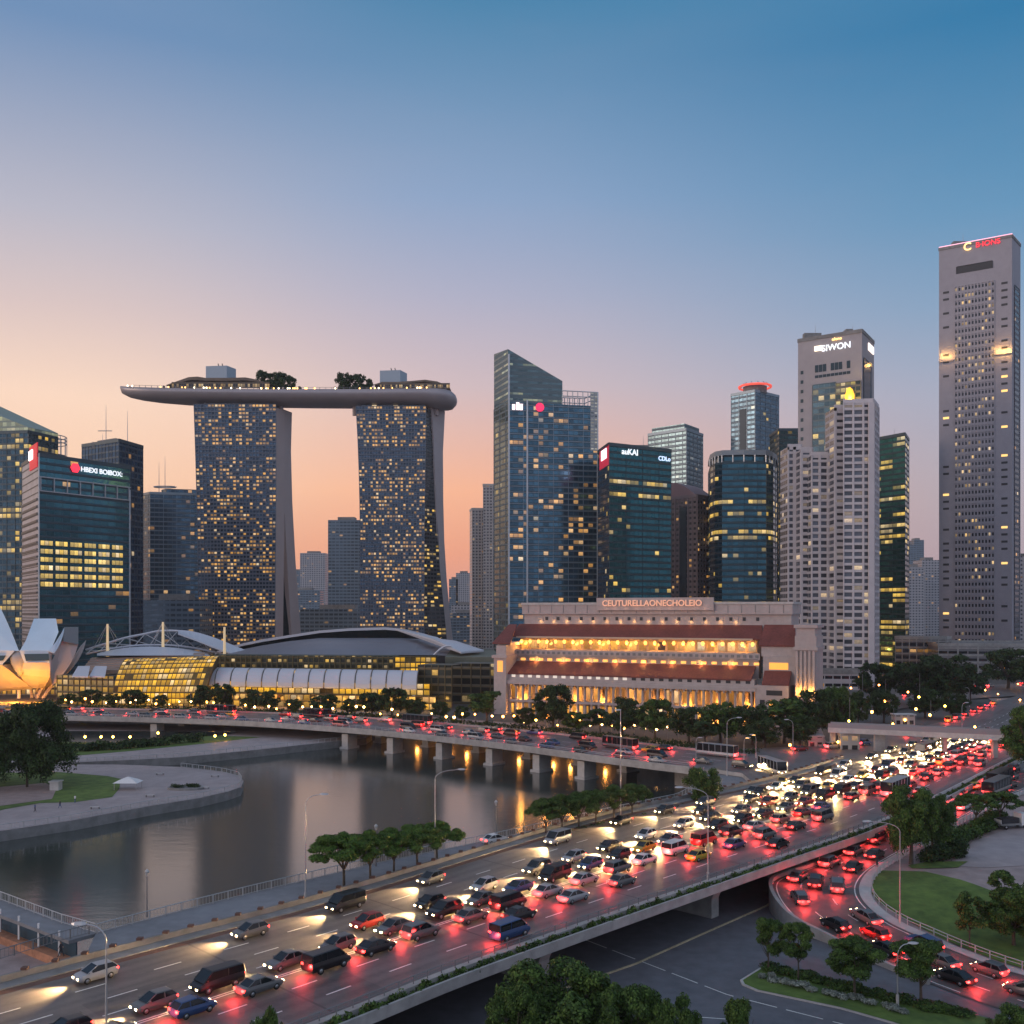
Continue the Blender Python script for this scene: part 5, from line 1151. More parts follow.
hbox('cornice', UL-1, UR+1, -1.2, 6, 10.4, 11.6, M['stone']); hbox('cornice_step', UL-.4, UR+.4, -.5, 6, 11.6, 12.3, M['stone'])
hbox('eaves_parapet', UL, UR, 0, 5, 12.3, 14.2, M['stone'])
for k in range(27):
    u = UL+2+3.2*k; o = hbox('parapet_window', u, u+1.5, -.06, .3, 12.8, 13.7, mat('parapet_pane', (.7, .66, .6), .4, emit=(1, .85, .7), es=.45) if k == 0 else (ppm if k < 14 else M['dark']))
    if k == 0: ppm = o.data.materials[0]
def slope(name, u0, u1, d0, z0, d1, z1, m, hip=0):
    mb = MB(); p = [hp(u0, d0, z0), hp(u1, d0, z0), hp(u1-hip, d1, z1), hp(u0+hip, d1, z1)]; q = [(x, y, z-.5) for x, y, z in p]
    mb.mesh(p+q, [(0, 1, 2, 3), (7, 6, 5, 4), (0, 4, 5, 1), (1, 5, 6, 2), (2, 6, 7, 3), (3, 7, 4, 0)]); return mb.build(name, m, ho)
slope('lower_roof', UL-.5, UR-1, -.2, 14.2, 7.5, 18.2, M['roof_red'], 0)
hbox('upper_wall', UL, UR, 7.5, 12, 14, 22.4, M['stone'])
for k in range(25):
    u = UL+2.5+3.5*k
    hbox('dormer_lamp', u, u+1.6, 6.9, 7.49, 18.5, 19.3, emat('dormer_lamp', (1, .45, .1), 1.2) if k == 0 else dl)
    if k == 0: dl = bpy.data.materials['dormer_lamp']
hbox('balustrade', UL-.5, UR+.5, 6.6, 7.0, 20.1, 22.3, M['stone']); hbox('terrace_floor', UL, UR, 6.6, 10, 19.9, 20.5, M['stone'])
for k in range(44): u = UL+1+2*k; hbox('balustrade_slot', u, u+1.1, 6.52, 6.62, 20.9, 21.8, M['conc_d'])
hface('terrace_rooms', UL+1, UR-1, 10.2, 22.4, 26.6, hot2, 3.4, 4.2)
hbox('eaves_fascia', UL+.5, UR-2, 7.2, 11, 26.6, 27.2, mat('lit_fascia', (.5, .4, .3), .6))
for k in range(26):
    u = UL+2+3.35*k; mb = MB(); c = hp(u, 8.8, 25.3); mb.loft([[(c[0]+r_*math.cos(i*math.pi/3), c[1]+r_*math.sin(i*math.pi/3), c[2]+dz) for i in range(6)] for r_, dz in ((.3, -.7), (.65, 0), (.3, .7))]); mb.build('terrace_lamp', emat('terrace_lamp', (1, .45, .1), 2.2) if k == 0 else tl, ho)
    if k == 0: tl = bpy.data.materials['terrace_lamp']
    if k % 3 == 0: light('terrace_glow', 'POINT', hp(u, 7.9, 24.6), 1300, (1, .4, .07), ho, .6)
    if k % 3 == 1: light('colonnade_glow', 'POINT', hp(u, 1.7, 5.6), 1500, (1, .4, .07), ho, .5); light('ground_glow', 'POINT', hp(u, .2, .4), 1500, (1, .4, .07), ho, .5)
    if k % 3 == 2: light('dormer_glow', 'POINT', hp(u, 6.3, 18.6), 260, (1, .5, .13), ho, .3)
slope('upper_roof', UL-2, UR+1, 7.6, 27.2, 13.5, 31.6, M['roof_red'], 1.0)
hbox('attic_wall', UL+1, UR+9.5, 13.5, 30, 20, 35.2, M['stone'])
for k in range(15):
    u = 10+5.1*k; hbox('attic_niche', u, u+1.6, 13.38, 13.52, 32.6, 34.4, M['stone']); light('attic_lamp', 'POINT', hp(u+.8, 12.9, 32.5), 45, (1, .5, .15), ho, .25)
hbox('attic_cornice', UL+.5, UR+10, 12.6, 31, 35.2, 39.1, M['stone']) ; hbox('attic_band', UL+.2, UR+10.3, 12.3, 31.2, 38.6, 39.4, M['conc_l'])
hbox('sign_board', 33, 75, 11.6, 12.6, 36.6, 41.0, M['stone'])
a = hp(33, 11.4, 0); b_ = hp(72.5, 11.4, 0)
sign('CEUTURELLAONECHOLEIO', a[:2], b_[:2], 20.2, 39.0, 2.1, emat('sign_letters_hotel', (.8, .42, .28), .5), ho, .15)
for k in range(10): light('sign_glow', 'POINT', hp(36+4*k, 10.2, 37), 22, (1, .45, .2), ho, .3)
# end pavilions
hbox('left_pavilion', -1.2, 3.6, -1.8, 14, -.6, 19.5, M['stone']); hbox('left_pavilion_cornice', -1.8, 4.2, -2.4, 14, 19.5, 20.6, M['stone'])
hbox('left_pavilion_top', -.6, 3.2, -1, 14, 20.6, 24, M['stone']); hface('left_pavilion_window', .2, 2.4, -1.86, 14.6, 18.6, emat('pav_window', (1, .42, .08), .8)); slope('left_pavilion_roof', -2.2, 5, -1, 25, 9, 31.5, M['roof_red'], 2)
hbox('left_pavilion_upper', -1, 4, 1, 14, 24, 25, M['stone'])
hbox('right_bay', 91.5, 102, -1.2, 16, -.6, 12.5, M['stone']); hbox('right_bay_upper', 93, 104, 4, 18, 12.5, 21.5, M['stone']); slope('right_bay_roof', 93.5, 102, -.6, 13.0, 4, 17, M['roof_red'])
hface('right_bay_window', 95, 101, 3.9, 17.4, 19.6, emat('bay_window', (1, .42, .07), .9)); hbox('right_bay_slot', 95, 100, -1.3, -1.1, 9.4, 11, M['dark'])
slope('right_upper_roof', 91, 103, 6, 25.2, 12, 31.8, M['roof_red'], 1); hbox('right_upper_wall', 92, 104, 6.5, 20, 21.5, 25.2, M['stone'])
hbox('corner_tower', 104, 110.5, -2, 14, -.6, 28.5, M['stone']); hbox('corner_tower_cornice', 103.5, 111, -2.6, 14.5, 24, 25, M['stone']); hbox('corner_tower_top', 103.7, 110.8, -2.3, 14.3, 31, 32, M['stone']); hbox('corner_tower_attic', 104.4, 110.1, -1.6, 13.6, 28.5, 31, M['stone'])
for k in range(5): hbox('pilaster', 104.3+1.28*k, 105+1.28*k, -2.5, -2, 2, 23.8, M['stone'])
for u in (105.5, 109): light('corner_uplight', 'POINT', hp(u, -3.4, 11), 1100, (1, .42, .06), ho, .4)
hbox('porch_lamp', 107, 107.7, -2.8, -2.1, 9.5, 11.5, M['e_warm'])

for z in (1.5, 5.5):
    for u in (93, 96, 99): hbox('bay_opening', u, u+1.5, -1.32, -1.15, z, z+2.4, M['dark'] if u != 96 else bpy.data.materials['bay_window'])
for k in range(18): hbox('attic_window', 12.5+4.5*k, 13.5+4.5*k, 13.36, 13.5, 33.0, 34.2, M['dark'])
for k in range(22): hbox('attic_panel_joint', 6+4.6*k, 6.18+4.6*k, 12.5, 12.62, 35.6, 38.4, M['conc_d'])
for k in range(40): hbox('cornice_bracket', UL+1+2.2*k, UL+1.5+2.2*k, -1.0, -.32, 9.6, 10.38, M['stone'])
# ================================================================ FOOTBRIDGE OVER THE HIGHWAY
fb = thing('footbridge', 'long straight concrete footbridge crossing above the highway at right', 'footbridge', tuple(XY(920, 255))+(0,))
a, b_ = Q(828, 727.5, 263), Q(1008, 735.5, 244); d = (b_-a).normalized(); n_ = Vector((-d.y, d.x, 0))
mb = MB(); A = [a, b_]; B = [a+n_*4, b_+n_*4]; solid(mb, B, A, 0, -1.3); mb.build('deck', M['conc_l'], fb)
mb = MB(); solid(mb, [p+n_*.2 for p in A], A, 1.1, 0); solid(mb, [p+n_*.2 for p in B], B, 1.1, 0); mb.build('parapet', mat('footbridge_parapet', (.25, .24, .26), .6), fb)
for f, w_ in ((.02, .6), (.295, 1.3), (.66, .5), (.93, .6)):
    p = a.lerp(b_, f)+n_*2; m_ = MB(); m_.loft([[(p.x-w_, p.y-.6, z), (p.x+w_, p.y-.6, z), (p.x+w_, p.y+.6, z), (p.x-w_, p.y+.6, z)] for z in (-.6, p.z-1.3)]); m_.build('support_pier', M['conc'], fb)
m_ = MB(); p = a+n_*2
for k in range(14): m_.box(p.x-2, p.y+2+k*.5, -.6+k*.35, p.x+.5, p.y+2.5+k*.5, -.2+k*.35)
m_.build('stairs', M['conc'], fb)
# small white kiosks and walls below the footbridge, by the trees
for px, Y, w_, h_, lab in ((850, 262, 5, 4, 'small white lit kiosk by the street trees, left of the footbridge pier'), (905, 300, 6, 5, 'pale gatehouse with square openings behind the footbridge'), (816, 268, 4, 2.5, 'low stone planter wall at the left end of the footbridge')):
    c = XY(px, Y); t = thing('kiosk', lab, 'kiosk', (c.x, c.y, -.6)); mb = MB(); mb.prism([(c.x-w_/2, c.y), (c.x+w_/2, c.y), (c.x+w_/2, c.y+3), (c.x-w_/2, c.y+3)], -.6, h_, 2, 2.4); mb.build('kiosk_wall', facade('kiosk', (.1, .1, .1), (.45, .42, .38), .5 if 'lit' in lab else .12, (1, .65, .3), .8, mx=.2, my=(.2, .7), seed=px), t)
    mb = MB(); mb.box(c.x-w_/2-.3, c.y-.4, h_, c.x+w_/2+.3, c.y+3.2, h_+.35); mb.build('kiosk_roof', M['conc_l'], t)
# ================================================================ VEGETATION
def leaves(name, clumps, n, size, m, seed=0, flat=0.0, parent=None):
    rg = np.random.default_rng(seed); cl = np.array(clumps, float); vol = (cl[:, 3]*cl[:, 4]*cl[:, 5])**.67
    idx = rg.choice(len(cl), n, p=vol/vol.sum()); c = cl[idx]
    d = rg.normal(size=(n, 3)); d /= np.linalg.norm(d, axis=1)[:, None]
    d[:, 2] = np.where(rg.random(n) < .6, np.abs(d[:, 2]), d[:, 2])
    r = (.35+.95*rg.random(n)**.8)[:, None]; ctr = c[:, :3]+d*c[:, 3:6]*r
    nrm = d+rg.normal(size=(n, 3))*.55; nrm[:, 2] += flat; nrm /= np.linalg.norm(nrm, axis=1)[:, None]
    a = np.cross(nrm, rg.normal(size=(n, 3))); a /= np.linalg.norm(a, axis=1)[:, None]; b_ = np.cross(nrm, a)
    s_ = (size*(.6+.8*rg.random(n)))[:, None]; asp = .55
    v = np.stack([ctr-a*s_, ctr+b_*s_*asp, ctr+a*s_, ctr-b_*s_*asp], 1).reshape(-1, 3)
    me = bpy.data.meshes.new(name); me.vertices.add(len(v)); me.vertices.foreach_set('co', v.ravel())
    me.loops.add(4*n); me.loops.foreach_set('vertex_index', np.arange(4*n)); me.polygons.add(n)
    me.polygons.foreach_set('loop_start', np.arange(n)*4); me.polygons.foreach_set('loop_total', np.full(n, 4)); me.materials.append(m); me.update()
    return me
def treeproto(kind, seed, n, leaf, m):
    "unit tree, 10 m tall at scale 1; returns (trunk mesh, crown mesh)"
    rr = random.Random(seed); mb = MB(); cl = []
    if kind == 'umbrella':
        fork = 3.6; tips = []
        mb.tube([(0, 0, -.3), (.05, 0, 1.8), (0, .05, fork)], [.28, .22, .2], 7)
        for k in range(7):
            a = k*2*math.pi/7+rr.uniform(-.3, .3); r_ = rr.uniform(2.6, 4.3)
            p1 = (r_*.35*math.cos(a), r_*.35*math.sin(a), fork+1.6); p2 = (r_*.85*math.cos(a), r_*.85*math.sin(a), 7.4)
            mb.tube([(0, 0, fork-.3), p1, p2], [.14, .1, .04], 5)
            for j in range(2): b_ = a+rr.uniform(-.6, .6); mb.tube([p1, (p1[0]+1.6*math.cos(b_), p1[1]+1.6*math.sin(b_), 7.5)], [.07, .03], 4)
        for k in range(52):
            a = rr.uniform(0, 6.28); r_ = 5.1*math.sqrt(rr.random()); s0 = rr.uniform(.45, 1.25); cl.append((r_*math.cos(a), r_*math.sin(a), 8.5-.11*r_*r_*.8+rr.uniform(-.75, .6), s0, s0*rr.uniform(.7, 1.2), s0*.5))
    elif kind == 'small':
        mb.tube([(0, 0, -.3), (.1, 0, 2), (0, .1, 4.2), (.1, 0, 7)], [.22, .17, .12, .04], 6)
        for k in range(10):
            a = rr.uniform(0, 6.28); z = rr.uniform(2.6, 5); r_ = rr.uniform(1.5, 3); mb.tube([(0, 0, z), (r_*.5*math.cos(a), r_*.5*math.sin(a), z+1.1), (r_*math.cos(a), r_*math.sin(a), z+2.6)], [.09, .06, .02], 4)
        for k in range(22):
            a = rr.uniform(0, 6.28); z = rr.uniform(4, 9.3); w_ = 3.3*math.sin(math.pi*min(1, (z-2.6)/7.6))**.7; r_ = w_*math.sqrt(rr.random()); s0 = rr.uniform(.6, 1.15); cl.append((r_*math.cos(a), r_*math.sin(a), z, s0, s0, s0*.75))
    elif kind == 'bush':
        mb.tube([(0, 0, -.3), (0, 0, 3)], [.2, .1], 5)
        for k in range(60):
            a = rr.uniform(0, 6.28); z = rr.uniform(1.2, 7.9); r_ = 5.6*math.sqrt(rr.random())*math.sqrt(max(.05, 1-((z-3.8)/5)**2)); s0 = rr.uniform(.7, 1.5); cl.append((r_*math.cos(a), r_*math.sin(a), z, s0, s0, s0*.8))
    else: # broad
        fork = 3.0; mb.tube([(0, 0, -.4), (.1, 0, 1.5), (0, .1, fork)], [.42, .32, .3], 8)
        for k in range(8):
            a = k*2*math.pi/8+rr.uniform(-.3, .3); r_ = rr.uniform(2, 4); z = rr.uniform(6, 8)
            p1 = (r_*.4*math.cos(a), r_*.4*math.sin(a), fork+1.3); p2 = (r_*math.cos(a), r_*math.sin(a), z); mb.tube([(0, 0, fork-.4), p1, p2], [.2, .13, .04], 5)
            for j in range(2): b_ = a+rr.uniform(-.8, .8); mb.tube([p1, (p1[0]+1.6*math.cos(b_), p1[1]+1.6*math.sin(b_), z-.4)], [.08, .03], 4)
        for k in range(64):
            a = rr.uniform(0, 6.28); z = rr.uniform(2.6, 9.1); w_ = 5.2*math.sin(math.pi*min(1, max(.16, (z-1.2)/9.0)))**.6; r_ = w_*rr.random()**.42; s0 = rr.uniform(.5, 1.35); cl.append((r_*math.cos(a), r_*math.sin(a), z, s0, s0, s0*.75))
    me = bpy.data.meshes.new('trunk'); me.from_pydata(mb.v, [], mb.f); me.materials.append(M['trunk']); me.update()
    return me, leaves('crown', cl, n, leaf, m, seed, .4)
PT = {}
def proto(kind, var, lod, mk):
    k = (kind, var, lod, mk)
    if k not in PT:
        n, lf = {0: (38000, .165), 1: (11000, .27), 2: (4500, .42)}[lod]
        if kind == 'umbrella': lf *= .85
        if kind == 'small': n = int(n*.55); lf *= .95
        PT[k] = treeproto(kind, var*17+5, n, lf, M[mk])
    return PT[k]
def tree(name, label, x, y, z, h, kind='broad', w=None, group=None, var=None, lod=1, mk='leaf', cat='tree', parts=True):
    "w: crown width in metres"
    var = R.randint(0, 2) if var is None else var
    t = thing(name, label, cat, (x, y, z), group, R.uniform(0, 6.28)); s_ = h/(9.6 if kind != 'bush' else 8.6)
    base_w = {'umbrella': 11.6, 'small': 7.6, 'bush': 12.4, 'broad': 11.8}[kind]; sx = (w/base_w) if w else s_
    t.scale = (sx, sx, s_); tm, cm = proto(kind, var, lod, mk)
    for nm, me in (('trunk', tm), ('crown', cm)): o = bpy.data.objects.new(nm, me); col.objects.link(o); o.parent = t
    return t
def ptree(name, label, px, Y, top, wpx, z=-.6, **kw):
    x = (px-512)/F*Y; h = ZZ(top, Y)-z; return tree(name, label, x, Y, z, h, w=wpx*Y/F, **kw)
g1 = 'flat-topped trees between highway and promenade'
nth = ['first', 'second', 'third', 'fourth', 'fifth', 'sixth', 'seventh', 'eighth', 'ninth', 'tenth', 'eleventh', 'twelfth', 'thirteenth', 'fourteenth', 'fifteenth', 'sixteenth', 'seventeenth', 'eighteenth', 'nineteenth', 'twentieth', 'twenty-first', 'twenty-second', 'twenty-third', 'twenty-fourth', 'twenty-fifth', 'twenty-sixth', 'twenty-seventh', 'twenty-eighth', 'twenty-ninth', 'thirtieth']+['%s-%s' % (t_, u_) for t_ in ('thirty', 'forty', 'fifty', 'sixty') for u_ in ('first', 'second', 'third', 'fourth', 'fifth', 'sixth', 'seventh', 'eighth', 'ninth', 'tenth')]
for k, (px, py, top, wp) in enumerate([(344, 890, 832, 72), (370, 885, 830, 62), (394, 878, 828, 58), (417, 871, 824, 60), (437, 864, 821, 56)]):
    p = P(px, py, -1); tree('umbrella_tree', 'flat-topped tree beside the highway, %s from the left in the near row of five' % nth[k], p.x, p.y, -1, ZZ(top, p.y)+1, 'umbrella', wp*p.y/F, g1, k % 3, 0, 'leaf_l')
for k, (px, py, top, wp) in enumerate([(546, 840, 797, 44), (562, 837, 794, 44), (579, 833, 792, 44), (596, 829, 789, 44), (614, 824, 785, 46), (632, 819, 783, 42)]):
    p = P(px, py, -1); tree('umbrella_tree', 'dark flat-topped tree beside the highway, %s from the left in the far row of six' % nth[k], p.x, p.y, -1, ZZ(top, p.y)+1, 'umbrella', wp*p.y/F, g1, k % 3, 0, 'leaf')
ptree('broad_tree', 'bushy round tree where the promenade narrows beside the slip road', 704, 193, 768, 40, z=-1, kind='bush', lod=1)
ptree('broad_tree', 'huge dark round tree on the peninsula at the left edge', 27, 231, 703, 86, z=-4.5, lod=0, mk='leaf_d', kind='bush')
ptree('broad_tree', 'dark tree cut by the left edge behind the huge round tree', -14, 238, 716, 60, z=-4.5, lod=1, mk='leaf_d', kind='bush')
g2 = 'treetops along the bottom edge'
for px, Y, top, wp, lab in ((560, 91, 966, 138, 'largest leafy crown at the bottom edge, in front of the viaduct piers'), (622, 88, 985, 92, 'lower leafy crown just right of the largest one at the bottom edge'), (672, 86, 999, 62, 'third leafy crown from the left along the bottom edge'), (742, 86, 1001, 50, 'small leafy crown at the bottom edge near the median island'), (515, 88, 988, 70, 'leafy crown left of the largest one at the bottom edge'), (264, 72, 1014, 58, 'treetop just peeping over the bottom edge at left on the highway'), (1008, 92, 1008, 60, 'treetop at the bottom right corner')):
    ptree('broad_tree', lab, px, Y, top, wp, z=-6.04, lod=0, mk='leaf', group=g2)
g3 = 'trees in front of the old hotel'
spots = [(487, 322, 692, 40), (553, 306, 685, 46), (525, 312, 708, 26), (577, 302, 712, 34), (600, 298, 710, 30), (622, 293, 699, 46), (655, 288, 699, 42), (689, 280, 708, 44), (720, 278, 703, 50), (752, 276, 705, 46), (784, 278, 699, 56), (815, 283, 690, 48), (838, 292, 687, 40), (705, 272, 722, 34), (765, 268, 720, 40), (800, 270, 716, 44)]
for k, (px, Y, top, wp) in enumerate(sorted(spots)):
    ptree('broad_tree', 'dark street tree before the old hotel, %s from the left in that row' % nth[k], px, Y, top, wp, lod=1, mk='leaf_d' if k % 3 else 'leaf', group=g3, kind='broad' if k % 4 else 'small')
g4 = 'trees in front of the waterfront mall'
spots = [(68, 388, 694, 20), (90, 382, 690, 28), (112, 381, 694, 18), (135, 378, 690, 28), (160, 377, 695, 18), (200, 372, 686, 26), (222, 370, 684, 32), (250, 366, 690, 26), (270, 363, 691, 26), (293, 360, 699, 18), (324, 357, 695, 34), (352, 352, 699, 24), (372, 350, 693, 34), (392, 346, 688, 34), (414, 343, 699, 26), (440, 340, 702, 20), (462, 334, 706, 18)]
for k, (px, Y, top, wp) in enumerate(spots):
    ptree('broad_tree', 'small dark tree before the mall, %s from the left in the waterfront row' % nth[k], px, Y, top, wp, lod=2, mk='leaf_d', group=g4)
g5 = 'dark trees at the far right'
for px, Y, top, wp, lab in ((915, 392, 662, 62, 'wide dark crown left of the tallest crown beyond the footbridge'), (944, 385, 655, 64, 'tallest wide dark crown beyond the footbridge'), (970, 405, 668, 40, 'dark crown right of the tallest crown beyond the footbridge'), (875, 400, 663, 40, 'dark tree beside the pale flats podium'), (1008, 470, 649, 52, 'broad dark crown near the right edge below the tallest tower'), (1040, 450, 655, 50, 'dark crown cut by the right edge below the tallest tower'), (884, 330, 690, 34, 'low dark tree between gatehouse and kiosk'), (858, 312, 692, 30, 'low dark tree behind the small lit kiosk'), (925, 345, 690, 36, 'low dark tree under the wide crowns beyond the footbridge'), (955, 340, 694, 30, 'low dark tree next to the far headlight stream')):
    ptree('broad_tree', lab, px, Y, top, wp, lod=1, mk='leaf_d', group=g5)
ptree('broad_tree', 'tree overhanging the top of the ramp at the right edge', 1034, 226, 708, 66, z=-.9, lod=0)
def gtree(name, label, px, py, top, wp, **kw): p = Pg(px, py); return tree(name, label, p.x, p.y, p.z, ZZ(top, p.y)-p.z, w=wp*p.y/F, **kw)
gtree('broad_tree', 'largest tree beside the ramp, leaning trunk above the lawn corner', 911, 864, 787, 66, lod=0)
gtree('broad_tree', 'smaller tree just right of the largest one beside the ramp', 932, 852, 796, 46, lod=0)
gtree('umbrella_tree', 'flat-topped tree left of a pair by the parking lot', 976, 828, 793, 46, kind='umbrella', lod=1)
gtree('umbrella_tree', 'flat-topped tree right of a pair by the parking lot', 1000, 824, 791, 46, kind='umbrella', lod=1)
gtree('broad_tree', 'leafy tree on the lawn at the right edge, the larger one', 1014, 946, 890, 64, lod=0)
gtree('broad_tree', 'upright leafy tree behind the larger lawn tree at the right edge', 1004, 915, 873, 34, lod=1, kind='small')
gtree('broad_tree', 'thin young tree standing alone on the lawn', 970, 948, 894, 36, lod=1, kind='small')
gtree('broad_tree', 'dark tree cut by the right edge on the lawn', 1046, 950, 880, 60, lod=1)
g6 = 'street trees on the median island'
for k, (px, py, top, wp) in enumerate([(768, 972, 919, 34), (798, 980, 926, 38), (855, 997, 939, 56), (921, 1004, 942, 58)]):
    p = P(px, py, -5.86); tree('street_tree', 'slender street tree on the median island, %s from the left of four' % nth[k], p.x, p.y, -5.86, ZZ(top, p.y)+5.86, 'small', wp*p.y/F, g6, k % 3, 0, 'leaf')
# roof park trees, sharing the sky deck
for k, (px, top, wp) in enumerate([(264, 371, 18), (279, 372.5, 24), (291, 376, 12), (343, 373, 16), (356, 374, 22), (369, 379, 10)]):
    x = (px-512)/F*757; tree('roof_tree', 'dark tree on the roof park, %s from the left of six' % nth[k], x, 757, hull_z-.5, ZZ(top, 757)-hull_z+.5, 'bush', wp*.757, 'trees on the roof park', None, 2, 'leaf_d')
for k in range(24):
    px = R.uniform(150, 446); x = (px-512)/F*752; tree('roof_shrub', 'tiny dark shrub along the edge of the roof park', x, 752, hz(px)-.2, R.uniform(2, 4), 'bush', R.uniform(2, 4), 'shrubs along the roof park edge', None, 2, 'leaf_d', cat='shrub')
# hedges and planting: uncountable greenery
def hedge(name, label, path, wd, ht, n, size, m, seed=1, z0=0):
    rg = random.Random(seed); cl = []; q = resample(path, .8)
    for p in q: cl.append((p.x+rg.uniform(-wd, wd)*.4, p.y+rg.uniform(-wd, wd)*.4, p.z+z0+rg.uniform(.2, .8)*ht, wd*rg.uniform(.4, .7), wd*rg.uniform(.4, .7), ht*rg.uniform(.35, .65)))
    me = leaves(name, cl, n, size, m, seed); o = bpy.data.objects.new(name, me); col.objects.link(o); return tag(o, label, 'hedge', kind='stuff')
hedge('planter_hedge', 'ragged green creeper in the trough along the viaduct edge', side(Ln[12:], 1.4), .7, .9, 26000, .16, M['leaf'], 3, -.5)
hedge('island_hedge', 'pale blue-green low hedge along the median island', [P(a, b, -5.82) for a, b in [(763, 977), (790, 985), (825, 994), (870, 1003), (912, 1015)]], .9, .55, 9000, .11, M['leaf_p'], 4)
hedge('island_shrubs', 'dark ground cover on the median island behind the pale hedge', [P(a, b, -5.82) for a, b in [(770, 970), (812, 979), (870, 994), (975, 1018)]], 1.6, .5, 12000, .13, M['leaf'], 5)
hedge('parking_hedge', 'low mixed shrubs bordering the parking lot', [Pg(a, b) for a, b in [(950, 846), (968, 838), (985, 829), (1000, 822)]], 2.4, 1.6, 12000, .2, M['leaf'], 6)
hedge('bed_shrubs', 'rounded shrubs in the planting bed by the lawn', [Pg(a, b) for a, b in [(930, 862), (945, 858), (962, 855)]], 2.6, 2.0, 8000, .2, M['leaf_d'], 7)
hedge('verge_planting', 'low plants on the verge between the rows of flat-topped trees', [P(a, b, -.9) for a, b in [(470, 856), (520, 846), (560, 838), (640, 820), (690, 808)]], 1.0, .8, 6000, .16, M['leaf'], 8)
hedge('bank_planting', 'dark shrubs on the far bank under the bridge', [P(a, b, -4.35) for a, b in [(0, 752), (80, 751), (130, 748), (200, 741)]], 3, 2.0, 6000, .4, M['leaf_d'], 9)
hedge('foot_planting', 'dark planting along the quay in front of the hotel and mall', [Vector((p.x, p.y, -.6)) for p in side(brN, -33)[10:]], 2.2, 1.6, 9000, .35, M['leaf_d'], 10)

# ================================================================ STREET LAMPS, GLOBES
def lamp(label, px, py, top, arm, z=0, lit=False, r=.085, pos=None, group='tall street lamps'):
    p = pos or P(px, py, z); h = ZZ(top, p.y)-z; t = thing('street_lamp', label, 'street lamp', tuple(p), group)
    mb = MB(); mb.tube([p, p+Vector((0, 0, h*.55)), p+Vector((0, 0, h-1.3))], [r*1.3, r, r*.75], 8); mb.build('pole', M['steel'], t)
    mb = MB(); mb.tube([p, p+Vector((0, 0, 1.2))], r*2, 8); mb.build('pole_base', M['conc_l'], t)
    s_ = 1 if arm > 0 else -1; L = abs(arm); q = [p+Vector((s_*L*(1-math.cos(a))*.85, 0, h-1.3+1.3*math.sin(a))) for a in [k*math.pi/2/7 for k in range(8)]]+[p+Vector((s_*L, 0, h+.12))]
    if L > .3: mb = MB(); mb.tube(q, r*.6, 6); mb.build('arm', M['steel'], t)
    e = q[-1] if L > .3 else p+Vector((0, 0, h-1.2)); mb = MB()
    mb.loft([[(e.x+s_*x, e.y-w_, e.z+z0), (e.x+s_*x, e.y+w_, e.z+z0), (e.x+s_*x, e.y+w_*.6, e.z+z1), (e.x+s_*x, e.y-w_*.6, e.z+z1)] for x, w_, z0, z1 in ((-.1, .08, -.05, .06), (.25, .2, -.1, .12), (.8, .18, -.1, .1), (1.05, .05, -.05, .03))]); mb.build('lamp_head', M['steel'], t)
    if lit:
        m_ = MB(); m_.box(e.x+s_*.1-.3, e.y-.14, e.z-.17, e.x+s_*.1+.5, e.y+.14, e.z-.1); m_.build('lamp_glass', M['e_warm'], t)
    return t
lamp('tall curved lamp on the verge left of the near row of flat-topped trees', 305.5, 902, 795, 1.9, -1)
lamp('tall curved lamp on the verge right of the near row of flat-topped trees', 435, 866, 770, 3.4, -1)
lamp('tallest straight lamp mast rising through the far row of flat-topped trees', 620.6, 823, 703, .0, -1)
lamp('tall lamp on the viaduct edge, arm reaching left over the red lanes', 708, 881, 788, -3.4, 0)
lamp('tall lamp at the tip between slip road and bridge', 727, 776, 718, 2.2, 0)
lamp('curved lamp at the lawn edge arching left over the ramp', 900, 923, 822, -3.9, pos=Pg(900, 923), z=gz(Pg(900, 923).y))
lamp('plain lamp pole on the median island among the street trees', 897.5, 1006, 944, 1.2, -5.86)
lamp('curved lamp at the lower left corner over the highway', 106, 1105, 925, -1.5, 0, pos=Vector((-29.7, 73.2, 0)))
lamp('lamp behind the bridge end, before the old hotel trees', 793, 754, 720, -1.2, 0)
lamp('lamp beside the footbridge over the headlight stream', 962, 745, 703, .8, 0)
lamp('farther lamp beyond the footbridge', 969.5, 707, 688, -.8, 0)
lamp('lamp on the divider between highway and ramp', 987, 765, 738, 1.0, -.6)
lamp('small lit lamp near the bridge end, left of the orange one', 744, 760, 738, .6, 0, True, .08)
lamp('small orange lit lamp before the old hotel trees', 756, 758, 735, -.6, 0, True, .08)
lamp('thin pole lamp on the bridge edge near the junction', 696, 763, 738, .5, 0, False, .08)
lamp('thin pole lamp on the bridge before the rightmost mall trees', 411, 716, 696, .5, 0, False, .08)
for k, (px, py, top) in enumerate(((147, 917, 869), (496, 838, 800), (376, 866, 824))):
    p = P(px, py, -1); t = thing('post_lamp', 'old-style post lamp at the river railing, '+('the leftmost' if k == 0 else 'the rightmost' if k == 1 else 'the middle one')+' of three', 'street lamp', tuple(p), 'post lamps at the railing'); h = ZZ(top, p.y)+1
    mb = MB(); mb.tube([p, p+Vector((0, 0, .9)), p+Vector((0, 0, h-.9))], [.13, .09, .06], 7); mb.build('pole', M['rail'], t)
    mb = MB(); mb.loft([[(p.x+r_*math.cos(i*math.pi/3), p.y+r_*math.sin(i*math.pi/3), p.z+h+dz) for i in range(6)] for r_, dz in ((.12, -.9), (.26, -.35), (.3, -.3), (.05, 0))]); mb.build('lantern', M['rail_l'], t)
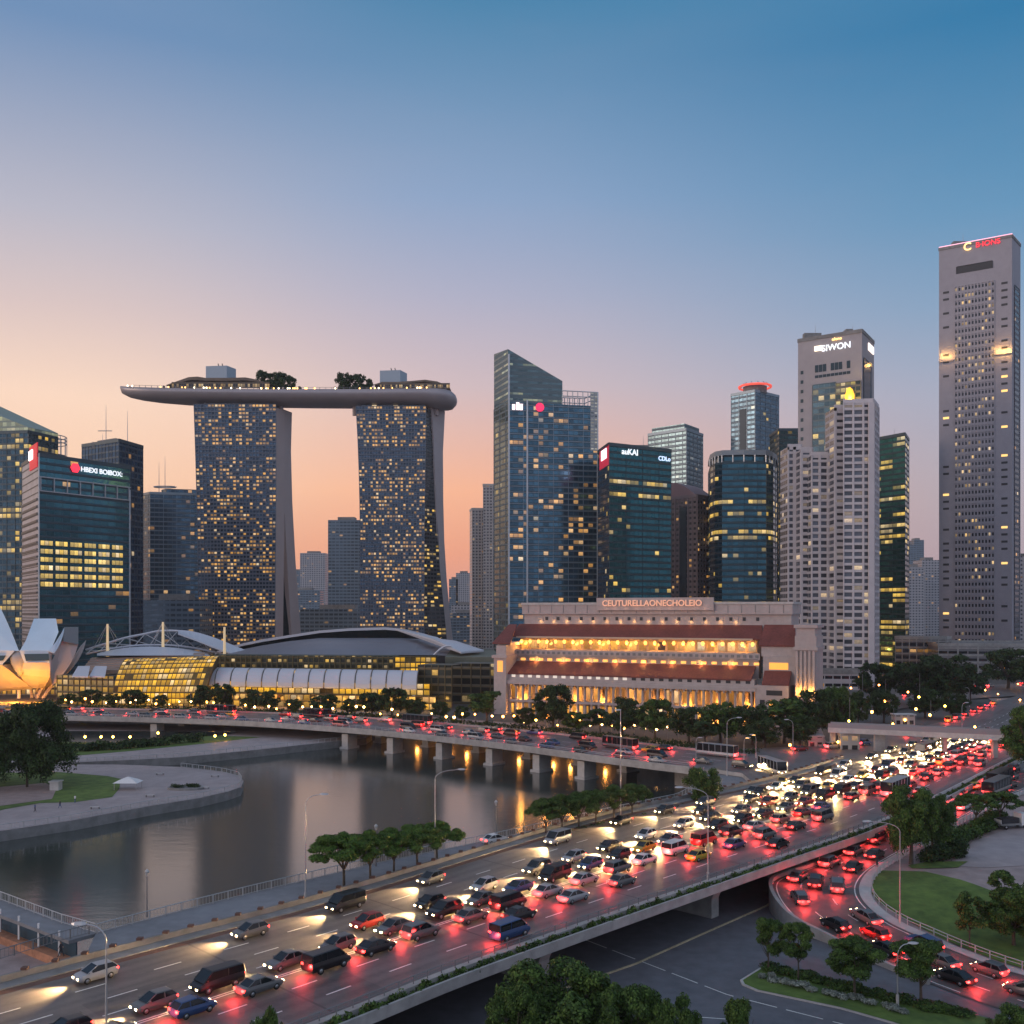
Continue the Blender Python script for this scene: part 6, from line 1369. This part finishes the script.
# small glowing lamps along the waterfront and streets
gl_post = MB(); gl_post.tube([(0, 0, 0), (0, 0, 1)], .07, 5); gm_ = bpy.data.meshes.new('post'); gm_.from_pydata(gl_post.v, [], gl_post.f); gm_.materials.append(M['rail'])
sph = MB(); sph.loft([[(r_*math.cos(i*math.pi/4), r_*math.sin(i*math.pi/4), z) for i in range(8)] for r_, z in ((.1, -.34), (.28, -.2), (.36, 0), (.28, .2), (.1, .34))])
def gmesh(m): me = bpy.data.meshes.new('globe'); me.from_pydata(sph.v, [], sph.f); me.materials.append(m); return me
GM = [gmesh(emat('globe_orange', (1, .38, .06), 26)), gmesh(emat('globe_warm', (1, .5, .16), 22))]
def globe(x, y, z, h, label, group, s_=1, on=False, kind=None):
    t = thing('globe_lamp', label, 'lamp', (x, y, z), group); o = bpy.data.objects.new('post', gm_); col.objects.link(o); o.parent = t; o.scale = (1, 1, h)
    o = bpy.data.objects.new('globe', GM[kind if kind is not None else R.randint(0, 1)]); col.objects.link(o); o.parent = t; o.location = (0, 0, h); o.scale = (s_,)*3
    if on: light('globe_light', 'POINT', (x, y-.6, z+h), on, (1, .4, .07), None, .4).parent = t; t.children[-1].location = (0, -.6, h)
bf = side(brN, -30)
k = 0
for px in list(range(58, 480, 11)):
    i = min(range(len(bf)), key=lambda i: abs(512+F*bf[i].x/bf[i].y-px)); p = bf[i]; x = (px+R.uniform(-3, 3)-512)/F*p.y
    globe(x, p.y+R.uniform(0, 5), -.6, R.uniform(1.8, 4.2), 'tiny glowing globe lamp on the quay in front of the mall', 'globe lamps before the mall', R.uniform(.7, 1.2), 1300 if k % 3 == 0 else False); k += 1
for k, px in enumerate(range(492, 690, 11)):
    Y = 318-(px-492)*.19; globe((px-512)/F*Y, Y+R.uniform(0, 3), -.6, R.uniform(1.6, 4), 'tiny glowing globe lamp at the foot of the old hotel', 'globe lamps before the hotel', R.uniform(.7, 1.2), 1500 if k % 3 == 0 else False)
for k, (px, py, Y) in enumerate([(851, 688, 330), (879, 685, 350), (885, 701, 330), (908, 692, 350), (919, 697, 335), (916, 709, 310), (849, 721, 275), (1004, 668, 480), (1009, 678, 480), (1016, 676, 500), (1018, 684, 470), (868, 750, 270), (857, 752, 268), (800, 737, 275), (862, 700, 320), (905, 720, 300), (930, 715, 310), (945, 706, 330), (985, 690, 430), (998, 694, 420), (950, 672, 520), (1020, 700, 400), (795, 700, 300), (872, 712, 300), (893, 724, 285), (838, 742, 262), (975, 727, 290), (790, 745, 262), (940, 735, 280)]):
    q = Q(px, py, Y); h = max(1.5, q.z+.5); globe(q.x, Y, q.z-h, h, 'glowing street globe, %s nearest of those on the streets right of the hotel' % nth[k], 'glowing street globes right of the hotel', R.uniform(.8, 1.2), 3000 if k % 2 == 0 else False, 0)
# lit lanterns on the far bank below the bridge
for px, py in ((85, 742), (101, 742), (113, 742), (130, 742), (215, 741), (225, 740), (158, 738)):
    p = P(px, py, -4.3); globe(p.x, p.y, -4.3, 1.6, 'low glowing lantern on the far bank beneath the bridge', 'lanterns on the far bank', 1.1, 400, 0)

# lamps added on the quay wall under the bridge, for orange streaks on the water
sh = side(brN, -31)
for k, px in enumerate((386, 412, 446, 462, 482, 512, 545, 563, 590, 612)):
    i = min(range(len(sh)), key=lambda i: abs(512+F*sh[i].x/sh[i].y-px)); p = sh[i]; t = thing('added_quay_lamp', 'orange lamp added on the quay wall beneath the bridge to streak the water, %s from the left' % nth[k], 'lamp', (p.x, p.y, -2.9), 'lamps added on the quay wall')
    mb = MB(); mb.box(p.x-.12, p.y-.75, -2.7, p.x+.12, p.y+.3, -2.55); mb.build('bracket', M['rail'], t)
    mb = MB(); r_ = .45; mb.loft([[(p.x+q*math.cos(a*math.pi/4), p.y-.8+q*math.sin(a*math.pi/4), -3.1+z) for a in range(8)] for q, z in ((.15, -.5), (r_, -.3), (r_, .3), (.15, .5))]); mb.build('globe', emat('quay_orange', (1, .36, .06), 55) if k == 0 else bpy.data.materials['quay_orange'], t)
# ================================================================ TRAFFIC (every vehicle is a lit, modelled car)
def lens(name, c, e, s_): return mat(name, c, .3, emit=e, es=s_)
M['head'] = lens('headlight_lens', (.9, .85, .75), (1, .74, .38), 26)
M['tail'] = lens('tail_light_lens', (.5, .01, .01), (1, .035, .03), 11)
M['tyre'] = mat('tyre', (.02, .02, .02), .8); M['rim'] = mat('rim', (.35, .35, .36), .3, .8); M['cglass'] = mat('car_glass', (.015, .02, .025), .06, .3)
paints = {'white': (.6, .6, .6), 'silver': (.33, .34, .36), 'grey': (.12, .125, .13), 'black': (.015, .015, .018), 'blue': (.03, .07, .18), 'red': (.3, .02, .02), 'yellow': (.5, .33, .03), 'green': (.03, .12, .06)}
PM = {k: mat('car_paint_'+k, v, .28, .2) for k, v in paints.items()}
SH = {  # kind: length, width, body stations (x, half width factor, z bottom, z belt), cabin stations (x, half width factor, z top)
 'saloon': (4.6, 1.8, [(-2.3, .8, .42, .78), (-2.15, .94, .26, .98), (-1.2, 1, .22, 1.0), (0, 1, .2, .96), (1.0, 1, .22, .92), (1.9, .96, .24, .82), (2.25, .82, .34, .66), (2.3, .7, .42, .58)], [(-1.75, .8, .98), (-1.0, .74, 1.40), (.2, .74, 1.45), (1.15, .84, .93)]),
 'hatchback': (4.0, 1.75, [(-2.0, .85, .4, .9), (-1.9, .96, .26, 1.05), (-1.0, 1, .22, 1.02), (0, 1, .2, .98), (.9, 1, .22, .94), (1.65, .96, .24, .84), (1.98, .8, .36, .64)], [(-1.93, .78, 1.03), (-1.5, .75, 1.46), (.1, .75, 1.5), (1.1, .84, .95)]),
 'off-roader': (4.7, 1.9, [(-2.3, .88, .5, 1.0), (-2.25, .98, .36, 1.15), (-1.0, 1, .32, 1.15), (.9, 1, .32, 1.1), (2.0, .97, .34, 1.02), (2.33, .86, .44, .8)], [(-2.2, .84, 1.13), (-1.95, .78, 1.68), (.2, .8, 1.74), (1.2, .88, 1.1)]),
 'bus': (10.5, 2.5, [(-5.25, .96, .45, 1.2), (-5.2, 1, .36, 1.25), (0, 1, .34, 1.25), (5.1, 1, .36, 1.25), (5.22, .96, .42, 1.15), (5.25, .94, .45, 1.1)], [(-5.22, .97, 1.24), (-5.18, .95, 3.0), (5.0, .95, 3.05), (5.2, .95, 1.2)]),
 'van': (5.0, 1.95, [(-2.5, .97, .4, 1.2), (-2.4, 1, .32, 1.25), (0, 1, .3, 1.25), (1.6, 1, .3, 1.2), (2.3, .95, .34, .95), (2.5, .85, .42, .75)], [(-2.47, .95, 1.24), (-2.4, .9, 1.95), (1.0, .9, 2.0), (1.95, .88, 1.15)]),
}
def car_meshes(kind):
    L, W, body, cab = SH[kind]; h_ = W/2; out_ = {}
    mb = MB(); secs = []
    for x, f, z0, z1 in body: w_ = h_*f; m_ = (z0+z1)/2; secs.append([(x, -w_*.86, z0), (x, w_*.86, z0), (x, w_, m_-.08), (x, w_*.99, m_+.12), (x, w_*.9, z1), (x, -w_*.9, z1), (x, -w_*.99, m_+.12), (x, -w_, m_-.08)])
    mb.loft(secs)
    # roof panel belongs to the body
    a, b_, c_, d_ = cab; n1, n2 = b_, c_
    mb.mesh([(n1[0], -h_*n1[1], n1[2]+.02), (n2[0], -h_*n2[1], n2[2]+.02), (n2[0], h_*n2[1], n2[2]+.02), (n1[0], h_*n1[1], n1[2]+.02), (n1[0]+.1, -h_*n1[1]*.8, n1[2]+.07), (n2[0]-.1, -h_*n2[1]*.8, n2[2]+.07), (n2[0]-.1, h_*n2[1]*.8, n2[2]+.07), (n1[0]+.1, h_*n1[1]*.8, n1[2]+.07)], [(4, 5, 6, 7), (0, 1, 5, 4), (1, 2, 6, 5), (2, 3, 7, 6), (3, 0, 4, 7)])
    belt = body[2][3]
    for s_ in (-1, 1): # pillars
        for (p, q) in ((a, b_), (d_, c_)): mb.tube([(p[0], s_*h_*p[1], p[2]), (q[0], s_*h_*q[1], q[2]+.02)], .05, 4)
        
        for xm in ([(b_[0]+c_[0])/2] if kind != 'bus' else [-3.4, -1.7, 0, 1.7, 3.4]): mb.tube([(xm, s_*h_*.9, belt), (xm, s_*h_*b_[1]*1.01, b_[2])], .05 if kind != 'bus' else .09, 4)
        mb.box(.75 if kind != 'van' else 1.5, s_*(h_+.02)-.09, belt, .95 if kind != 'van' else 1.68, s_*(h_+.02)+.09, belt+.14)
    out_['body'] = mb
    mb = MB(); mb.loft([[(x, -h_*(.9 if z <= belt+.1 else f), z), (x, h_*(.9 if z <= belt+.1 else f), z), (x, h_*.88, belt-.05), (x, -h_*.88, belt-.05)] for x, f, z in cab]); out_['window_glass'] = mb
    wr_ = .32 if kind in ('saloon', 'hatchback') else .48 if kind == 'bus' else .37; mb = MB()
    ring = lambda y, r_: [(r_*math.cos(i*math.pi/7), y, r_*math.sin(i*math.pi/7)) for i in range(14)]
    mb.loft([ring(-.1, wr_*.9), ring(-.08, wr_), ring(.08, wr_), ring(.1, wr_*.9)]); mb.v = [(x, y, z) for x, y, z in mb.v]
    ms = len(mb.f); mb.loft([ring(-.11, wr_*.55), ring(.11, wr_*.55)], m=1); out_['wheel'] = mb; out_['wr'] = wr_
    xf = body[-1][0]; xb = body[0][0]; zh = (body[-1][2]+body[-1][3])/2+.1; zt_ = body[1][3]-.2
    hl_ = MB(); hl_.loft([[(xf-.28, y, zh-.08), (xf-.28, y+.36, zh-.08), (xf-.28, y+.36, zh+.09), (xf-.28, y, zh+.09)] for y in (0,)]+[[(xf+.03, .0, zh-.07), (xf+.03, .3, zh-.07), (xf+.0, .3, zh+.06), (xf+.0, .0, zh+.06)]]); out_['headlight'] = hl_
    tl_ = MB(); tl_.loft([[(xb+.2, 0, zt_-.1), (xb+.2, .36, zt_-.1), (xb+.2, .36, zt_+.1), (xb+.2, 0, zt_+.1)], [(xb-.03, 0, zt_-.1), (xb-.03, .34, zt_-.1), (xb-.02, .34, zt_+.1), (xb-.02, 0, zt_+.1)]]); out_['tail_light'] = tl_
    return out_
CM = {k: car_meshes(k) for k in SH}; cache = {}
def cmesh(kind, part, color=None):
    k = (kind, part, color)
    if k not in cache:
        mb = CM[kind][part]; me = bpy.data.meshes.new(part); me.from_pydata(mb.v, [], mb.f); me.polygons.foreach_set('material_index', mb.mi)
        for m_ in {'body': [PM.get(color)], 'window_glass': [M['cglass']], 'wheel': [M['tyre'], M['rim']], 'headlight': [M['head']], 'tail_light': [M['tail']]}[part]: me.materials.append(m_)
        me.polygons.foreach_set('use_smooth', [part in ('wheel',)]*len(me.polygons)); me.update(); cache[k] = me
    return cache[k]
def lightdata(nm, ty, e, c, **kw):
    ld = bpy.data.lights.new(nm, ty); ld.energy = e; ld.color = c
    for a, v in kw.items(): setattr(ld, a, v)
    return ld
LH = lightdata('headlight_beam', 'SPOT', 11000, (1, .62, .26), spot_size=rad(85), spot_blend=1, shadow_soft_size=.15)
LT = lightdata('tail_light_glow', 'POINT', 320, (1, .05, .045), shadow_soft_size=.25)
LHf = lightdata('headlight_beam_far', 'SPOT', 14000, (1, .62, .26), spot_size=rad(80), spot_blend=.9, shadow_soft_size=.3)
LTf = lightdata('tail_light_glow_far', 'POINT', 420, (1, .05, .045), shadow_soft_size=.4)
def car(kind, color, p, ang, label, group, front=True, rear=True, full=True, beam=True, parked=False, pitch=0):
    t = thing('parked_car' if parked else 'car', label, 'car', tuple(p), group, ang)
    t.rotation_euler[1] = pitch
    def add(part, loc=(0, 0, 0), c=None, sc_=None):
        o = bpy.data.objects.new(part, cmesh(kind, part, c)); col.objects.link(o); o.parent = t; o.location = loc
        if sc_: o.scale = sc_
    W = SH[kind][1]/2; add('body', c=color); add('window_glass'); wr_ = CM[kind]['wr']; wb = SH[kind][0]*.29
    sides = (-1, 1)
    for sx in (-1, 1):
        for sy in sides:
            if full or (sy == -1): add('wheel', (sx*wb, sy*(W-.1), wr_))
    if front or full:
        for s_ in (-1, 1): add('headlight', (0, s_*W*.74-(.34 if s_ > 0 else 0), 0))
    if rear or full:
        for s_ in (-1, 1): add('tail_light', (0, s_*W*.9-(.34 if s_ > 0 else 0), 0))
    if beam:
        L2 = SH[kind][0]/2
        if front: o = bpy.data.objects.new('headlight_beam', LH if full else LHf); col.objects.link(o); o.parent = t; o.location = (L2+.25, 0, .75); o.rotation_euler = (0, rad(-80), 0)
        if rear: o = bpy.data.objects.new('tail_light_glow', LT if full else LTf); col.objects.link(o); o.parent = t; o.location = (-L2-.55, 0, .7)
    return t
kinds = ['bus', 'saloon', 'hatchback', 'off-roader', 'saloon', 'van', 'hatchback', 'saloon', 'saloon', 'hatchback', 'off-roader', 'van', 'hatchback', 'saloon']; cols = ['silver', 'grey', 'black', 'grey', 'black', 'blue', 'white', 'grey', 'black', 'silver', 'grey', 'black', 'red', 'silver', 'black', 'yellow', 'grey', 'black']
ncar = 0; placed = []
def stream(path, gap, jitter, lane, group, towards, skip=0.0, lights='front', zoff=0.0, start=0, maxn=99, order='near'):
    """one lane of traffic along a path; towards=False reverses the heading"""
    global ncar
    q = resample(path, .5); i = int(start*2); n_ = 0
    while i < len(q)-2 and n_ < maxn:
        p = q[i]; d = q[i+1]-q[i-1 if i else 0]
        if not towards: d = -d
        px = 512+F*p.x/p.y; vis = -6 < px < 1030 and p.y > 60
        if vis:
            tx = d.normalized()
            kd = R.choice(kinds); hl2 = SH[kd][0]/2
            for c0, h0 in placed:
                e_ = p-c0
                if abs(e_.x) < 12 and abs(e_.y) < 12 and abs(e_.dot(tx)) < hl2+h0+.8 and abs(e_.x*tx.y-e_.y*tx.x) < 2.3 and abs(e_.z) < 2: vis = False; break
        if vis and R.random() >= skip:
            placed.append((p.copy(), hl2))
            cl = R.choice(cols); ang = math.atan2(d.y, d.x); full = p.y < 215
            pitch = -math.atan2(d.z, math.hypot(d.x, d.y))
            car(kd, cl, p+Vector((0, 0, zoff+.015)), ang, '%s %s, %s %s' % (cl, kd, nth[n_], lane), group, front=lights in ('front', 'both'), rear=lights in ('rear', 'both'), full=full, pitch=pitch)
            n_ += 1; ncar += 1
        i += int(2*(gap+R.uniform(-jitter, jitter)))
ug = lambda k: .03+.94*(k+.5)/LANES
gA = 'cars with headlights on the highway'; gB = 'cars with tail lights on the highway'
stream(lane_path(ug(0), .04, .60, 400), 15, 4, 'from the left in the river-side headlight lane', gA, False, .1, 'front', start=3)
stream(lane_path(ug(1), .25, .62, 400), 17, 5, 'from the left in the second headlight lane', gA, False, .15, 'front')
stream(lane_path(ug(2), .17, .66, 400), 9.5, 1.8, 'from the left in the third headlight lane', gA, False, .06, 'front')
stream(lane_path(ug(3), .02, .66, 500), 7.6, .9, 'from the left in the headlight lane beside the double line', gA, False, .02, 'front', start=4)
stream(lane_path(ug(4), .02, .62, 500), 7.4, .9, 'from the left in the tail light lane beside the double line', gB, True, .02, 'rear')
stream(lane_path(ug(5), .2, .62, 400), 10, 2, 'from the left in the middle tail light lane', gB, True, .1, 'rear')
stream(lane_path(ug(6), .12, .55, 400), 48, 12, 'from the left in the sparse outer lane', gB, True, 0, 'rear', start=20)
gC = 'cars on the river bridge'
for k, (f, tw, gp) in enumerate(((.12, True, 13), (.35, True, 12), (.6, False, 12.5), (.82, False, 14))):
    pth = [a.lerp(b_, f) for a, b_ in zip(brN, brF)]
    stream(pth, gp, 2.5, 'from the left in the bridge lane '+['nearest the camera', 'second from the camera', 'third from the camera', 'farthest from the camera'][k], gC, tw, .12, 'rear', zoff=0)
gD = 'cars on the curving ramp'
for k, f in enumerate((.25, .5, .75)):
    pth = [a.lerp(b_, f) for a, b_ in zip(Lr, Rr)][3:]
    stream(pth, 9.5, 1.5, 'down the ramp in the '+['outer', 'middle', 'inner'][k]+' lane', gD, False, .06, 'rear', start=k*3)
gE = 'cars on the slip loop'
loop = cr([Vector((*P(a, b, 0).xy, 0)) for a, b in [(742, 768), (768, 771), (781, 778), (780, 787), (762, 796), (728, 803), (690, 812)]], 8)
stream(loop, 8, 1, 'round the slip loop from the bridge', gE, True, 0, 'front')
far_ = cr([Vector((*P(a, b, 0).xy, 0)) for a, b in [(800, 751), (850, 747), (890, 741), (925, 731), (960, 718), (1000, 702)]], 8)
stream(far_, 13, 3, 'on the side road behind the footbridge', 'cars on the side road', True, .1, 'rear')
bl_ = [Vector((*P(a, b, 0).xy, -.02)) for a, b in [(870, 703), (940, 692), (1000, 686), (1030, 684)]]
stream(cr(bl_, 8), 17, 4, 'on the far boulevard at the right edge', 'cars on the far boulevard', True, .1, 'rear')
print('cars', ncar)
p = P(495, 843, -1); car('saloon', 'white', p, rad(38), 'white car parked on the promenade between the two tree rows', None, True, True, beam=False, parked=True)
# ================================================================ SMALL THINGS
p = Pg(1012, 828); t = thing('service_cart', 'small white-cabbed service truck with a dark load bed in the parking lot', 'truck', tuple(p), None, rad(15)); t.rotation_euler = (0, 0, rad(15))
def lbox(t, nm, b6, m): mb = MB(); mb.box(*b6); me = bpy.data.meshes.new(nm); me.from_pydata(mb.v, [], mb.f); me.materials.append(m); o = bpy.data.objects.new(nm, me); col.objects.link(o); o.parent = t; return o
lbox(t, 'cab', (1.2, -1, .6, 2.8, 1, 2.6), M['white']); lbox(t, 'cab_window', (2.0, -1.03, 1.6, 2.84, 1.03, 2.3), M['cglass']); lbox(t, 'load_bed', (-3, -1.05, .7, 1.1, 1.05, 1.0), M['conc_d']); lbox(t, 'load', (-2.6, -.8, 1.0, .8, .8, 1.9), M['dark']); lbox(t, 'front_panel', (-3.1, -.9, 1.0, -2.95, .9, 1.7), M['rail_l'])
for sx in (-2, 2):
    for sy in (-.9, .9): o = bpy.data.objects.new('wheel', cmesh('van', 'wheel')); col.objects.link(o); o.parent = t; o.location = (sx, sy, .37)
# people
def person(label, x, y, z, ang, c_top, c_leg, h=1.7, stride=.28):
    t = thing('person', label, 'person', (x, y, z), None, ang); s_ = h/1.7
    bv = [((0, 0, .92), .13), ((0, .0, 1.15), .13), ((0, 0, 1.38), .14), ((0, 0, 1.5), .05), ((.02, 0, 1.6), .1), ((.01, 0, 1.68), .07),
          ((stride*.5, .09, .5), .07), ((stride, .09, .07), .045), ((stride+.12, .09, .04), .035), ((-stride*.3, -.09, .5), .07), ((-stride*1.1, -.09, .1), .045), ((-stride*1.1+.12, -.09, .05), .035),
          ((0, .19, 1.38), .05), ((.1, .24, 1.12), .04), ((.22, .22, .92), .03), ((0, -.19, 1.38), .05), ((-.1, -.24, 1.12), .04), ((-.12, -.22, .9), .03)]
    ed = [(0, 1), (1, 2), (2, 3), (3, 4), (4, 5), (0, 6), (6, 7), (7, 8), (0, 9), (9, 10), (10, 11), (2, 12), (12, 13), (13, 14), (2, 15), (15, 16), (16, 17)]
    me = bpy.data.meshes.new('person_body'); me.from_pydata([tuple(c*s_ for c in v) for v, r_ in bv], ed, []); o = bpy.data.objects.new('body', me); col.objects.link(o)
    m_ = o.modifiers.new('skin', 'SKIN'); sv = me.skin_vertices[0].data
    for i, (v, r_) in enumerate(bv): sv[i].radius = (r_*s_, r_*s_); sv[i].use_root = (i == 0)
    o.modifiers.new('sub', 'SUBSURF').levels = 1; o.parent = t; bpy.context.view_layer.update()
    me2 = bpy.data.meshes.new_from_object(o.evaluated_get(bpy.context.evaluated_depsgraph_get())); o.modifiers.clear(); o.data = me2
    me2.materials.clear()
    for m_ in (c_leg, c_top, M['skin'], M['hair']): me2.materials.append(m_)
    for f in me2.polygons:
        zc = f.center.z/s_; side_ = abs(f.center.y)/s_ > .17; f.use_smooth = True
        f.material_index = 3 if zc > 1.63 or (zc > 1.55 and f.center.x < -.01) else 2 if zc > 1.47 or (side_ and zc < 1.1 and zc > .8) else 1 if zc > .93 else 0
    return t
M['skin'] = mat('skin', (.35, .2, .13), .6); M['hair'] = mat('hair', (.02, .015, .012), .6)
cl1, cl2, cl3, cl4 = mat('cloth_dark', (.03, .03, .04), .9), mat('cloth_white', (.6, .6, .58), .9), mat('cloth_blue', (.05, .09, .2), .9), mat('cloth_red', (.35, .05, .04), .9)
for px, py, z, tt_, ll_, lab in ((61, 957, -1, cl1, cl1, 'person in dark clothes walking on the promenade at lower left'), (75, 803, -4.4, cl2, cl3, 'person in a white top walking at the peninsula lawn edge'), (35, 812, -4.45, cl3, cl1, 'person in a blue top near the huge round tree'), (60, 808, -4.45, cl1, cl3, 'person in a dark top beside the peninsula lawn')):
    p = P(px, py, z); person(lab, p.x, p.y, z, R.uniform(0, 6), tt_, ll_)
p = Pg(877, 868); person('person in dark clothes standing at the ramp kerb below the large tree', p.x, p.y, p.z+.1, 2.4, cl1, cl1, 1.8, .1)
# peninsula furniture
p = P(186, 789, -4.5); t = thing('oval_planter', 'oval stone planter with low benches on the rounded peninsula', 'planter', tuple(p)); mb = MB()
mb.loft([[(p.x+a_*math.cos(k*math.pi/10), p.y+b_*math.sin(k*math.pi/10), -4.5+z) for k in range(20)] for a_, b_, z in ((4.2, 2.2, 0), (4.2, 2.2, .5), (3.8, 1.9, .5), (3.7, 1.8, .35))]); mb.build('planter_rim', M['conc_d'], t)
me = leaves('planting', [(p.x+R.uniform(-3, 3)-p.x, R.uniform(-1.2, 1.2), .6, .7, .5, .5) for k in range(10)], 1500, .14, M['leaf_d'], 5); o = bpy.data.objects.new('planting', me); col.objects.link(o); o.parent = t
p = P(128, 789, -4.5); t = thing('white_pavilion', 'small white tent-like pavilion on the peninsula beside the lawn', 'pavilion', tuple(p)); mb = MB()
mb.loft([[(p.x-2.8*f, p.y-2*f, z), (p.x+2.8*f, p.y-2*f, z), (p.x+2.8*f, p.y+2*f, z), (p.x-2.8*f, p.y+2*f, z)] for f, z in ((1, -2.9), (.6, -2.3), (.06, -1.7))]); mb.build('canopy', M['white'], t)
for sx in (-2.5, 2.5):
    for sy in (-1.7, 1.7): m_ = MB(); m_.tube([(p.x+sx, p.y+sy, -4.5), (p.x+sx, p.y+sy, -2.8)], .07, 5); m_.build('post', M['steel'], t)
p = P(56, 790, -4.5); t = thing('stone_pier', 'pale square stone block at the end of the lawn wall', 'block', tuple(p)); mb = MB(); mb.box(p.x-1, p.y-1, -4.5, p.x+1, p.y+1, -2.6); mb.box(p.x-1.2, p.y-1.2, -2.6, p.x+1.2, p.y+1.2, -2.35); mb.build('block', M['conc_l'], t)

for k, (px, py) in enumerate(((150, 797), (205, 789), (95, 809), (160, 775), (215, 777))):
    p = P(px, py, -4.5); t = thing('bench', 'stone bench on the rounded peninsula, %s from the river tip' % nth[[3, 1, 4, 2, 0][k]], 'bench', tuple(p), 'benches on the peninsula')
    mb = MB(); mb.box(p.x-1, p.y-.25, -4.08, p.x+1, p.y+.25, -3.98); mb.build('seat', M['conc_l'], t)
    for sx in (-.8, .8): mb = MB(); mb.box(p.x+sx-.1, p.y-.2, -4.5, p.x+sx+.1, p.y+.2, -4.08); mb.build('leg', M['conc_d'], t)
# ================================================================ AIR: even, pale dusk haze round the whole scene
hm = bpy.data.materials.new('haze_air'); hm.use_nodes = True; n = NT(hm.node_tree); n.n.clear()
v = n.node('ShaderNodeVolumePrincipled'); v.inputs['Color'].default_value = (.86, .9, 1, 1); v.inputs['Density'].default_value = .00006; v.inputs['Anisotropy'].default_value = .0
o_ = n.node('ShaderNodeOutputMaterial'); n.l.new(v.outputs[0], o_.inputs['Volume'])
mb = MB(); mb.box(-2600, -60, -10, 2600, 2250, 292); mb.build('haze', hm, kind='stuff', label='faint bluish dusk haze between the near road and the far towers')
sc.cycles.volume_bounces = 0; sc.cycles.volume_max_steps = 64
